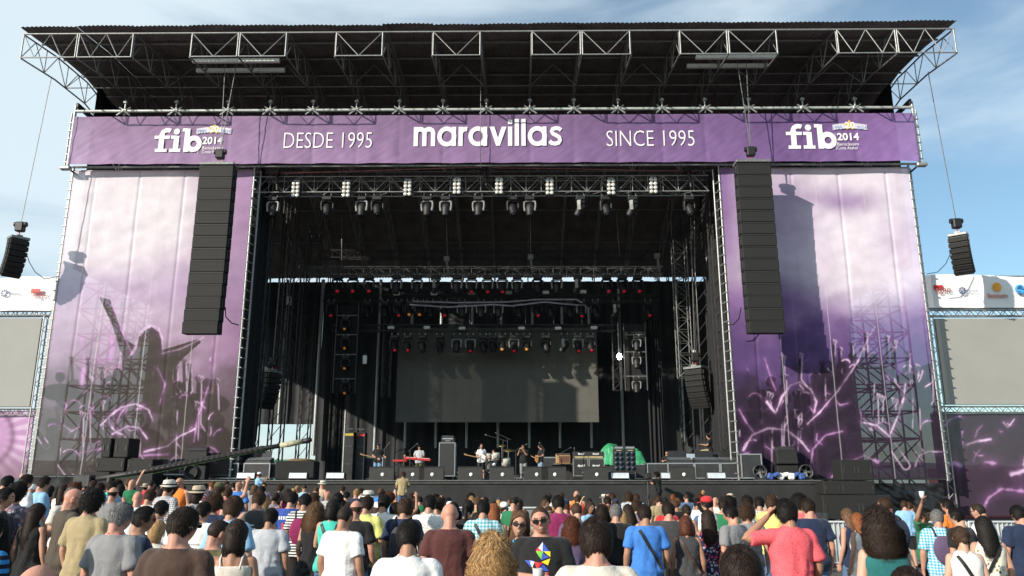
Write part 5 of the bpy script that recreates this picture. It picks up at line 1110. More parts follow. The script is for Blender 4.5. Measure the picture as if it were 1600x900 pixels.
def pose_arms(pose, g):
    """elbow, wrist, palm normal for left (-1) and right (+1) arm"""
    s = SHX[g]; D = lambda k: ((k * (s + .055), -.035, 1.145), (k * (s + .06), .055, .905), (-k, .3, 0)); Fo = lambda k: ((k * (s + .06), .02, 1.15), (k * .05, .25, 1.14 + .03 * k), (0, -1, 0)); Ph = lambda k: ((k * (s + .05), .20, 1.33), (k * .07, .36, 1.58), (-k, -.4, 0)); Hip = lambda k: ((k * (s + .17), -.10, 1.17), (k * (s + .01), .03, 1.0), (-k, 0, 0))
    Up = lambda k: ((k * (s + .15), .12, 1.58), (k * (s + .12), .22, 1.83), (-k * .3, 1, 0)); Dr = lambda k: ((k * (s + .05), .0, 1.15), (k * (s - .02), .24, 1.22), (-k, 0, .2)); Hd = lambda k: ((k * (s + .24), .0, 1.375), (k * (s - .005), .05, 1.575), (-k, -.3, .2))
    Gu = lambda k: ((k * (s + .08), -.02, 1.16), ((.02 if k > 0 else -.33), .20 if k > 0 else .28, 1.02 if k > 0 else 1.10), (0, -1, 0)); Ky = lambda k: ((k * (s + .05), .06, 1.17), (k * .16, .32, 1.08), (0, 0, -1)); Si = lambda k: ((k * (s + .06), .10, 1.17), (k * .12, .36, 1.22), (0, -.3, -1)); Cu = lambda k: ((k * (s + .12), .28, 1.52), (k * (s + .22), .46, 1.68), (-k, .3, 0)); Cam = lambda k: ((k * (s + .05), .16, 1.22), (k * .09, .33, 1.46), (-k, 0, 0))
    T = {'down': (D, D), 'front': (Fo, Fo), 'phone': (Ph, Ph), 'hip': (Hip, Hip), 'hipr': (D, Hip), 'drink': (D, Dr), 'upr': (D, Up), 'drinkl': (Dr, D), 'headl': (Hd, D), 'guitar': (Gu, Gu), 'keys': (Ky, Ky), 'sit': (Si, Si), 'cupl': (Cu, D), 'camera': (Cam, Cam), 'eyesl': (Hd, D), 'eyes': (Ph, D)}
    a, b = T[pose]; return {-1: a(-1), 1: b(1)}
def legs(kind, g):
    if kind == 'sit': return {k: ((k * .09, -.02, .92), (k * .13, .42, .88), (k * .13, .46, .46)) for k in (-1, 1)}
    if kind == 'walk': return {-1: ((-.088, 0, .92), (-.10, .09, .50), (-.10, -.05, .085)), 1: ((.088, 0, .92), (.11, -.01, .5), (.115, -.12, .085))}
    return {k: ((k * .088, 0, .92), (k * .105, .025, .50), (k * .12, -.025, .085)) for k in (-1, 1)}
HC = Vector((0, .030, 1.612))
MESH = {}
SKIN = [M('skin_%s' % n, c, .52, var=.10, scale=14, spec=.35, bump=.12, bscale=120) for n, c in (('light', (.52, .31, .22)), ('fair', (.46, .25, .17)), ('tan', (.36, .19, .12)), ('olive', (.29, .15, .09)), ('reddish', (.50, .24, .17)))]
LIP = M('lips', (.36, .12, .10), .45); EYED = M('eye_dark', (.03, .022, .018), .2); BROW = M('brow', (.06, .035, .022), .8); TEETH = M('teeth', (.75, .72, .66), .3)
def body_mesh(g, pose, hr, lg='stand', vox=.0085, smile=False):
    key = ('body', g, pose, hr, lg, vox, smile)
    if key in MESH: return MESH[key]
    P = [loft([ering((0, cy, z), rx, ry) for z, rx, ry, cy in TORSO[g]])]; rot = head_rot(hr)
    P += head_part(HC, rot, g); nr = .058 if not g else .048
    P.append(limb([(0, -.02, 1.44), (0, -.008, 1.51), HC + rot @ Vector((0, -.022, -.07))], [nr * 1.15, nr, nr * 1.02], 14, False)); P.append(limb([(0, -.06, 1.38), (0, -.045, 1.5), HC + rot @ Vector((0, -.05, -.03))], [.05, .045, .05], 10))
    k_ = .86 if g else 1.0; A = pose_arms(pose, g)
    for s in (-1, 1):
        sh = Vector((s * (SHX[g] - .01), -.014, 1.405)); e, w_, pn = A[s]
        P.append(limb([(s * .08, -.015, 1.40), sh], [.055 * k_, .058 * k_], 12)); pts = bend(sh, e, w_); P.append(limb(pts, [x * k_ for x in (.057, .050, .043, .040, .043, .037, .028)], 12))
        d = (Vector(w_) - Vector(e)).normalized(); P += hand_parts(Vector(w_) + d * .01, d, pn, s if pose not in () else s, k_ * 1.0 + .04, .5)
    for s, (h, k, a) in legs(lg, g).items():
        P.append(limb(bend(h, k, a), [.092, .080, .062, .056, .056, .052, .038], 14))
    me = remesh(P, vox, 2); n = len(me.vertices); co = np.empty(n * 3); me.vertices.foreach_get('co', co); co = co.reshape(-1, 3)
    pc = np.array([p.center[:] for p in me.polygons]); loc = (pc - np.array(HC)) @ np.array(rot); mi = np.zeros(len(pc), int); fr = loc[:, 1] > .05
    mi[fr & (np.abs(loc[:, 0]) < .025) & (np.abs(loc[:, 2] + .0585) < (.009 if smile else .0075))] = 1
    if smile: mi[fr & (np.abs(loc[:, 0]) < .017) & (np.abs(loc[:, 2] + .057) < .0034)] = 4
    for s in (-1, 1):
        mi[fr & (((loc[:, 0] - s * .030) / .012) ** 2 + ((loc[:, 2] - .004) / .006) ** 2 < 1)] = 2
        mi[fr & (np.abs(loc[:, 0] - s * .031) < .018) & (np.abs(loc[:, 2] - .028 + .004 * ((loc[:, 0] - s * .031) / .018) ** 2) < .005)] = 3
    ml(me, [SKIN[0], LIP, EYED, BROW, TEETH]); me.polygons.foreach_set('material_index', mi); MESH[key] = me; return me
def head_rot(hr): return Matrix.Rotation(R(-hr[0]), 3, 'Z') @ Matrix.Rotation(R(hr[1]), 3, 'X') @ Matrix.Rotation(R(hr[2]), 3, 'Y')
def wrinkle(me, seed, amp):
    """soft folds: long ones falling from the shoulder blades, slanting ones gathering at the waist"""
    n = len(me.vertices); co = np.empty(n * 3); no = np.empty(n * 3); me.vertices.foreach_get('co', co); me.vertex_normals.foreach_get('vector', no); co = co.reshape(-1, 3); no = no.reshape(-1, 3); nz = mnoise.noise
    for i in range(n):
        x, y, z = co[i]; zz = 1.45 - z; w = nz((x * 3, y * 3, z * 2.2 + seed)) * .9
        lg = 1 - 2.2 * abs(nz((x * 7.5 + w, y * 5 + seed, z * 1.5 + w))); sl = 1 - 2.4 * abs(nz((x * 3.2 + z * 5.5 + w, y * 4, z * 7.5 - x * 4.5 * (1 if x > 0 else -1) + seed))); big = nz((x * 4, y * 4, z * 3 + seed * 2))
        a = min(1, max(0, zz * 1.7)); k = .55 * lg * (.3 + .7 * (1 - abs(2 * a - 1))) + .5 * max(-.3, sl) * (.25 + .75 * a) + .5 * big
        co[i] += no[i] * amp * k * (.3 + min(.8, zz * 1.6))
    me.vertices.foreach_set('co', co.ravel())
def top_mesh(g, pose, kind, seed=0):
    key = ('top', g, pose, kind, seed)
    if key in MESH: return MESH[key]
    T = TORSO[g]; off = .017; hem = {'tee': .84, 'shirt': .82, 'tank': .86, 'dress': .55, 'polo': .84, 'strap': .88, 'long': .84}[kind]; rings = []
    zs = sorted([z for z in np.arange(hem, 1.26, .06)] + [1.28, 1.34, 1.38]); itp = lambda z, k: float(np.interp(z, [t[0] for t in T], [t[k] for t in T]))
    for z in zs:
        rx, ry, cy = itp(max(z, .9), 1), itp(max(z, .9), 2), itp(max(z, .9), 3); lo = .016 * max(0, min(1, (1.24 - z) / .25)) if not g else .006
        if kind == 'dress' and z < .9: lo += (.9 - z) * .28
        rings.append(ering((0, cy, z), rx + off + lo, ry + off + lo))
    low = kind in ('strap',)
    if not low:
        top = [(1.425, .0, 0), (1.46, 0, 0), (1.478, 0, 0)]
        for z, _, _ in top: f = 1.0; rings.append(ering((0, itp(z, 3), z), itp(z, 1) + off * (.85 if z < 1.45 else .5) - (.05 if kind == 'tank' and z > 1.4 else 0) * 0, itp(z, 2) + off * .8))
    P = [loft(rings)]; A = pose_arms(pose, g); k_ = .86 if g else 1.0
    if kind in ('tee', 'shirt', 'polo', 'dress_s', 'long'):
        for s in (-1, 1):
            sh = Vector((s * (SHX[g] - .01), -.014, 1.405)); e, w_, pn = A[s]; e = Vector(e); fr = {'tee': .72, 'shirt': .82, 'polo': .72, 'long': 1}[kind]
            P.append(limb([(s * .06, -.015, 1.405), sh], [.068 * k_, .070 * k_], 12))
            if kind == 'long': P.append(limb(bend(sh, e, w_), [x * k_ for x in (.070, .064, .058, .056, .056, .05, .044)], 12, False))
            else:
                P.append(limb([sh, sh.lerp(e, fr * .5), sh.lerp(e, fr * .97), sh.lerp(e, fr)], [.070 * k_, .067 * k_, .069 * k_, .070 * k_], 14, False))
    if kind == 'tank':
        for s in (-1, 1): P.append(limb([(s * .07, -.015, 1.40), (s * (SHX[g] - .045), -.014, 1.40)], [.06 * k_, .058 * k_], 12))
    if kind in ('shirt', 'polo'):
        m = MB().lathe([(.055, 1.462), (.075, 1.455), (.074, 1.488), (.066, 1.507), (.058, 1.505), (.055, 1.462)], (0, -.012, 0), 18); P.append((m.v, m.f))
    me = remesh(P, .0115, 2); wrinkle(me, seed * 3.1 + .5, .032 if kind != 'strap' else .005); ml(me, [WHITE]); MESH[key] = me; return me
def strap_mesh(g, sd):
    key = ('straps', g, sd)
    if key not in MESH:
        P = []
        for s in (sd,): P.append(limb([(s * .075, -.115, 1.36), (s * .085, -.085, 1.435), (s * .088, -.02, 1.475), (s * .085, .05, 1.44), (s * .08, .10, 1.36)], [.007] * 5, 8))
        me = remesh(P, .005, 1); ml(me, [WHITE]); MESH[key] = me
    return MESH[key]
def bottom_mesh(g, kind, lg='stand'):
    key = ('bottom', g, kind, lg)
    if key in MESH: return MESH[key]
    T = TORSO[g]; itp = lambda z, k: float(np.interp(z, [t[0] for t in T], [t[k] for t in T])); rings = [ering((0, itp(z, 3), z), itp(z, 1) + .010, itp(z, 2) + .010) for z in (.82, .88, .92, .96, 1.0)]
    P = []
    if kind == 'skirt':
        rings = [ering((0, 0, z), itp(max(.9, z), 1) + .012 + max(0, .92 - z) * .22, itp(max(.9, z), 2) + .012 + max(0, .92 - z) * .22) for z in (.58, .7, .8, .88, .94, 1.02)]; P.append(loft(rings))
    else:
        P.append(loft(rings)); end = {'long': 1, 'shorts': .0}[kind]
        for s, (h, k, a) in legs(lg, g).items():
            h, k, a = Vector(h), Vector(k), Vector(a)
            if end: P.append(limb(bend(h, k, a), [.102, .092, .076, .072, .070, .067, .060], 14, False))
            else: P.append(limb([h, h.lerp(k, .5), h.lerp(k, .98)], [.104, .098, .090], 14, False))
    me = remesh(P, .013, 2); wrinkle(me, 9.0, .008); ml(me, [WHITE]); MESH[key] = me; return me
def shoe_mesh(lg, sd):
    key = ('shoe', lg, sd)
    if key in MESH: return MESH[key]
    P = []
    for s, (h, k, a) in legs(lg, 0).items():
        if s != sd: continue
        a = Vector(a); z0 = a.z - .085; rings = []
        for y, w_, z1 in ((-.07, .026, .07), (-.05, .036, .10), (0, .038, .105), (.06, .042, .08), (.12, .047, .06), (.17, .042, .05), (.195, .024, .04)):
            x = a.x + s * y * .15; rings.append([Vector((x + w_ * math.cos(t), a.y + y, z0 + max(0, z1 / 2 + z1 / 2 * math.sin(t)))) for t in [6.2832 * i / 12 for i in range(12)]])
        P.append(loft(rings))
    me = remesh(P, .010, 1); ml(me, [WHITE]); MESH[key] = me; return me

# ------------------------------------------------------------------ hair
def hairline(az):
    return float(np.interp(abs(az), [0, .6, 1.05, 1.35, 1.75, 2.1, 2.6, 3.15], [.60, .52, .22, -.02, -.10, -.42, -.66, -.70]))
def rnd_top(z): z = max(0, z); return 1 + .36 * z * (1 - z)
def skull(d): k = rnd_top(d.z); return Vector((d.x * HR[0] * k, d.y * HR[1] * k, d.z * HR[2]))
def hair_mesh(style, seed=0):
    key = ('hair', style, seed)
    if key in MESH: return MESH[key]
    rr = random.Random(hash(style) % 1 + seed * 17 + len(style)); B = MB(); sh = []
    th = {'short': .010, 'buzz': .004, 'messy': .018, 'curly': .027, 'afro': .050, 'long': .013, 'longcurly': .030, 'bob': .015, 'bun': .010, 'pony': .010, 'balding': .005, 'wavy': .017}[style]
    bump = {'short': .006, 'buzz': .0015, 'messy': .016, 'curly': .018, 'afro': .022, 'longcurly': .02, 'wavy': .012}.get(style, .005); fq = {'short': 10, 'messy': 7, 'curly': 12, 'afro': 12, 'longcurly': 8}.get(style, 8)
    nu, nv = 48, 32; vs = []
    ng = lambda d: .75 + .25 * max(0, min(1, (d.z + .55) / .5))
    for j in range(nv + 1):
        p = math.pi * j / nv
        for i in range(nu):
            t = 6.2832 * i / nu; d = Vector((math.sin(p) * math.cos(t), math.sin(p) * math.sin(t), math.cos(p))); az = math.atan2(d.x, d.y); hl = hairline(az)
            if style == 'balding' and d.z > .30: k = 0
            else: k = max(0, min(1, (d.z - hl) / .13 + .02))
            if style in ('afro', 'longcurly', 'curly', 'long', 'bob', 'wavy') and d.y < .15: k = max(k, max(0, min(1, (d.z + .78) / .12)))
            k = k * k * (3 - 2 * k); n_ = mnoise.noise(d * fq * .6 + Vector((seed * 5, 0, 0))) * bump + mnoise.noise(d * fq * 1.6) * bump * .6
            taper = ng(d) * (1 if style in ('afro', 'longcurly', 'curly', 'long', 'bob', 'wavy', 'messy') else (.45 + .55 * max(0, min(1, (d.z + .5) / .6))))
            q = skull(d); low = max(0, -d.z - .1); q.x *= 1 - .3 * low ** 1.3; q.y *= 1 - .3 * low if d.y < 0 else 1 - .1 * low
            vs.append(q + d * (-.012 * (1 - k) + k * (th * taper + n_ * (1 if k > .5 else 0)))); sh.append(rr.uniform(.75, 1.2))
    fs = [(j * nu + i, (j + 1) * nu + i, (j + 1) * nu + (i + 1) % nu, j * nu + (i + 1) % nu) for j in range(nv) for i in range(nu)]; B.add(vs, fs, 0, True)
    def curtain(zs, n=40):
        rings = []
        for z, rx, ry, cy in zs: rings.append([Vector((rx * math.cos(t) * (1 + (.16 if style == 'longcurly' else .06) * mnoise.noise((math.cos(t) * 5, math.sin(t) * 5, z * 7 + seed))) + .004 * math.sin(t * 17 + z * 9), cy + ry * math.sin(t) + .004 * math.sin(t * 23 - z * 12), z)) for t in [6.2832 * i / n for i in range(n)]])
        v, f = loft(rings); B.add(v, f, 0, True); sh.extend(rr.uniform(.75, 1.15) for _ in v)
    L = {'long': -.40, 'longcurly': -.235, 'bob': -.17, 'wavy': -.34}.get(style)
    if L:
        w_ = .034 if style == 'longcurly' else (.008 if style == 'wavy' else .0)
        Z = [(.05, .076, .068, -.045), (-.02, .080 + w_, .072, -.05), (-.08, .083 + w_, .070, -.058), (-.14, .086 + w_ * 1.1, .060, -.075)]
        if L < -.2: Z += [(-.22, .088 + w_, .045 + w_ * .4, -.108), (-.30, .080 + w_ * .7, .036 + w_ * .3, -.128)]
        if L < -.32: Z += [(L + .03, .075 + w_ * .5, .026, -.132)]
        Z = [q for q in Z if q[0] > L * .78] + [(L * .8, Z[-1][1] * .62, Z[-1][2] * .6, Z[-1][3])]; curtain(Z)
    if style == 'bun':
        o = len(B.v); B.sphere((0, -.118, -.02), (.042, .036, .040), 14, 10); sh.extend(rr.uniform(.7, 1.2) for _ in range(len(B.v) - o))
    if style == 'pony':
        o = len(B.v); B.path([(0, -.098, .03), (0, -.135, .01), (0, -.150, -.07), (.004, -.145, -.16), (.006, -.14, -.24)], [.018, .024, .028, .022, .006], 10); sh.extend(rr.uniform(.7, 1.2) for _ in range(len(B.v) - o))
    # strands: thin tapered ribbons lying on and lifting off the shell
    ns = {'buzz': 0, 'balding': 300, 'afro': 3600, 'longcurly': 5200, 'curly': 3200, 'long': 3400, 'wavy': 3600, 'messy': 3800, 'short': 3200}.get(style, 1100)
    ln = {'short': .032, 'messy': .05, 'curly': .05, 'afro': .055, 'bun': .09, 'pony': .09, 'balding': .015}.get(style, .06); c = 0
    crown = Vector((.15, -.45, .88)).normalized(); V = []; Fc = []; wd = .0015
    while c < ns:
        d = Vector((rr.gauss(0, 1), rr.gauss(0, 1), rr.gauss(0, 1))).normalized(); az = math.atan2(d.x, d.y); hl = hairline(az)
        if d.z < hl + .04 or (style == 'balding' and d.z > .28): continue
        c += 1; fl = d - crown; fl = (fl - d * fl.dot(d));
        if fl.length < .02: fl = Vector((1, 0, 0))
        fl = fl.normalized() * .8 + (Vector((1.1, -.9, .55)) if abs(az) < 1.15 and style not in ('afro', 'curly') else Vector((0, 0, -.25))) * (1 if style not in ('afro', 'curly') else 0); fl = fl + Vector((rr.gauss(0, .3), rr.gauss(0, .3), rr.gauss(0, .3))) * (1.8 if style in ('curly', 'afro') else (1.0 if style == 'messy' else .6)); fl = (fl - d * fl.dot(d)).normalized()
        tp = ng(d) * (1 if style not in ('short', 'bun', 'pony') else (.45 + .55 * max(0, min(1, (d.z + .5) / .6)))); r0 = th * tp * rr.uniform(.75, 1.0); pos = skull(d) + d * r0
        if style in ('long', 'longcurly', 'bob', 'wavy') and rr.random() < .75:
            # falls down to the ends
            pts = [pos]; a_ = az if abs(az) > 1.2 else math.copysign(1.2, az if az else 1); wv = rr.uniform(0, 6); amp = {'longcurly': .028, 'wavy': .012}.get(style, .003); end = L * rr.uniform(.78, 1.10); k_ = 7 if style != 'bob' else 5
            eq = Vector((math.sin(a_), math.cos(a_), .02)); zs0 = skull(eq).z; wv2 = .034 if style == 'longcurly' else (.008 if style == 'wavy' else .0)
            if d.z > .1:
                for q in (.34, .67): e_ = d.lerp(eq, q).normalized(); pts.append(skull(e_) + e_ * (r0 + amp * .25 * math.sin(q * 9 + wv)))
                z0 = zs0
            else: z0 = pos.z
            for q in range(1, k_ + 1):
                u = q / k_; z = z0 + (end - z0) * u
                rx = np.interp(z, [L, -.30, -.22, -.14, -.02, .06] if L < -.31 else [L, L + .02, L + .05, -.14, -.02, .06], [.066, .080 + wv2 * .7, .088 + wv2, .086 + wv2 * 1.1, .080 + wv2, .078 + th]); ry = np.interp(z, [L, -.30, -.22, -.14, -.02, .06] if L < -.31 else [L, L + .02, L + .05, -.14, -.02, .06], [.02, .036, .047 + wv2 * .4, .062, .078, .10 + th * .3]); cy = np.interp(z, [-.4, -.30, -.22, -.14, -.02, .06], [-.13, -.128, -.108, -.075, -.05, -.02])
                o_ = 1.03 + (.16 * rr.random() ** 2 if style == 'longcurly' else .05 * rr.random()); pts.append(Vector((rx * math.sin(a_) * o_ + amp * math.sin(u * 14 + wv), cy + ry * math.cos(a_) * o_ - abs(amp) * math.cos(u * 14 + wv), z)))
        else:
            pts = [pos - d * .004]; dd = d; lf = {'short': .009, 'messy': .014, 'curly': .03, 'afro': .03, 'longcurly': .03}.get(style, .006) * rr.uniform(.3, 1.2); q = d.copy(); curl_ = style in ('curly', 'afro', 'longcurly')
            for k in range(1, 4):
                q = (q + fl * (ln / .1) * .33 * rr.uniform(.7, 1.1)).normalized()
                if curl_: fl = (fl + Vector((rr.gauss(0, 1), rr.gauss(0, 1), rr.gauss(0, 1)))).normalized()
                pts.append(skull(q) + q * (r0 + lf * math.sin(k / 3 * (2.2 if curl_ else 1.4))))
        sd = rr.choice((rr.uniform(.55, 1.1), rr.uniform(.8, 1.9))); o = len(V); w0 = wd * rr.uniform(.6, 1.5) * (1.15 if style == 'longcurly' else 1); nn = (pts[-1] - pts[0]).normalized(); s_ = nn.cross(d); s_ = s_.normalized() if s_.length > 1e-4 else Vector((1, 0, 0))
        for k, p_ in enumerate(pts): f_ = (1 - (k / (len(pts) - 1)) ** 2) * w0 + .0003; V += [p_ - s_ * f_, p_ + s_ * f_]; sh.extend((sd, sd))
        Fc += [(o + 2 * k, o + 2 * k + 1, o + 2 * k + 3, o + 2 * k + 2) for k in range(len(pts) - 1)]
    if V: B.add(V, Fc, 0, True)
    me = bpy.data.meshes.new('hair_' + style); me.from_pydata([tuple(v) for v in B.v], [], B.f); me.polygons.foreach_set('use_smooth', [True] * len(B.f)); at_ = me.attributes.new('shade', 'FLOAT', 'POINT'); at_.data.foreach_set('value', np.array(sh, dtype=np.float32)); me.materials.append(WHITE); MESH[key] = me; return me
HAIRM = {}
for n, c in (('black', (.010, .008, .007)), ('dark brown', (.022, .013, .009)), ('brown', (.05, .027, .016)), ('light brown', (.11, .06, .032)), ('blond', (.34, .20, .085)), ('red brown', (.085, .026, .013)), ('ginger', (.20, .065, .022)), ('grey', (.16, .155, .15)), ('white', (.55, .53, .5))):
    m = bpy.data.materials.new('hair_' + n.replace(' ', '_')); m.use_nodes = True; t_ = m.node_tree; b_ = t_.nodes['Principled BSDF']; a_ = N(t_, 'ShaderNodeAttribute', attribute_name='shade'); mu = N(t_, 'ShaderNodeMixRGB', blend_type='MULTIPLY'); mu.inputs[0].default_value = 1; mu.inputs[1].default_value = (*c, 1); t_.links.new(a_.outputs['Fac'], mu.inputs[2]); t_.links.new(mu.outputs[0], b_.inputs['Base Color']); b_.inputs['Roughness'].default_value = .62; b_.inputs['Specular IOR Level'].default_value = .22; HAIRM[n] = m
# ------------------------------------------------------------------ hats, glasses
def hat_mesh(kind):
    key = ('hat', kind)
    if key in MESH: return MESH[key]
    B = MB()
    if kind in ('straw', 'fedora'):
        br = .165 if kind == 'straw' else .135; B.lathe([(.094, .045), (.10, .047), (br, .035), (br, .043), (.10, .055), (.097, .08), (.088, .135), (.06, .15), (.02, .142), (0, .14), (0, .13), (.09, .05)], (0, -.004, .0), 28); B.v = [(x, y * 1.15, z + .012 * math.sin(2 * math.atan2(y, x)) * (math.hypot(x, y) > .12)) for x, y, z in B.v]
    elif kind == 'cap':
        B.lathe([(.088, .03), (.090, .07), (.082, .10), (.055, .128), (0, .137), (0, .13), (.084, .03)], (0, -.004, 0), 24); B.v = [(x, y * 1.18, z) for x, y, z in B.v]
        B.prism([(.07 * math.cos(a), .085 + .10 * max(0, math.sin(a)), .036 - .02 * max(0, math.sin(a))) for a in [math.pi * i / 10 for i in range(11)]], (0, 0, .008))
    else:
        B.lathe([(.086, .0), (.090, .04), (.084, .09), (.055, .122), (0, .13), (0, .12), (.082, .0)], (0, -.004, 0), 22); B.v = [(x, y * 1.2, z) for x, y, z in B.v]
    me = bpy.data.meshes.new(kind); me.from_pydata([tuple(v) for v in B.v], [], B.f); me.polygons.foreach_set('use_smooth', [True] * len(B.f)); me.materials.append(WHITE); MESH[key] = me; return me
def band_mesh():
    if 'band' not in MESH:
        B = MB().lathe([(.0985, .052), (.1005, .054), (.0985, .08), (.096, .08)], (0, -.004, 0), 28); B.v = [(x, y * 1.15, z) for x, y, z in B.v]; me = bpy.data.meshes.new('band'); me.from_pydata([tuple(v) for v in B.v], [], B.f); me.materials.append(BLACK); MESH['band'] = me
    return MESH['band']
def glasses_mesh(dz=0, up=False):
    key = ('glasses', up)
    if key not in MESH:
        B = MB()
        for s in (-1, 1):
            c = Vector((s * .033, .103, .004)); pts = [(c.x + .027 * math.copysign(abs(math.cos(a)) ** .75, math.cos(a)), c.y - .010 * abs(math.cos(a) * .5 + s * .5) ** 2, c.z + .019 * math.copysign(abs(math.sin(a)) ** .8, math.sin(a)) - .003) for a in [6.2832 * i / 18 for i in range(18)]]
            B.prism(pts, (0, .005, 0), 0); B.tube((s * .058, .096, .010), (s * .083, -.005, .008), .0028, 6, 1); B.tube((s * .083, -.005, .008), (s * .083, -.03, -.008), .0026, 6, 1)
        B.tube((-.010, .107, .008), (.010, .107, .008), .003, 6, 1)
        if up: B.v = [tuple(Matrix.Rotation(R(48), 3, 'X') @ Vector(v) * 1.04) for v in B.v]
        me = bpy.data.meshes.new('sunglasses'); me.from_pydata([tuple(v) for v in B.v], [], B.f); me.materials.append(M('dark_glass', (.012, .012, .014), .08)); me.materials.append(BLACK); me.polygons.foreach_set('material_index', B.m); MESH[key] = me
    return MESH[key]
# ------------------------------------------------------------------ cloth materials
def cloth(name, c, **k): return M('cloth_' + name.replace(' ', '_'), c, .82, var=k.pop('var', .10), scale=k.pop('scale', 7), bump=.55, bscale=10, dist=1.3, spec=.2, sheen=.15, **k)
CL = {n: cloth(n, c) for n, c in dict(white=(.78, .77, .75), offwhite=(.62, .58, .50), black=(.014, .014, .015), charcoal=(.05, .05, .053), grey=(.22, .22, .225), lightgrey=(.42, .44, .47), brown=(.062, .036, .026), maroon=(.085, .028, .026), khaki=(.34, .27, .15), olive=(.085, .085, .036), navy=(.016, .026, .06), blue=(.05, .19, .55), royal=(.03, .07, .30), teal=(.02, .13, .13), turquoise=(.06, .50, .40), green=(.02, .16, .07), yellow=(.62, .60, .20), orange=(.75, .20, .03), red=(.50, .03, .035), pink=(.72, .14, .15), magenta=(.22, .02, .085), purple=(.10, .07, .13), lilac=(.38, .30, .46), denim=(.08, .14, .25), paledenim=(.20, .28, .38), lime=(.32, .62, .04), skyblue=(.25, .45, .65), beige=(.45, .36, .25), darkgreen=(.012, .05, .03), peach=(.7, .38, .25)).items()}
def patt(name, kind, c1, c2, s=14, c3=None):
    m = bpy.data.materials.new('cloth_' + name.replace(' ', '_')); m.use_nodes = True; t = m.node_tree; b = t.nodes['Principled BSDF']; b.inputs['Roughness'].default_value = .85; b.inputs['Specular IOR Level'].default_value = .2; tc_ = N(t, 'ShaderNodeTexCoord'); mx_ = N(t, 'ShaderNodeMixRGB'); mx_.inputs[1].default_value = (*c1, 1); mx_.inputs[2].default_value = (*c2, 1); L = t.links.new
    def band(axis, sc, lo):
        sp = N(t, 'ShaderNodeSeparateXYZ'); L(tc_.outputs['Object'], sp.inputs[0]); mu_ = N(t, 'ShaderNodeMath', operation='MULTIPLY'); mu_.inputs[1].default_value = sc; L(sp.outputs[axis], mu_.inputs[0]); f_ = N(t, 'ShaderNodeMath', operation='FRACT'); L(mu_.outputs[0], f_.inputs[0]); g_ = N(t, 'ShaderNodeMath', operation='GREATER_THAN'); g_.inputs[1].default_value = lo; L(f_.outputs[0], g_.inputs[0]); return g_
    if kind == 'stripe': L(band(2, s, .5).outputs[0], mx_.inputs[0])
    elif kind == 'vstripe': L(band(0, s, .6).outputs[0], mx_.inputs[0])
    elif kind == 'plaid':
        a1, a2 = band(2, s, .5), band(0, s, .5); ad_ = N(t, 'ShaderNodeMath', operation='ADD'); L(a1.outputs[0], ad_.inputs[0]); L(a2.outputs[0], ad_.inputs[1]); mu_ = N(t, 'ShaderNodeMath', operation='MULTIPLY'); mu_.inputs[1].default_value = .5; L(ad_.outputs[0], mu_.inputs[0]); L(mu_.outputs[0], mx_.inputs[0])
    else:
        vo = N(t, 'ShaderNodeTexVoronoi'); vo.inputs['Scale'].default_value = s; vo.inputs['Randomness'].default_value = 1; L(tc_.outputs['Object'], vo.inputs['Vector']); g_ = N(t, 'ShaderNodeMath', operation='LESS_THAN'); g_.inputs[1].default_value = {'flower': .42, 'dot': .22, 'fleck': .25}[kind]; L(vo.outputs['Distance'], g_.inputs[0]); L(g_.outputs[0], mx_.inputs[0])
        if c3: m3 = N(t, 'ShaderNodeMixRGB'); m3.inputs[1].default_value = (*c2, 1); m3.inputs[2].default_value = (*c3, 1); sp = N(t, 'ShaderNodeSeparateColor'); L(vo.outputs['Color'], sp.inputs[0]); g2 = N(t, 'ShaderNodeMath', operation='GREATER_THAN'); g2.inputs[1].default_value = .55; L(sp.outputs[0], g2.inputs[0]); L(g2.outputs[0], m3.inputs[0]); L(m3.outputs[0], mx_.inputs[2])
    L(mx_.outputs[0], b.inputs['Base Color']); CL[name] = m; return m
patt('blue black striped', 'stripe', (.012, .013, .02), (.03, .22, .50), 15); patt('black white striped', 'stripe', (.7, .7, .68), (.03, .03, .03), 26); patt('brown striped', 'vstripe', (.055, .045, .036), (.11, .09, .07), 55); patt('grey floral', 'flower', (.13, .12, .16), (.40, .22, .25), 22, (.45, .44, .46)); patt('turquoise plaid', 'plaid', (.55, .68, .68), (.05, .30, .38), 22); patt('blue plaid', 'plaid', (.50, .68, .75), (.03, .28, .48), 26)
patt('pink flecked', 'dot', (.78, .125, .145), (.22, .02, .06), 55); patt('navy floral', 'flower', (.012, .018, .05), (.35, .05, .10), 26, (.35, .34, .40)); patt('white butterfly', 'fleck', (.72, .68, .56), (.25, .22, .04), 17, (.08, .07, .06)); patt('white lace', 'dot', (.74, .72, .68), (.45, .42, .38), 90); patt('white cross print', 'dot', (.72, .70, .66), (.10, .10, .10), 40); patt('teal leaf print', 'flower', (.01, .08, .13), (.03, .22, .26), 20); patt('yellow speckled', 'dot', (.62, .62, .20), (.45, .50, .12), 45); patt('checked grey', 'plaid', (.6, .6, .6), (.12, .12, .14), 30); patt('jean bleached', 'flower', (.12, .24, .38), (.45, .52, .58), 9)
def setmat(o, mats):
    for i, m in enumerate(mats):
        if i < len(o.material_slots) and m is not None: o.material_slots[i].link = 'OBJECT'; o.material_slots[i].material = m
PEOPLE = []
def kid(name, me, root, mats=None, mtx=None):
    o = bpy.data.objects.new(name, me); COL.objects.link(o); o.parent = root
    if mtx is not None: o.matrix_local = mtx
    if mats: setmat(o, mats)
    return o
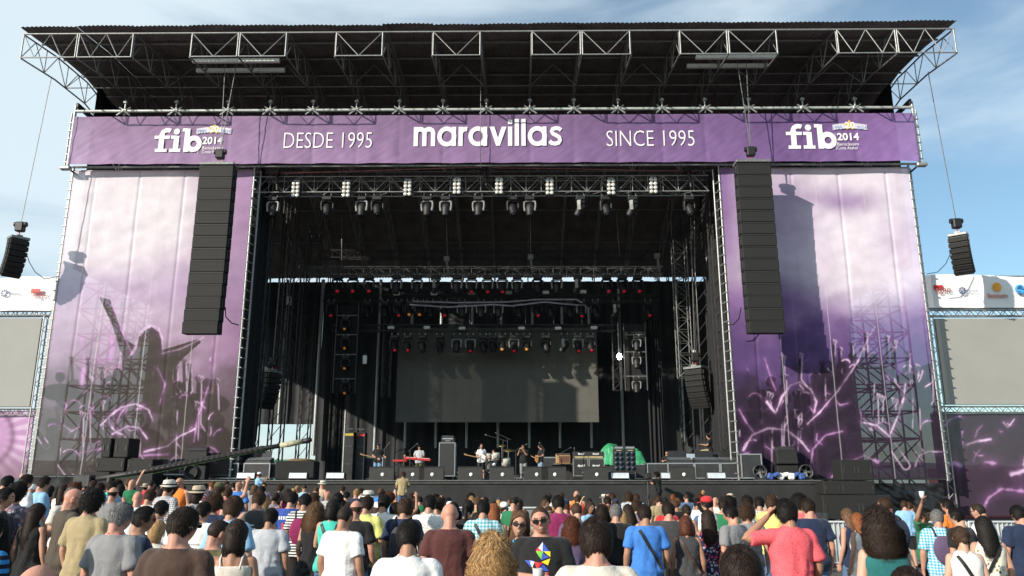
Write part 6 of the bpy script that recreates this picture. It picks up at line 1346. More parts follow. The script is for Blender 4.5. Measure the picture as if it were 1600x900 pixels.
def person(loc, yaw, sc, label, g=0, pose='down', hr=(0, 0, 0), hair='short', hc='dark brown', top='tee', tc_='grey', bot='long', bc='denim', skin=1, hat=None, hatc=None, glasses=None, lg='stand', vox=.0085, smile=False, seed=0, build=1.0, strapc=None, lean=0, group=None, shoes=True):
    """yaw in degrees: 0 faces the stage, positive turns to the right of the picture"""
    r = thing('person', label, 'person', loc, group); r.rotation_euler = (R(-lean), 0, R(-yaw)); b_ = 1 + (build - 1) * .45; r.scale = (sc * b_, sc * b_, sc)
    kid('body', body_mesh(g, pose, hr, lg, vox, smile), r, [SKIN[skin]])
    hm = Matrix.Translation(HC) @ head_rot(hr).to_4x4()
    if hair: kid('hair', hair_mesh(hair, seed % 2), r, [HAIRM[hc]], hm)
    if top: kid({'dress': 'dress', 'tank': 'tank_top', 'strap': 'strap_top'}.get(top, 'shirt'), top_mesh(g, pose, top, seed % 2), r, [CL[tc_]])
    if top == 'strap':
        for sd in (-1, 1): kid('shoulder_strap', strap_mesh(g, sd), r, [CL[strapc or tc_]])
    if bot: kid({'long': 'trousers'}.get(bot, bot), bottom_mesh(g, bot, lg), r, [CL[bc]])
    if shoes:
        for sd in (-1, 1): kid('shoe', shoe_mesh(lg, sd), r, [CL[['black', 'white', 'charcoal', 'brown'][seed % 4]]])
    if hat:
        h = kid('hat', hat_mesh(hat), r, [CL[hatc]], hm)
        if hat in ('straw', 'fedora'): kid('hat_band', band_mesh(), h)
    if glasses:
        kid('sunglasses', glasses_mesh(up=glasses == 'up'), r, [None, {'red': RED, 'white': WHITE}.get(glasses)], hm)
    PEOPLE.append((r, loc)); return r
def hero(px, py, hp, label, yaw=0, H=None, ground=None, **k):
    """px, py = top of the head in the photo, hp = head height in photo pixels"""
    Y = F * .238 / hp * (1.06 + .14 * max(0, min(1, (hp - 24) / 10))); p = at(px, py, Y); z0 = gz(p.x, p.y) if ground is None else ground; s = (p.z - z0) / 1.735; s2 = max(.86, min(1.08, s)); zf = p.z - s2 * 1.735 if ground is not None or s != s2 else z0
    zf = z0 if abs(zf - z0) < .6 else zf
    return person((p.x, p.y, zf), yaw, s2, label, **k)
# ------------------------------------------------------------------ prints, bags
def mw(r): return Matrix.LocRotScale(r.location, r.rotation_euler, r.scale)
def shirt_of(r):
    for c in r.children:
        if c.name.split('.')[0] in ('shirt', 'tank_top', 'dress', 'strap_top'): return c
def project(r, pts, side, off=.005):
    """lay (x, z) points of the person's own frame on the shirt; side -1 = back, +1 = chest"""
    me = shirt_of(r).data; bvh = BVHTree.FromPolygons([v.co[:] for v in me.vertices], [p.vertices[:] for p in me.polygons]); o = []
    for x, z in pts:
        h = bvh.ray_cast(Vector((x, side * .6, z)), Vector((0, -side, 0)))[0]; o.append((h or Vector((x, side * .1, z))) + Vector((0, side * off, 0)))
    return o
def print_on(r, polys, side, mat, name):
    bm = bmesh.new()
    for P in polys: bm.faces.new([bm.verts.new((x, 0, z)) for x, z in P])
    bmesh.ops.triangulate(bm, faces=bm.faces); bmesh.ops.subdivide_edges(bm, edges=bm.edges, cuts=3, use_grid_fill=True); bm.verts.index_update(); q = [(v.co.x, v.co.z) for v in bm.verts]; fs = [[v.index for v in f.verts] for f in bm.faces]; bm.free()
    me = bpy.data.meshes.new(name); me.from_pydata([tuple(v) for v in project(r, q, side)], [], fs); me.materials.append(mat); o = bpy.data.objects.new(name, me); COL.objects.link(o); o.parent = r; return o
def rect(x, z, w, h): return [(x - w / 2, z - h / 2), (x + w / 2, z - h / 2), (x + w / 2, z + h / 2), (x - w / 2, z + h / 2)]
def local_thing(name, label, cat, r, parts):
    t = thing(name, label, cat, r.location); t.rotation_euler = r.rotation_euler; t.scale = r.scale
    for nm, m, mat in parts:
        me = bpy.data.meshes.new(nm); me.from_pydata([tuple(v) for v in m.v], [], m.f); me.polygons.foreach_set('use_smooth', m.sm); me.materials.append(mat); o = bpy.data.objects.new(nm, me); COL.objects.link(o); o.parent = t
    return t
def ribbon_on(r, pts, side, w=.018, off=.008):
    q = []
    for (a, b), (c, d) in zip(pts, pts[1:]): q += [(a + (c - a) * k / 6, b + (d - b) * k / 6) for k in range(6)]
    q.append(pts[-1]); P = project(r, q, side, off); m = MB(); V = []
    for i, p in enumerate(P):
        d = (P[min(i + 1, len(P) - 1)] - P[max(i - 1, 0)]).normalized(); s = d.cross(Vector((0, side, 0))).normalized() * w; V += [p - s, p + s, p + s + Vector((0, side * .006, 0)), p - s + Vector((0, side * .006, 0))]
    m.add(V, [(4 * i + k, 4 * i + (k + 1) % 4, 4 * i + 4 + (k + 1) % 4, 4 * i + 4 + k) for i in range(len(P) - 1) for k in range(4)]); return m
def crossbody(r, label, mat, flip=1):
    m = ribbon_on(r, [(-.10 * flip, 1.43), (.0, 1.25), (.10 * flip, 1.08), (.15 * flip, .98)], -1); b = MB().box((.21 * flip, -.02, .90), (.07, .22, .17), bev=.02); local_thing('shoulder_bag', label, 'bag', r, [('strap', m, mat), ('pouch', b, mat)])
def backpack(r, label, mat, small=False):
    m = MB(); w, h = (.13, .36) if small else (.155, .42); zc = 1.20
    def fn(u, v): a = 6.2832 * u; s = math.sin(math.pi * (.06 + .88 * v)) ** .5; return Vector((w * s * math.copysign(abs(math.cos(a)) ** .6, math.cos(a)), -.19 + .075 * s * math.copysign(abs(math.sin(a)) ** .6, math.sin(a)), zc + (v - .5) * h + .008 * mnoise.noise((u * 8, v * 6, 1))))
    m.grid(fn, 24, 14); s = MB()
    for k in (-1, 1): s.path([(k * .07, -.14, 1.37), (k * .09, -.10, 1.46), (k * .10, 0, 1.495), (k * .105, .10, 1.40), (k * .12, .13, 1.25), (k * .15, -.02, 1.05)], .014, 6)
    local_thing('backpack', label, 'backpack', r, [('pack', m, mat), ('straps', s, BLACK)])
LACE = CL['white']

# ------------------------------------------------------------------ the people one can tell apart (photo pixels)
# px, top py, head px, label, options
Hs = {}
def H_(key, px, py, hp, label, yaw=0, **k): Hs[key] = hero(px, py, hp, label, yaw, **k)
H_('edge', -16, 806, 52, 'person in blue and black striped tee cut by the left frame edge', 15, tc_='blue black striped', hc='black', seed=1)
H_('beard', 5, 762, 36, 'bearded dark haired man in black tee at the left frame edge', 55, hc='black', tc_='black', hr=(15, 0, 0))
H_('floral', 26, 752, 35, 'dark curly haired man in grey floral shirt at left', 12, hair='messy', hc='black', top='shirt', tc_='grey floral')
H_('longbrown', 57, 786, 36, 'woman with very long brown hair and black top at left', 10, g=1, hair='long', hc='dark brown', top='tank', tc_='black', bot='skirt', bc='black')
H_('baldstripe', 113, 762, 36, 'bald man with sunglasses in brown striped shirt', 38, hair=None, top='shirt', tc_='brown striped', glasses='black', hr=(18, 0, 0), skin=4, bc='paledenim', pose='front')
H_('afro', 144, 768, 38, 'man with bushy black hair in khaki shirt with checked collar', 14, hair='curly', hc='black', top='shirt', tc_='khaki', bc='red')
H_('greyhair', 188, 785, 48, 'grey haired man in grey tee with red lanyard', 16, hair='short', hc='grey', tc_='grey', hr=(12, 0, 0), skin=4)
H_('redglass', 222, 791, 44, 'dark haired man wearing red sunglasses and dark navy tee', 48, hc='black', tc_='navy', glasses='red', hr=(16, 0, 0), skin=2)
H_('blond1', 246, 813, 38, 'short blond haired woman behind the man with red sunglasses', 10, g=1, hair='bob', hc='blond', top='tank', tc_='offwhite')
H_('browntee', 287, 771, 60, 'big short haired man in dark brown tee, back to camera', 10, hc='dark brown', tc_='brown', build=1.12, hr=(14, 0, 0), skin=4, seed=1, glasses='white')
H_('baldnear', 56, 880, 108, 'bald head cut by the bottom left frame edge', 0, hair=None, tc_='charcoal', skin=4)
H_('whitefar', 40, 741, 23, 'dark haired man in white tee before the pink printed skirt', 30, hc='dark brown', tc_='white', ground=.35)
H_('bluefar', 68, 744, 22, 'man in pale blue tee before the left edge of mauve scrim', 40, hc='dark brown', tc_='skyblue', ground=.35)
H_('darkfar', 11, 743, 22, 'dark haired person in black before the pink printed skirt', 20, hc='black', tc_='black', ground=.35)
H_('balda', 216, 767, 25, 'bald man in white tee behind the grey haired man', -8, hair=None, tc_='white', skin=4)
H_('whiteb', 234, 764, 24, 'brown haired man in white tee right of a bald head', 8, tc_='white', hc='brown')
H_('collar', 251, 782, 33, 'black haired man in white shirt left of big brown tee man', 12, tc_='white', top='shirt', hc='black')
H_('fedora', 263, 752, 22, 'man in white fedora with dark band and checked shirt', 20, hat='fedora', hatc='offwhite', tc_='checked grey', top='shirt')
H_('orangel', 283, 746, 16, 'bald steward with orange vest below the left monitor stack', 200, hair=None, tc_='orange', top='tank', glasses='black')
H_('goeasy', 317, 784, 33, 'dark haired man in white tee with small grey back lettering', 22, tc_='white', hc='black')
H_('strawl', 309, 761, 23, 'person in wide straw hat behind the big brown tee man', 30, hat='straw', hatc='beige', tc_='grey', g=1, hair='bob')
H_('curlynavy', 334, 773, 29, 'brown curly haired man in navy tee', 10, hair='curly', hc='brown', tc_='navy')
H_('olive', 339, 811, 48, 'man in olive tee with black sunglasses pushed on his head', 30, hc='dark brown', hair='buzz', tc_='olive', glasses='up', skin=4, hr=(10, 0, 0))
H_('bluewhite', 364, 774, 37, 'thick brown haired man in blue shirt behind bare shouldered woman', 8, hair='messy', hc='brown', tc_='skyblue', top='shirt')
H_('bareback', 370, 812, 52, 'woman with dark red brown hair, bare shoulders and white straps', -6, g=1, hair='bob', hc='dark brown', top='strap', tc_='offwhite', skin=2, strapc='white')
H_('ltgrey', 423, 794, 34, 'black haired man in light grey tee, arms down', 4, hc='black', tc_='lightgrey', skin=2, build=1.05)
H_('tank', 404, 765, 27, 'man in charcoal sleeveless tee with white printed lines', 12, top='tank', tc_='charcoal', hc='brown', pose='hip', skin=2)
H_('jersey', 456, 768, 23, 'dark haired fan in blue football jersey with red number', 8, tc_='royal', hc='black')
H_('stripes', 477, 771, 24, 'person in black and white striped tee with maroon drawstring bag', 6, tc_='black white striped', hc='black', hair='short', skin=2, bc='black', bot='shorts')
H_('blackdress', 492, 788, 29, 'woman with curly brown hair in black dress', 20, g=1, hair='longcurly', hc='light brown', top='dress', tc_='black', bot=None)
H_('teal', 520, 780, 30, 'short haired woman in turquoise sleeveless top with black strap', 10, g=1, hair='bob', hc='black', top='tank', tc_='turquoise', pose='front')
H_('redtrim', 538, 791, 38, 'close cropped man in white tee with red trimmed straps', 22, hair='buzz', hc='dark brown', tc_='white', skin=2, build=1.05, seed=1)
H_('baldblack', 556, 781, 31, 'balding man in black tee beside the yellow shirt', 8, hair='balding', hc='brown', tc_='black', skin=4)
H_('yellow', 573, 775, 27, 'dark haired man in speckled yellow shirt', 14, top='shirt', tc_='yellow speckled', hc='dark brown', pose='drink')
H_('strawm', 575, 764, 20, 'person in tall pale straw hat with dark band behind yellow shirt', 16, hat='straw', hatc='offwhite', tc_='brown')
H_('white600', 600, 772, 26, 'dark haired man in plain white shirt behind the teal leaf shirt', 8, tc_='white', top='shirt', hc='black')
H_('leaf', 618, 785, 26, 'dark haired person in teal leaf print shirt', -10, tc_='teal leaf print', top='shirt', hc='black')
H_('navy632', 632, 779, 29, 'brown haired man in navy tee with black backpack strap', 6, tc_='navy', hc='brown', hair='messy')
H_('polo', 639, 812, 58, 'thick dark haired man in white polo shirt near the camera', -4, top='polo', tc_='white', hc='black', hair='short', skin=2, seed=1)
H_('cross', 671, 771, 27, 'dark haired man in white shirt with small dark print', 4, top='shirt', tc_='white cross print', hc='black')
H_('dark684', 684, 777, 26, 'person with dark brown hair close beside the printed white shirt', 10, hc='dark brown', tc_='charcoal')
H_('maroon', 703, 785, 40, 'bald man in dark maroon tee, seen from behind', -4, hair=None, tc_='maroon', skin=4, build=1.12, seed=1)
H_('ponytail', 731, 781, 26, 'woman with black ponytail and black top', 10, g=1, hair='pony', hc='black', top='tank', tc_='black')
H_('plaid', 755, 781, 29, 'black haired man in turquoise plaid shirt with dark strap', 2, top='shirt', tc_='turquoise plaid', hc='black')
H_('redhair', 772, 787, 27, 'woman with long red hair and pale yellow top', -6, g=1, hair='long', hc='ginger', top='tank', tc_='yellow')
H_('blondnear', 769, 838, 70, 'woman with big curly blond hair near the camera', 0, g=1, hair='longcurly', hc='blond', top='tank', tc_='charcoal')
H_('selfiew', 813, 799, 44, 'smiling woman in sunglasses with blue lanyard facing the camera', 190, g=1, hair='wavy', hc='light brown', top='tank', tc_='black', glasses='black', hr=(-6, 2, -10), vox=.006, smile=True, pose='drinkl', skin=1)
H_('selfiem', 845, 790, 47, 'smiling man in sunglasses, black tee with coloured triangles, facing camera', 186, hair='buzz', hc='brown', tc_='black', glasses='black', hr=(0, -2, 8), vox=.006, smile=True, pose='front', skin=4, build=1.06)
H_('brownnear', 931, 811, 70, 'young man with thick brown hair and pale top nearest the camera', 0, hair='messy', hc='dark brown', tc_='offwhite', skin=4)
H_('magenta', 873, 773, 25, 'dark haired man in magenta shirt', -8, top='shirt', tc_='magenta', hc='black', build=1.08)
H_('buzz', 901, 785, 29, 'man with close cropped hair in dull purple tee', -12, hair='buzz', hc='brown', tc_='purple', skin=0)
H_('redcurl', 894, 810, 33, 'woman with long curly red brown hair right of smiling couple', 0, g=1, hair='longcurly', hc='red brown', top='tank', tc_='purple')
H_('greyblack', 962, 788, 27, 'grey haired man in black tee and jeans', 8, hc='grey', tc_='black', build=1.1)
H_('blue', 1007, 788, 33, 'brown haired man in bright blue tee and lime shorts', -4, hc='dark brown', tc_='blue', bot='shorts', bc='lime', skin=2, build=1.06)
H_('dkgrey', 1044, 784, 27, 'short haired man in dark grey tee right of bright blue tee', 4, hc='dark brown', tc_='charcoal', skin=4, bc='olive', build=1.1)
H_('orangec', 901, 762, 13, 'bald steward in orange vest facing the crowd', 192, hair=None, tc_='orange', top='tank', skin=1)
H_('redbob', 1071, 806, 32, 'woman with red brown bob in charcoal sleeveless top', 6, g=1, hair='bob', hc='red brown', top='tank', tc_='charcoal', bc='denim', skin=2)
H_('flower', 1106, 797, 30, 'woman with long dark hair in navy floral dress', 6, g=1, hair='wavy', hc='dark brown', top='dress', tc_='navy floral', bot=None, skin=2)
H_('redcap', 1106, 776, 22, 'man in red cap and white tee', -40, hat='cap', hatc='red', tc_='white', hc='black')
H_('greytee', 1143, 789, 30, 'dark haired man in grey tee looking down to the left', -35, tc_='grey', hc='black', hr=(-15, -15, 0), skin=4)
H_('curlgrey', 1166, 789, 27, 'curly brown haired man behind the grey tee', 12, hair='curly', hc='brown', tc_='grey')
H_('pinkshirt', 1229, 781, 42, 'man in bright pink flecked shirt with hand at his ear', -8, hair='messy', hc='black', top='shirt', tc_='pink flecked', pose='headl', skin=2, build=1.08, vox=.0065)
H_('botdark', 1157, 856, 88, 'dark brown haired head at bottom left of pink shirt', 6, hair='messy', hc='dark brown', tc_='charcoal', g=1, top='tank')
H_('tealnavy', 1262, 778, 29, 'short haired man in dark navy tee right of pink shirt', 0, hc='dark brown', tc_='navy', skin=4, build=1.06, hr=(-14, 0, 0))
H_('greent', 1130, 778, 22, 'person in dark green tee behind the floral dress', 20, tc_='green', hc='dark brown', glasses='up')
H_('beardr', 1142, 775, 21, 'bearded man in sunglasses facing left behind the grey tee', -80, tc_='grey', hc='black', glasses='black', hair='messy')
H_('check', 1186, 776, 20, 'black haired man in pale checked shirt left of pink shirt', 20, top='shirt', tc_='checked grey', hc='black')
H_('shade', 1204, 772, 22, 'person shading eyes with raised hands, yellow top', 25, tc_='yellow', hc='brown', hair='messy', pose='eyes')
H_('pinktop', 1250, 770, 23, 'curly dark haired person in pale pink top', -20, hair='curly', hc='black', tc_='pink')
H_('bigcurl', 1374, 796, 54, 'woman with long curly dark hair and green sleeveless top', 4, g=1, hair='longcurly', hc='dark brown', top='tank', tc_='teal', skin=0)
H_('blondr', 1325, 794, 25, 'blond long haired woman in navy top near the barrier', -25, g=1, hair='long', hc='light brown', top='tank', tc_='navy')
H_('lacegirl', 1341, 802, 26, 'ginger haired woman in white lace dress at the barrier', -22, g=1, hair='wavy', hc='ginger', top='dress', tc_='white lace', bot=None, skin=1)
H_('backpackm', 1384, 777, 24, 'man in black tee with red sunglasses and dark backpack', -30, hc='brown', tc_='black', glasses='red', hr=(-20, 0, 0), skin=4)
H_('skirt', 1421, 784, 14.5, 'woman in mustard top and navy skirt by the barrier', -60, g=1, hair='pony', hc='brown', top='tank', tc_='khaki', bot='skirt', bc='navy', skin=2, lg='walk')
H_('cup', 1443, 795, 22, 'man in green tee raising a clear cup, facing the camera', 155, hc='black', tc_='green', pose='upr', skin=3, vox=.0065, bc='black', seed=1)
H_('blueplaid', 1463, 796, 29, 'grey brown haired man in blue plaid shirt with dark drawstring bag', 16, top='shirt', tc_='blue plaid', hc='grey', skin=4, bc='navy')
H_('orangetee', 1481, 779, 22, 'dark haired man in orange tee', -25, tc_='orange', hc='black', hr=(-15, 0, 0))
H_('blacktee', 1495, 793, 30, 'short haired man in black tee facing left, at right', -28, tc_='black', hc='black', skin=1, hr=(-12, 0, 0))
H_('bun', 1500, 822, 42, 'woman with brown hair bun and white lace top', 8, g=1, hair='bun', hc='brown', top='tank', tc_='white lace', skin=0)
H_('butterfly', 1537, 807, 38, 'woman with straight black hair and white butterfly print top', 8, g=1, hair='wavy', hc='black', top='tank', tc_='white butterfly', skin=1)
H_('navypolo', 1591, 789, 31, 'balding man in dark navy polo at the right frame edge', 0, top='polo', tc_='navy', hc='black', hair='short', build=1.08, skin=4)
H_('botright', 1420, 889, 80, 'dark haired head at the bottom edge before the green top', 0, tc_='black', hc='dark brown', hair='messy')
H_('glassr', 1530, 786, 27, 'short haired man in glasses and white tee facing left', -35, tc_='white', hc='dark brown', hair='buzz', glasses='black')
H_('skyr', 1412, 782, 15, 'person in pale blue tee standing behind the navy skirt', 10, tc_='skyblue', hc='brown', bot='shorts', bc='black')
H_('tan', 630, 737, 10.5, 'man in tan tee rising above the crowd at the pit barrier', -6, tc_='khaki', hc='brown', hair='messy', ground=.9, skin=2, pose='front')
# prints
r_ = Hs['selfiem']; ctri = {'red_print': [], 'yellow_print': [], 'blue_print': [], 'green_print': [], 'white_print': []}
def tri(c, *p): ctri[c].append([(x * .0046 - .02, 1.31 - z * .0046) for x, z in p])
tri('blue_print', (0, -28), (-12, -12), (0, -12)); tri('white_print', (0, -28), (0, -12), (10, -14)); tri('red_print', (0, -12), (12, -12), (9, -19)); tri('yellow_print', (-14, -2), (-2, -12), (-14, -12)); tri('green_print', (-2, -12), (12, -12), (2, 2)); tri('blue_print', (-12, -2), (0, -10), (2, 3)); tri('yellow_print', (-14, 0), (-10, 12), (2, 6))
tri('red_print', (-2, 8), (14, 6), (10, 18)); tri('white_print', (14, 6), (24, 4), (18, 16)); tri('blue_print', (-2, 10), (10, 20), (-12, 22)); tri('red_print', (-12, 24), (8, 24), (-4, 36)); tri('blue_print', (16, 4), (32, 4), (20, 16)); tri('yellow_print', (11, 18), (19, 16), (14, 24))
PC = {'red_print': (.55, .02, .04), 'yellow_print': (.75, .62, .02), 'blue_print': (.03, .08, .45), 'green_print': (.15, .5, .03), 'white_print': (.75, .75, .75)}
for c, P in ctri.items(): print_on(r_, P, 1, M(c, PC[c], .7, var=.05), 'triangle_print')
r_ = Hs['selfiew']; print_on(r_, [rect(0, 1.05, .17, .10)], 1, M('red_print', PC['red_print']), 'chest_print'); print_on(r_, [rect(-.03, 1.05, .012, .07), rect(-.015, 1.08, .03, .012), rect(-.015, 1.05, .025, .012), rect(-.015, 1.02, .03, .012)], 1, M('white_print', PC['white_print']), 'lettering')
kid('lanyard', (lambda: (lambda m: (lambda me: (me.from_pydata([tuple(v) for v in m.v], [], m.f), me.materials.append(M('lanyard_blue', (.04, .30, .55), .6)), me)[2])(bpy.data.meshes.new('lanyard')))(MB().path([(-.055, -.05, 1.485), (-.07, .03, 1.47), (-.05, .125, 1.36), (-.01, .145, 1.20), (.02, .135, 1.36), (.06, .04, 1.47), (.055, -.05, 1.485)], .009, 6)))(), r_)
kid('lanyard', (lambda m: (lambda me: (me.from_pydata([tuple(v) for v in m.v], [], m.f), me.materials.append(RED), me)[2])(bpy.data.meshes.new('lanyard')))(MB().path([(-.10, .04, 1.44), (-.07, -.045, 1.482), (0, -.085, 1.49), (.07, -.045, 1.482), (.10, .04, 1.44)], .010, 6)), Hs['greyhair'])
r_ = Hs['tank']; print_on(r_, [rect((k % 2) * .01, 1.29 - k * .045, .10 + .05 * ((k * 7) % 3) / 2, .016) for k in range(7)], -1, M('white_print', PC['white_print']), 'tour_print')
r_ = Hs['goeasy']; print_on(r_, [rect((k - 3) * .034, 1.22, .022, .022) for k in range(7)] + [rect((k - 2) * .036, 1.17, .024, .018) for k in range(5)], -1, M('grey_print', (.35, .36, .38), .7), 'back_lettering')
r_ = Hs['jersey']; print_on(r_, [rect((k - 3) * .042, 1.34, .026, .05) for k in range(7)], -1, M('white_print', PC['white_print']), 'name_lettering'); print_on(r_, [rect(-.06, 1.17, .035, .19), rect(.04, 1.25, .09, .028), rect(.04, 1.17, .09, .028), rect(.04, 1.09, .09, .028), rect(.075, 1.21, .028, .09), rect(.01, 1.21, .028, .09), rect(.075, 1.13, .028, .09)], -1, M('red_print', PC['red_print']), 'shirt_number')
r_ = Hs['botright']
crossbody(Hs['blue'], 'black crossbody bag on the man in bright blue tee', BLACK); crossbody(Hs['plaid'], 'dark strap bag across the turquoise plaid shirt', BLACK); crossbody(Hs['redbob'], 'brown shoulder bag on the woman in charcoal top', M('brown_leather', (.06, .03, .02), .5)); crossbody(Hs['bun'], 'black shoulder bag on the woman with hair bun', BLACK); crossbody(Hs['butterfly'], 'black shoulder bag on the butterfly print top', BLACK, -1); crossbody(Hs['teal'], 'black shoulder bag on the turquoise top', BLACK)
crossbody(Hs['olive'], 'black shoulder bag on the man in olive tee', BLACK)
backpack(Hs['stripes'], 'maroon drawstring bag on the striped tee', CL['magenta'], True); backpack(Hs['backpackm'], 'dark navy backpack on the man with red sunglasses', CL['navy']); backpack(Hs['blueplaid'], 'dark drawstring bag on the blue plaid shirt', CL['purple'], True); backpack(Hs['navy632'], 'black backpack on the brown haired man in navy tee', CL['charcoal'], True)
m = MB(); [m.path([(k * .07, -.10, 1.38), (k * .085, -.07, 1.47), (k * .09, 0, 1.50), (k * .10, .11, 1.38), (k * .12, .14, 1.2)], .016, 6) for k in (-1, 1)]
def held(r, name, label, cat, mtx_pos, parts):
    local_thing(name, label, cat, r, parts)
c = Vector((.30, .245, 1.93)); held(Hs['cup'], 'plastic_cup', 'clear plastic cup held high by the man in green tee', 'cup', c, [('cup', MB().lathe([(0, 0), (.036, 0), (.047, .12), (.044, .12), (.034, .005), (0, .005)], c, 16), M('clear_plastic', (.62, .66, .68), .15))])
c = Vector((-.155, .30, 1.235)); held(Hs['selfiew'], 'beer_cup', 'amber drink cup held by the smiling woman', 'cup', c, [('cup', MB().lathe([(0, -.07), (.034, -.07), (.042, .05), (.039, .05), (0, .03)], c, 16), M('amber_drink', (.45, .28, .06), .2))])
c = Vector((0, .36, 1.19)); held(Hs['selfiem'], 'drink_can', 'pale cup held between the hands of the smiling man', 'cup', c, [('cup', MB().lathe([(0, -.06), (.034, -.06), (.04, .06), (.037, .06), (0, .045)], c, 16), M('pale_cup', (.6, .6, .58), .4))])
v = Vector((.33, -.02, .80)); r_ = Hs['stripes']; held(r_, 'tote_bag', 'pale green cloth tote bag hanging beside the striped tee', 'bag', v, [('bag', MB().grid(lambda u, w: Vector((.30 + .05 * math.sin(6.2832 * u), .02 + (.15 - .03 * w) * math.cos(6.2832 * u), .52 + .42 * w + .015 * mnoise.noise((u * 5, w * 4, 2)))), 24, 10), M('pale_green_cloth', (.45, .52, .42), .85)), ('handles', MB().path([(.30, .08, .93), (.25, .03, 1.25), (.21, 0, 1.44), (.25, -.03, 1.25), (.30, -.05, .93)], .012, 5), MC['pale_green_cloth'])])
a = at(118, 800, 36.8); b_ = at(1282, 800, 36.8)
tag(MB().box(((a.x + b_.x) / 2, 36.9, .45), (b_.x - a.x, 2.0, .9), bev=.03).build('pit_platform', DARK), 'low dark walkway in the pit before the stage', 'platform')
tag(MB().box((at(630, 760, 28.5).x, 28.4, .45), (.9, .9, .9), bev=.03).build('step_box', DARK), 'dark step box under the man in tan tee', 'box')

# ------------------------------------------------------------------ performers and crew
def crew(px, Y, label, yaw, z=ZS, sc=1, **k):
    p = at(px, 735, Y); return person((p.x, Y, z), yaw, sc, label, **k)
crew(590, 39.7, 'musician in cap, black tee and bleached jean shorts on stage', 172, pose='guitar', tc_='black', bot='shorts', bc='jean bleached', hat='cap', hatc='black', hc='dark brown', skin=2, lg='walk')
crew(654, 40.9, 'musician in grey tee bending over the red keyboard', 178, pose='keys', hr=(0, -38, 0), tc_='lightgrey', bc='olive', hair='messy', hc='dark brown', lean=-8, skin=1)
gg = crew(752, 39.9, 'guitarist in white tee and black shorts with white guitar', 175, g=1, pose='guitar', tc_='white', top='tee', bot='shorts', bc='black', hair='bob', hc='brown', skin=1)
crew(771, 43.9, 'drummer in white tee seated behind the drum kit', 178, z=ZS + .28 - .40, pose='sit', lg='sit', tc_='white', hc='brown', hair='messy', shoes=True)
crew(818, 41.0, 'musician in black tee and grey trousers with lifted hands', 200, pose='camera', tc_='black', bc='grey', hair='messy', hc='brown')
g2 = crew(845, 40.4, 'guitarist in black tee and blue jeans facing left', -110, pose='guitar', tc_='black', bc='paledenim', hair='messy', hc='dark brown', hr=(0, -25, 0))
v = SP(771, 44.0); t = thing('drum_throne', 'round black drum stool under the drummer', 'stool', v); MB().lathe([(0, 0), (.17, 0), (.18, .05), (.15, .09), (0, .1)], v + Vector((0, 0, .63)), 16).build('seat', BLACK, t); MB().tube(v + Vector((0, 0, 0)), v + Vector((0, 0, .63)), .03, 8).build('post', STEELD, t)
crew(1110, 41.6, 'man in black tee seated on a case at stage right', -85, z=ZS + .55, pose='sit', lg='sit', tc_='black', bc='khaki', hc='black', glasses='black', skin=2)
v = SP(1113, 41.6); tag(MB().box(v + Vector((0, 0, .67)), (.7, .6, 1.34), bev=.03).build('equipment_case', CASE), 'tall black case the man at stage right sits on', 'case')
crew(1043, 43.5, 'dim crew member in black crouching right of the gathered curtain', 190, z=ZS - .2, pose='sit', lg='sit', tc_='black', hc='dark brown')
crew(1027, 37.0, 'camera operator in black with headset before the stage', -55, z=.88, pose='camera', tc_='black', bc='black', hc='black', hair='curly', skin=2)
p = at(1012, 745, 36.9); t = thing('video_camera', 'video camera on tall stand before the stage', 'camera', (p.x, 36.9, .9)); m = MB(); m.tube((p.x, 36.9, .95), (p.x, 36.9, 2.3), .04, 6)
for k in range(3): m.tube((p.x, 36.9, 1.7), (p.x + .5 * math.cos(2.1 * k), 36.9 + .5 * math.sin(2.1 * k), .92), .03, 5)
m.build('stand', DARK, t); m = MB(); m.box((p.x, 36.9, 2.45), (.22, .6, .26), bev=.03); m.tube((p.x, 37.2, 2.45), (p.x, 37.55, 2.45), .08, 10); m.build('camera_body', BLACK, t); MB().tube((p.x, 36.6, 2.3), (p.x - .25, 36.3, 2.1), .02, 5).build('pan_handle', DARK, t)
crew(405, 36.6, 'photographer in pale cap and light blue shirt in the pit', 60, z=.88, pose='camera', tc_='skyblue', hat='cap', hatc='white', hc='brown', top='shirt')
crew(1097, 35.2, 'blond haired crew member just above the pit barrier', 20, z=.12, g=1, hair='pony', hc='blond', tc_='purple', top='tank')
def pguitar(r, col, lab):
    M_ = mw(r); rot = M_.to_3x3().normalized() @ Matrix.Rotation(R(180), 3, 'Z') @ Matrix.Rotation(R(-78), 3, 'Y'); guitar(M_ @ Vector((.04, .20, 1.04)), rot, col, lab)
pguitar(gg, WHITE, 'white electric guitar worn by guitarist in white tee'); pguitar(g2, M('guitar_tan', (.4, .22, .08), .3), 'tan electric guitar worn by guitarist in blue jeans'); pguitar(PEOPLE[[o[0]['label'][:15] for o in PEOPLE].index('musician in cap')][0], BLACK, 'black electric guitar worn by musician in cap')

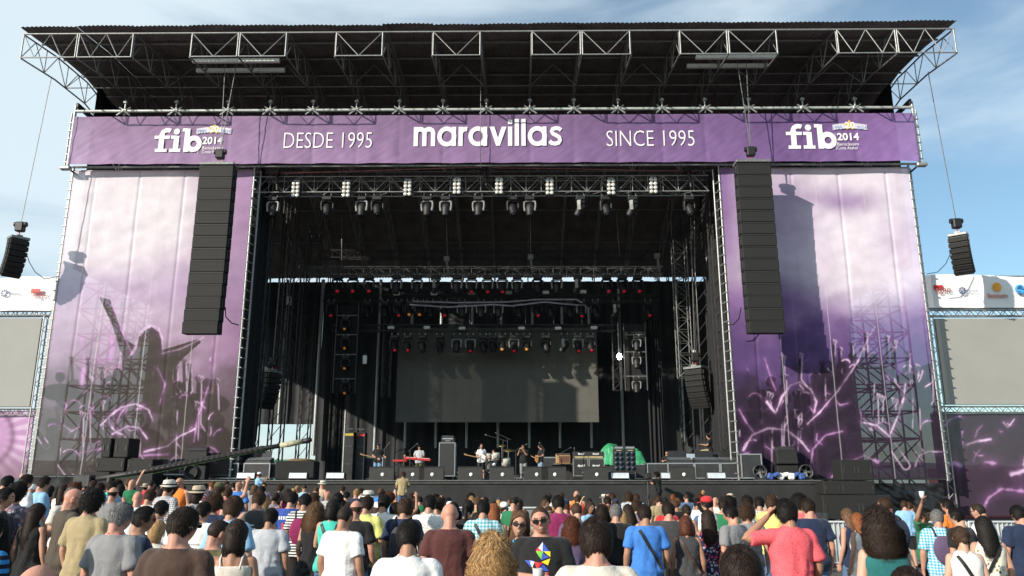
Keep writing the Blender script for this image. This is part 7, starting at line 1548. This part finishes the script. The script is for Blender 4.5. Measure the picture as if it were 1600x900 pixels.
# ------------------------------------------------------------------ the rest of the crowd
ZONES = [(70, 'below left video screen'), (115, 'below mauve scrim edge'), (165, 'below left subwoofers'), (215, 'right of left subwoofers'), (265, 'below crane boom'), (320, 'below left monitor stack'), (370, 'below first mixing desk'), (420, 'below second mixing desk'), (470, 'below crane head'), (520, 'below left curtain'), (565, 'below dimmer racks'), (610, 'below jean shorts musician'), (665, 'below keyboard player'), (715, 'below tall amplifier'), (760, 'below white guitar'), (800, 'below drum kit'), (850, 'below jeans guitarist'), (895, 'below tan amplifier'), (940, 'below guitar stacks'), (995, 'below bass cabinets'), (1040, 'below camera operator'), (1085, 'below right desks'), (1130, 'below sitting man'), (1180, 'below upright case'), (1240, 'below right monitor stack'), (1300, 'left of right subwoofers'), (1380, 'below right subwoofers'), (1480, 'below plastic sheet'), (1700, 'below right video screen')]
def zone(px): return next((z for a, z in ZONES if px < a), ZONES[-1][1])
HW = {'short': 'short', 'buzz': 'cropped', 'messy': 'tousled', 'curly': 'curly', 'afro': 'bushy', 'long': 'long straight', 'longcurly': 'long curly', 'bob': 'bobbed', 'bun': 'tied up', 'pony': 'ponytailed', 'wavy': 'long wavy', 'balding': 'thinning'}
TOPC = [('black', 17), ('white', 21), ('navy', 9), ('grey', 8), ('charcoal', 9), ('lightgrey', 5), ('red', 5), ('olive', 3), ('maroon', 4), ('teal', 3), ('skyblue', 7), ('green', 3), ('khaki', 4), ('yellow', 2), ('orange', 2), ('blue', 3), ('purple', 3), ('offwhite', 5), ('pink', 2), ('checked grey', 3), ('black white striped', 3), ('magenta', 2), ('denim', 3), ('beige', 3), ('turquoise', 2), ('navy floral', 2), ('white cross print', 2), ('brown striped', 2), ('grey floral', 2), ('turquoise plaid', 1), ('blue plaid', 2), ('teal leaf print', 2), ('lilac', 2), ('peach', 2)]
NM = {'lightgrey': 'light grey', 'skyblue': 'pale blue', 'offwhite': 'cream', 'checked grey': 'checked'}
pool = [n for n, k in TOPC for _ in range(k)]; HCP = ['black'] * 8 + ['dark brown'] * 9 + ['brown'] * 7 + ['light brown'] * 3 + ['blond'] * 2 + ['red brown', 'grey', 'ginger']
FRONT = [(float(proj((l[0], l[1], 1.6))[0]), l[1]) for _, l in PEOPLE if l[1] < 17]
used = set(); taken = [(l[0], l[1]) for _, l in PEOPLE]; rc = random.Random(41); rows = []; Y = 9.3
while Y < 33.6: rows.append(Y); Y += .95 + .045 * Y
nc = 0
for ri, Y in enumerate(rows):
    sp = .024 * Y + .32; x = at(-25, 760, Y).x + rc.uniform(0, sp); x1 = at(1232, 760, Y).x
    while x < x1:
        X = x + rc.uniform(-.25, .25) * sp; yy = Y + rc.uniform(-.4, .4) * (.8 + .03 * Y); x += sp * rc.uniform(.85, 1.15)
        if len(PEOPLE) >= 299 or any((X - a) ** 2 + (yy - b) ** 2 < .30 for a, b in taken) or yy > 34.2: continue
        px = float(proj((X, yy, 1.7))[0])
        if any(yy < b and abs(px - a) < F * .40 / yy for a, b in FRONT): continue
        g = 1 if rc.random() < .42 else 0; ok = False
        for _ in range(30):
            hs = rc.choice(['long', 'wavy', 'longcurly', 'bob', 'pony', 'bun', 'long', 'wavy'] if g else ['short', 'short', 'short', 'messy', 'messy', 'curly', 'buzz', 'buzz', 'balding', 'afro', 'short', None]); hc = rc.choice(HCP); col = rc.choice(pool); top = rc.choice(['tank', 'tank', 'tee', 'dress'] if g else ['tee', 'tee', 'tee', 'tee', 'shirt', 'tank'])
            hat = rc.choice([None] * 17 + ['straw' if yy > 17 else 'cap', 'cap', 'beanie']); hatc = rc.choice(['offwhite', 'beige']) if hat == 'straw' else rc.choice(['black', 'red', 'white', 'olive', 'navy'])
            hw = ('person in %s %s hat' % (NM.get(hatc, hatc), hat)).replace('cap hat', 'cap').replace('beanie hat', 'beanie') if hat else ('%s with %s %s hair' % ('woman' if g else 'man', HW[hs], hc) if hs else 'bald man'); tw = {'tee': 'tee', 'tank': 'sleeveless top', 'shirt': 'shirt', 'dress': 'dress'}[top]
            depth = 'near' if yy < 15 else ('midway' if yy < 23 else 'far back'); lab = '%s and %s %s, %s, %s' % (hw, NM.get(col, col), tw, depth, zone(px))
            if lab not in used and len(lab.split()) <= 16: ok = True; break
        if not ok: continue
        used.add(lab); pose = rc.choice(['down', 'down', 'front', 'front', 'drink', 'hipr', 'down', 'front'] + (['phone', 'upr', 'eyes'] if rc.random() < .35 else [])); hr = rc.choice([(0, 0, 0), (0, 0, 0), (28, 0, 0), (-28, 0, 0), (0, -14, 0)]) if pose in ('down', 'front') else (0, 0, 0)
        yaw = rc.gauss((CX - X) * 1.2, 16) + (rc.choice([-95, 100, 150]) if rc.random() < .08 else 0); s = (rc.uniform(.915, .985) if g else rc.uniform(.96, 1.05))
        person((X, yy, gz(X, yy)), yaw, s, lab, g=g, pose=pose, hr=hr, hair=(None if hat and hs in ('afro', 'curly', 'messy', 'longcurly') else hs), hc=hc, top=top, tc_=col, bot=None if top == 'dress' else rc.choice(['long', 'shorts']), bc=rc.choice(['denim', 'paledenim', 'black', 'navy', 'khaki', 'grey']), skin=rc.choice([0, 1, 1, 2, 2, 3, 4]), hat=hat, hatc=hatc, glasses='up' if rc.random() < .04 else None, seed=rc.randrange(4), group='people in the festival crowd', vox=.0105)
        taken.append((X, yy)); nc += 1
        if pose == 'phone': local_thing('phone', 'black phone held up by ' + lab.split(' and ')[0].replace('person in', 'one in') + ' ' + zone(px), 'phone', PEOPLE[-1][0], [('case', MB().box((0, .46, 1.66), (.15, .012, .075), bev=.005), BLACK)])
print('crowd', nc, 'people', len(PEOPLE))
bpy.context.view_layer.update()
for o in list(bpy.data.objects):
    if 'used_' in o: del o['used_']
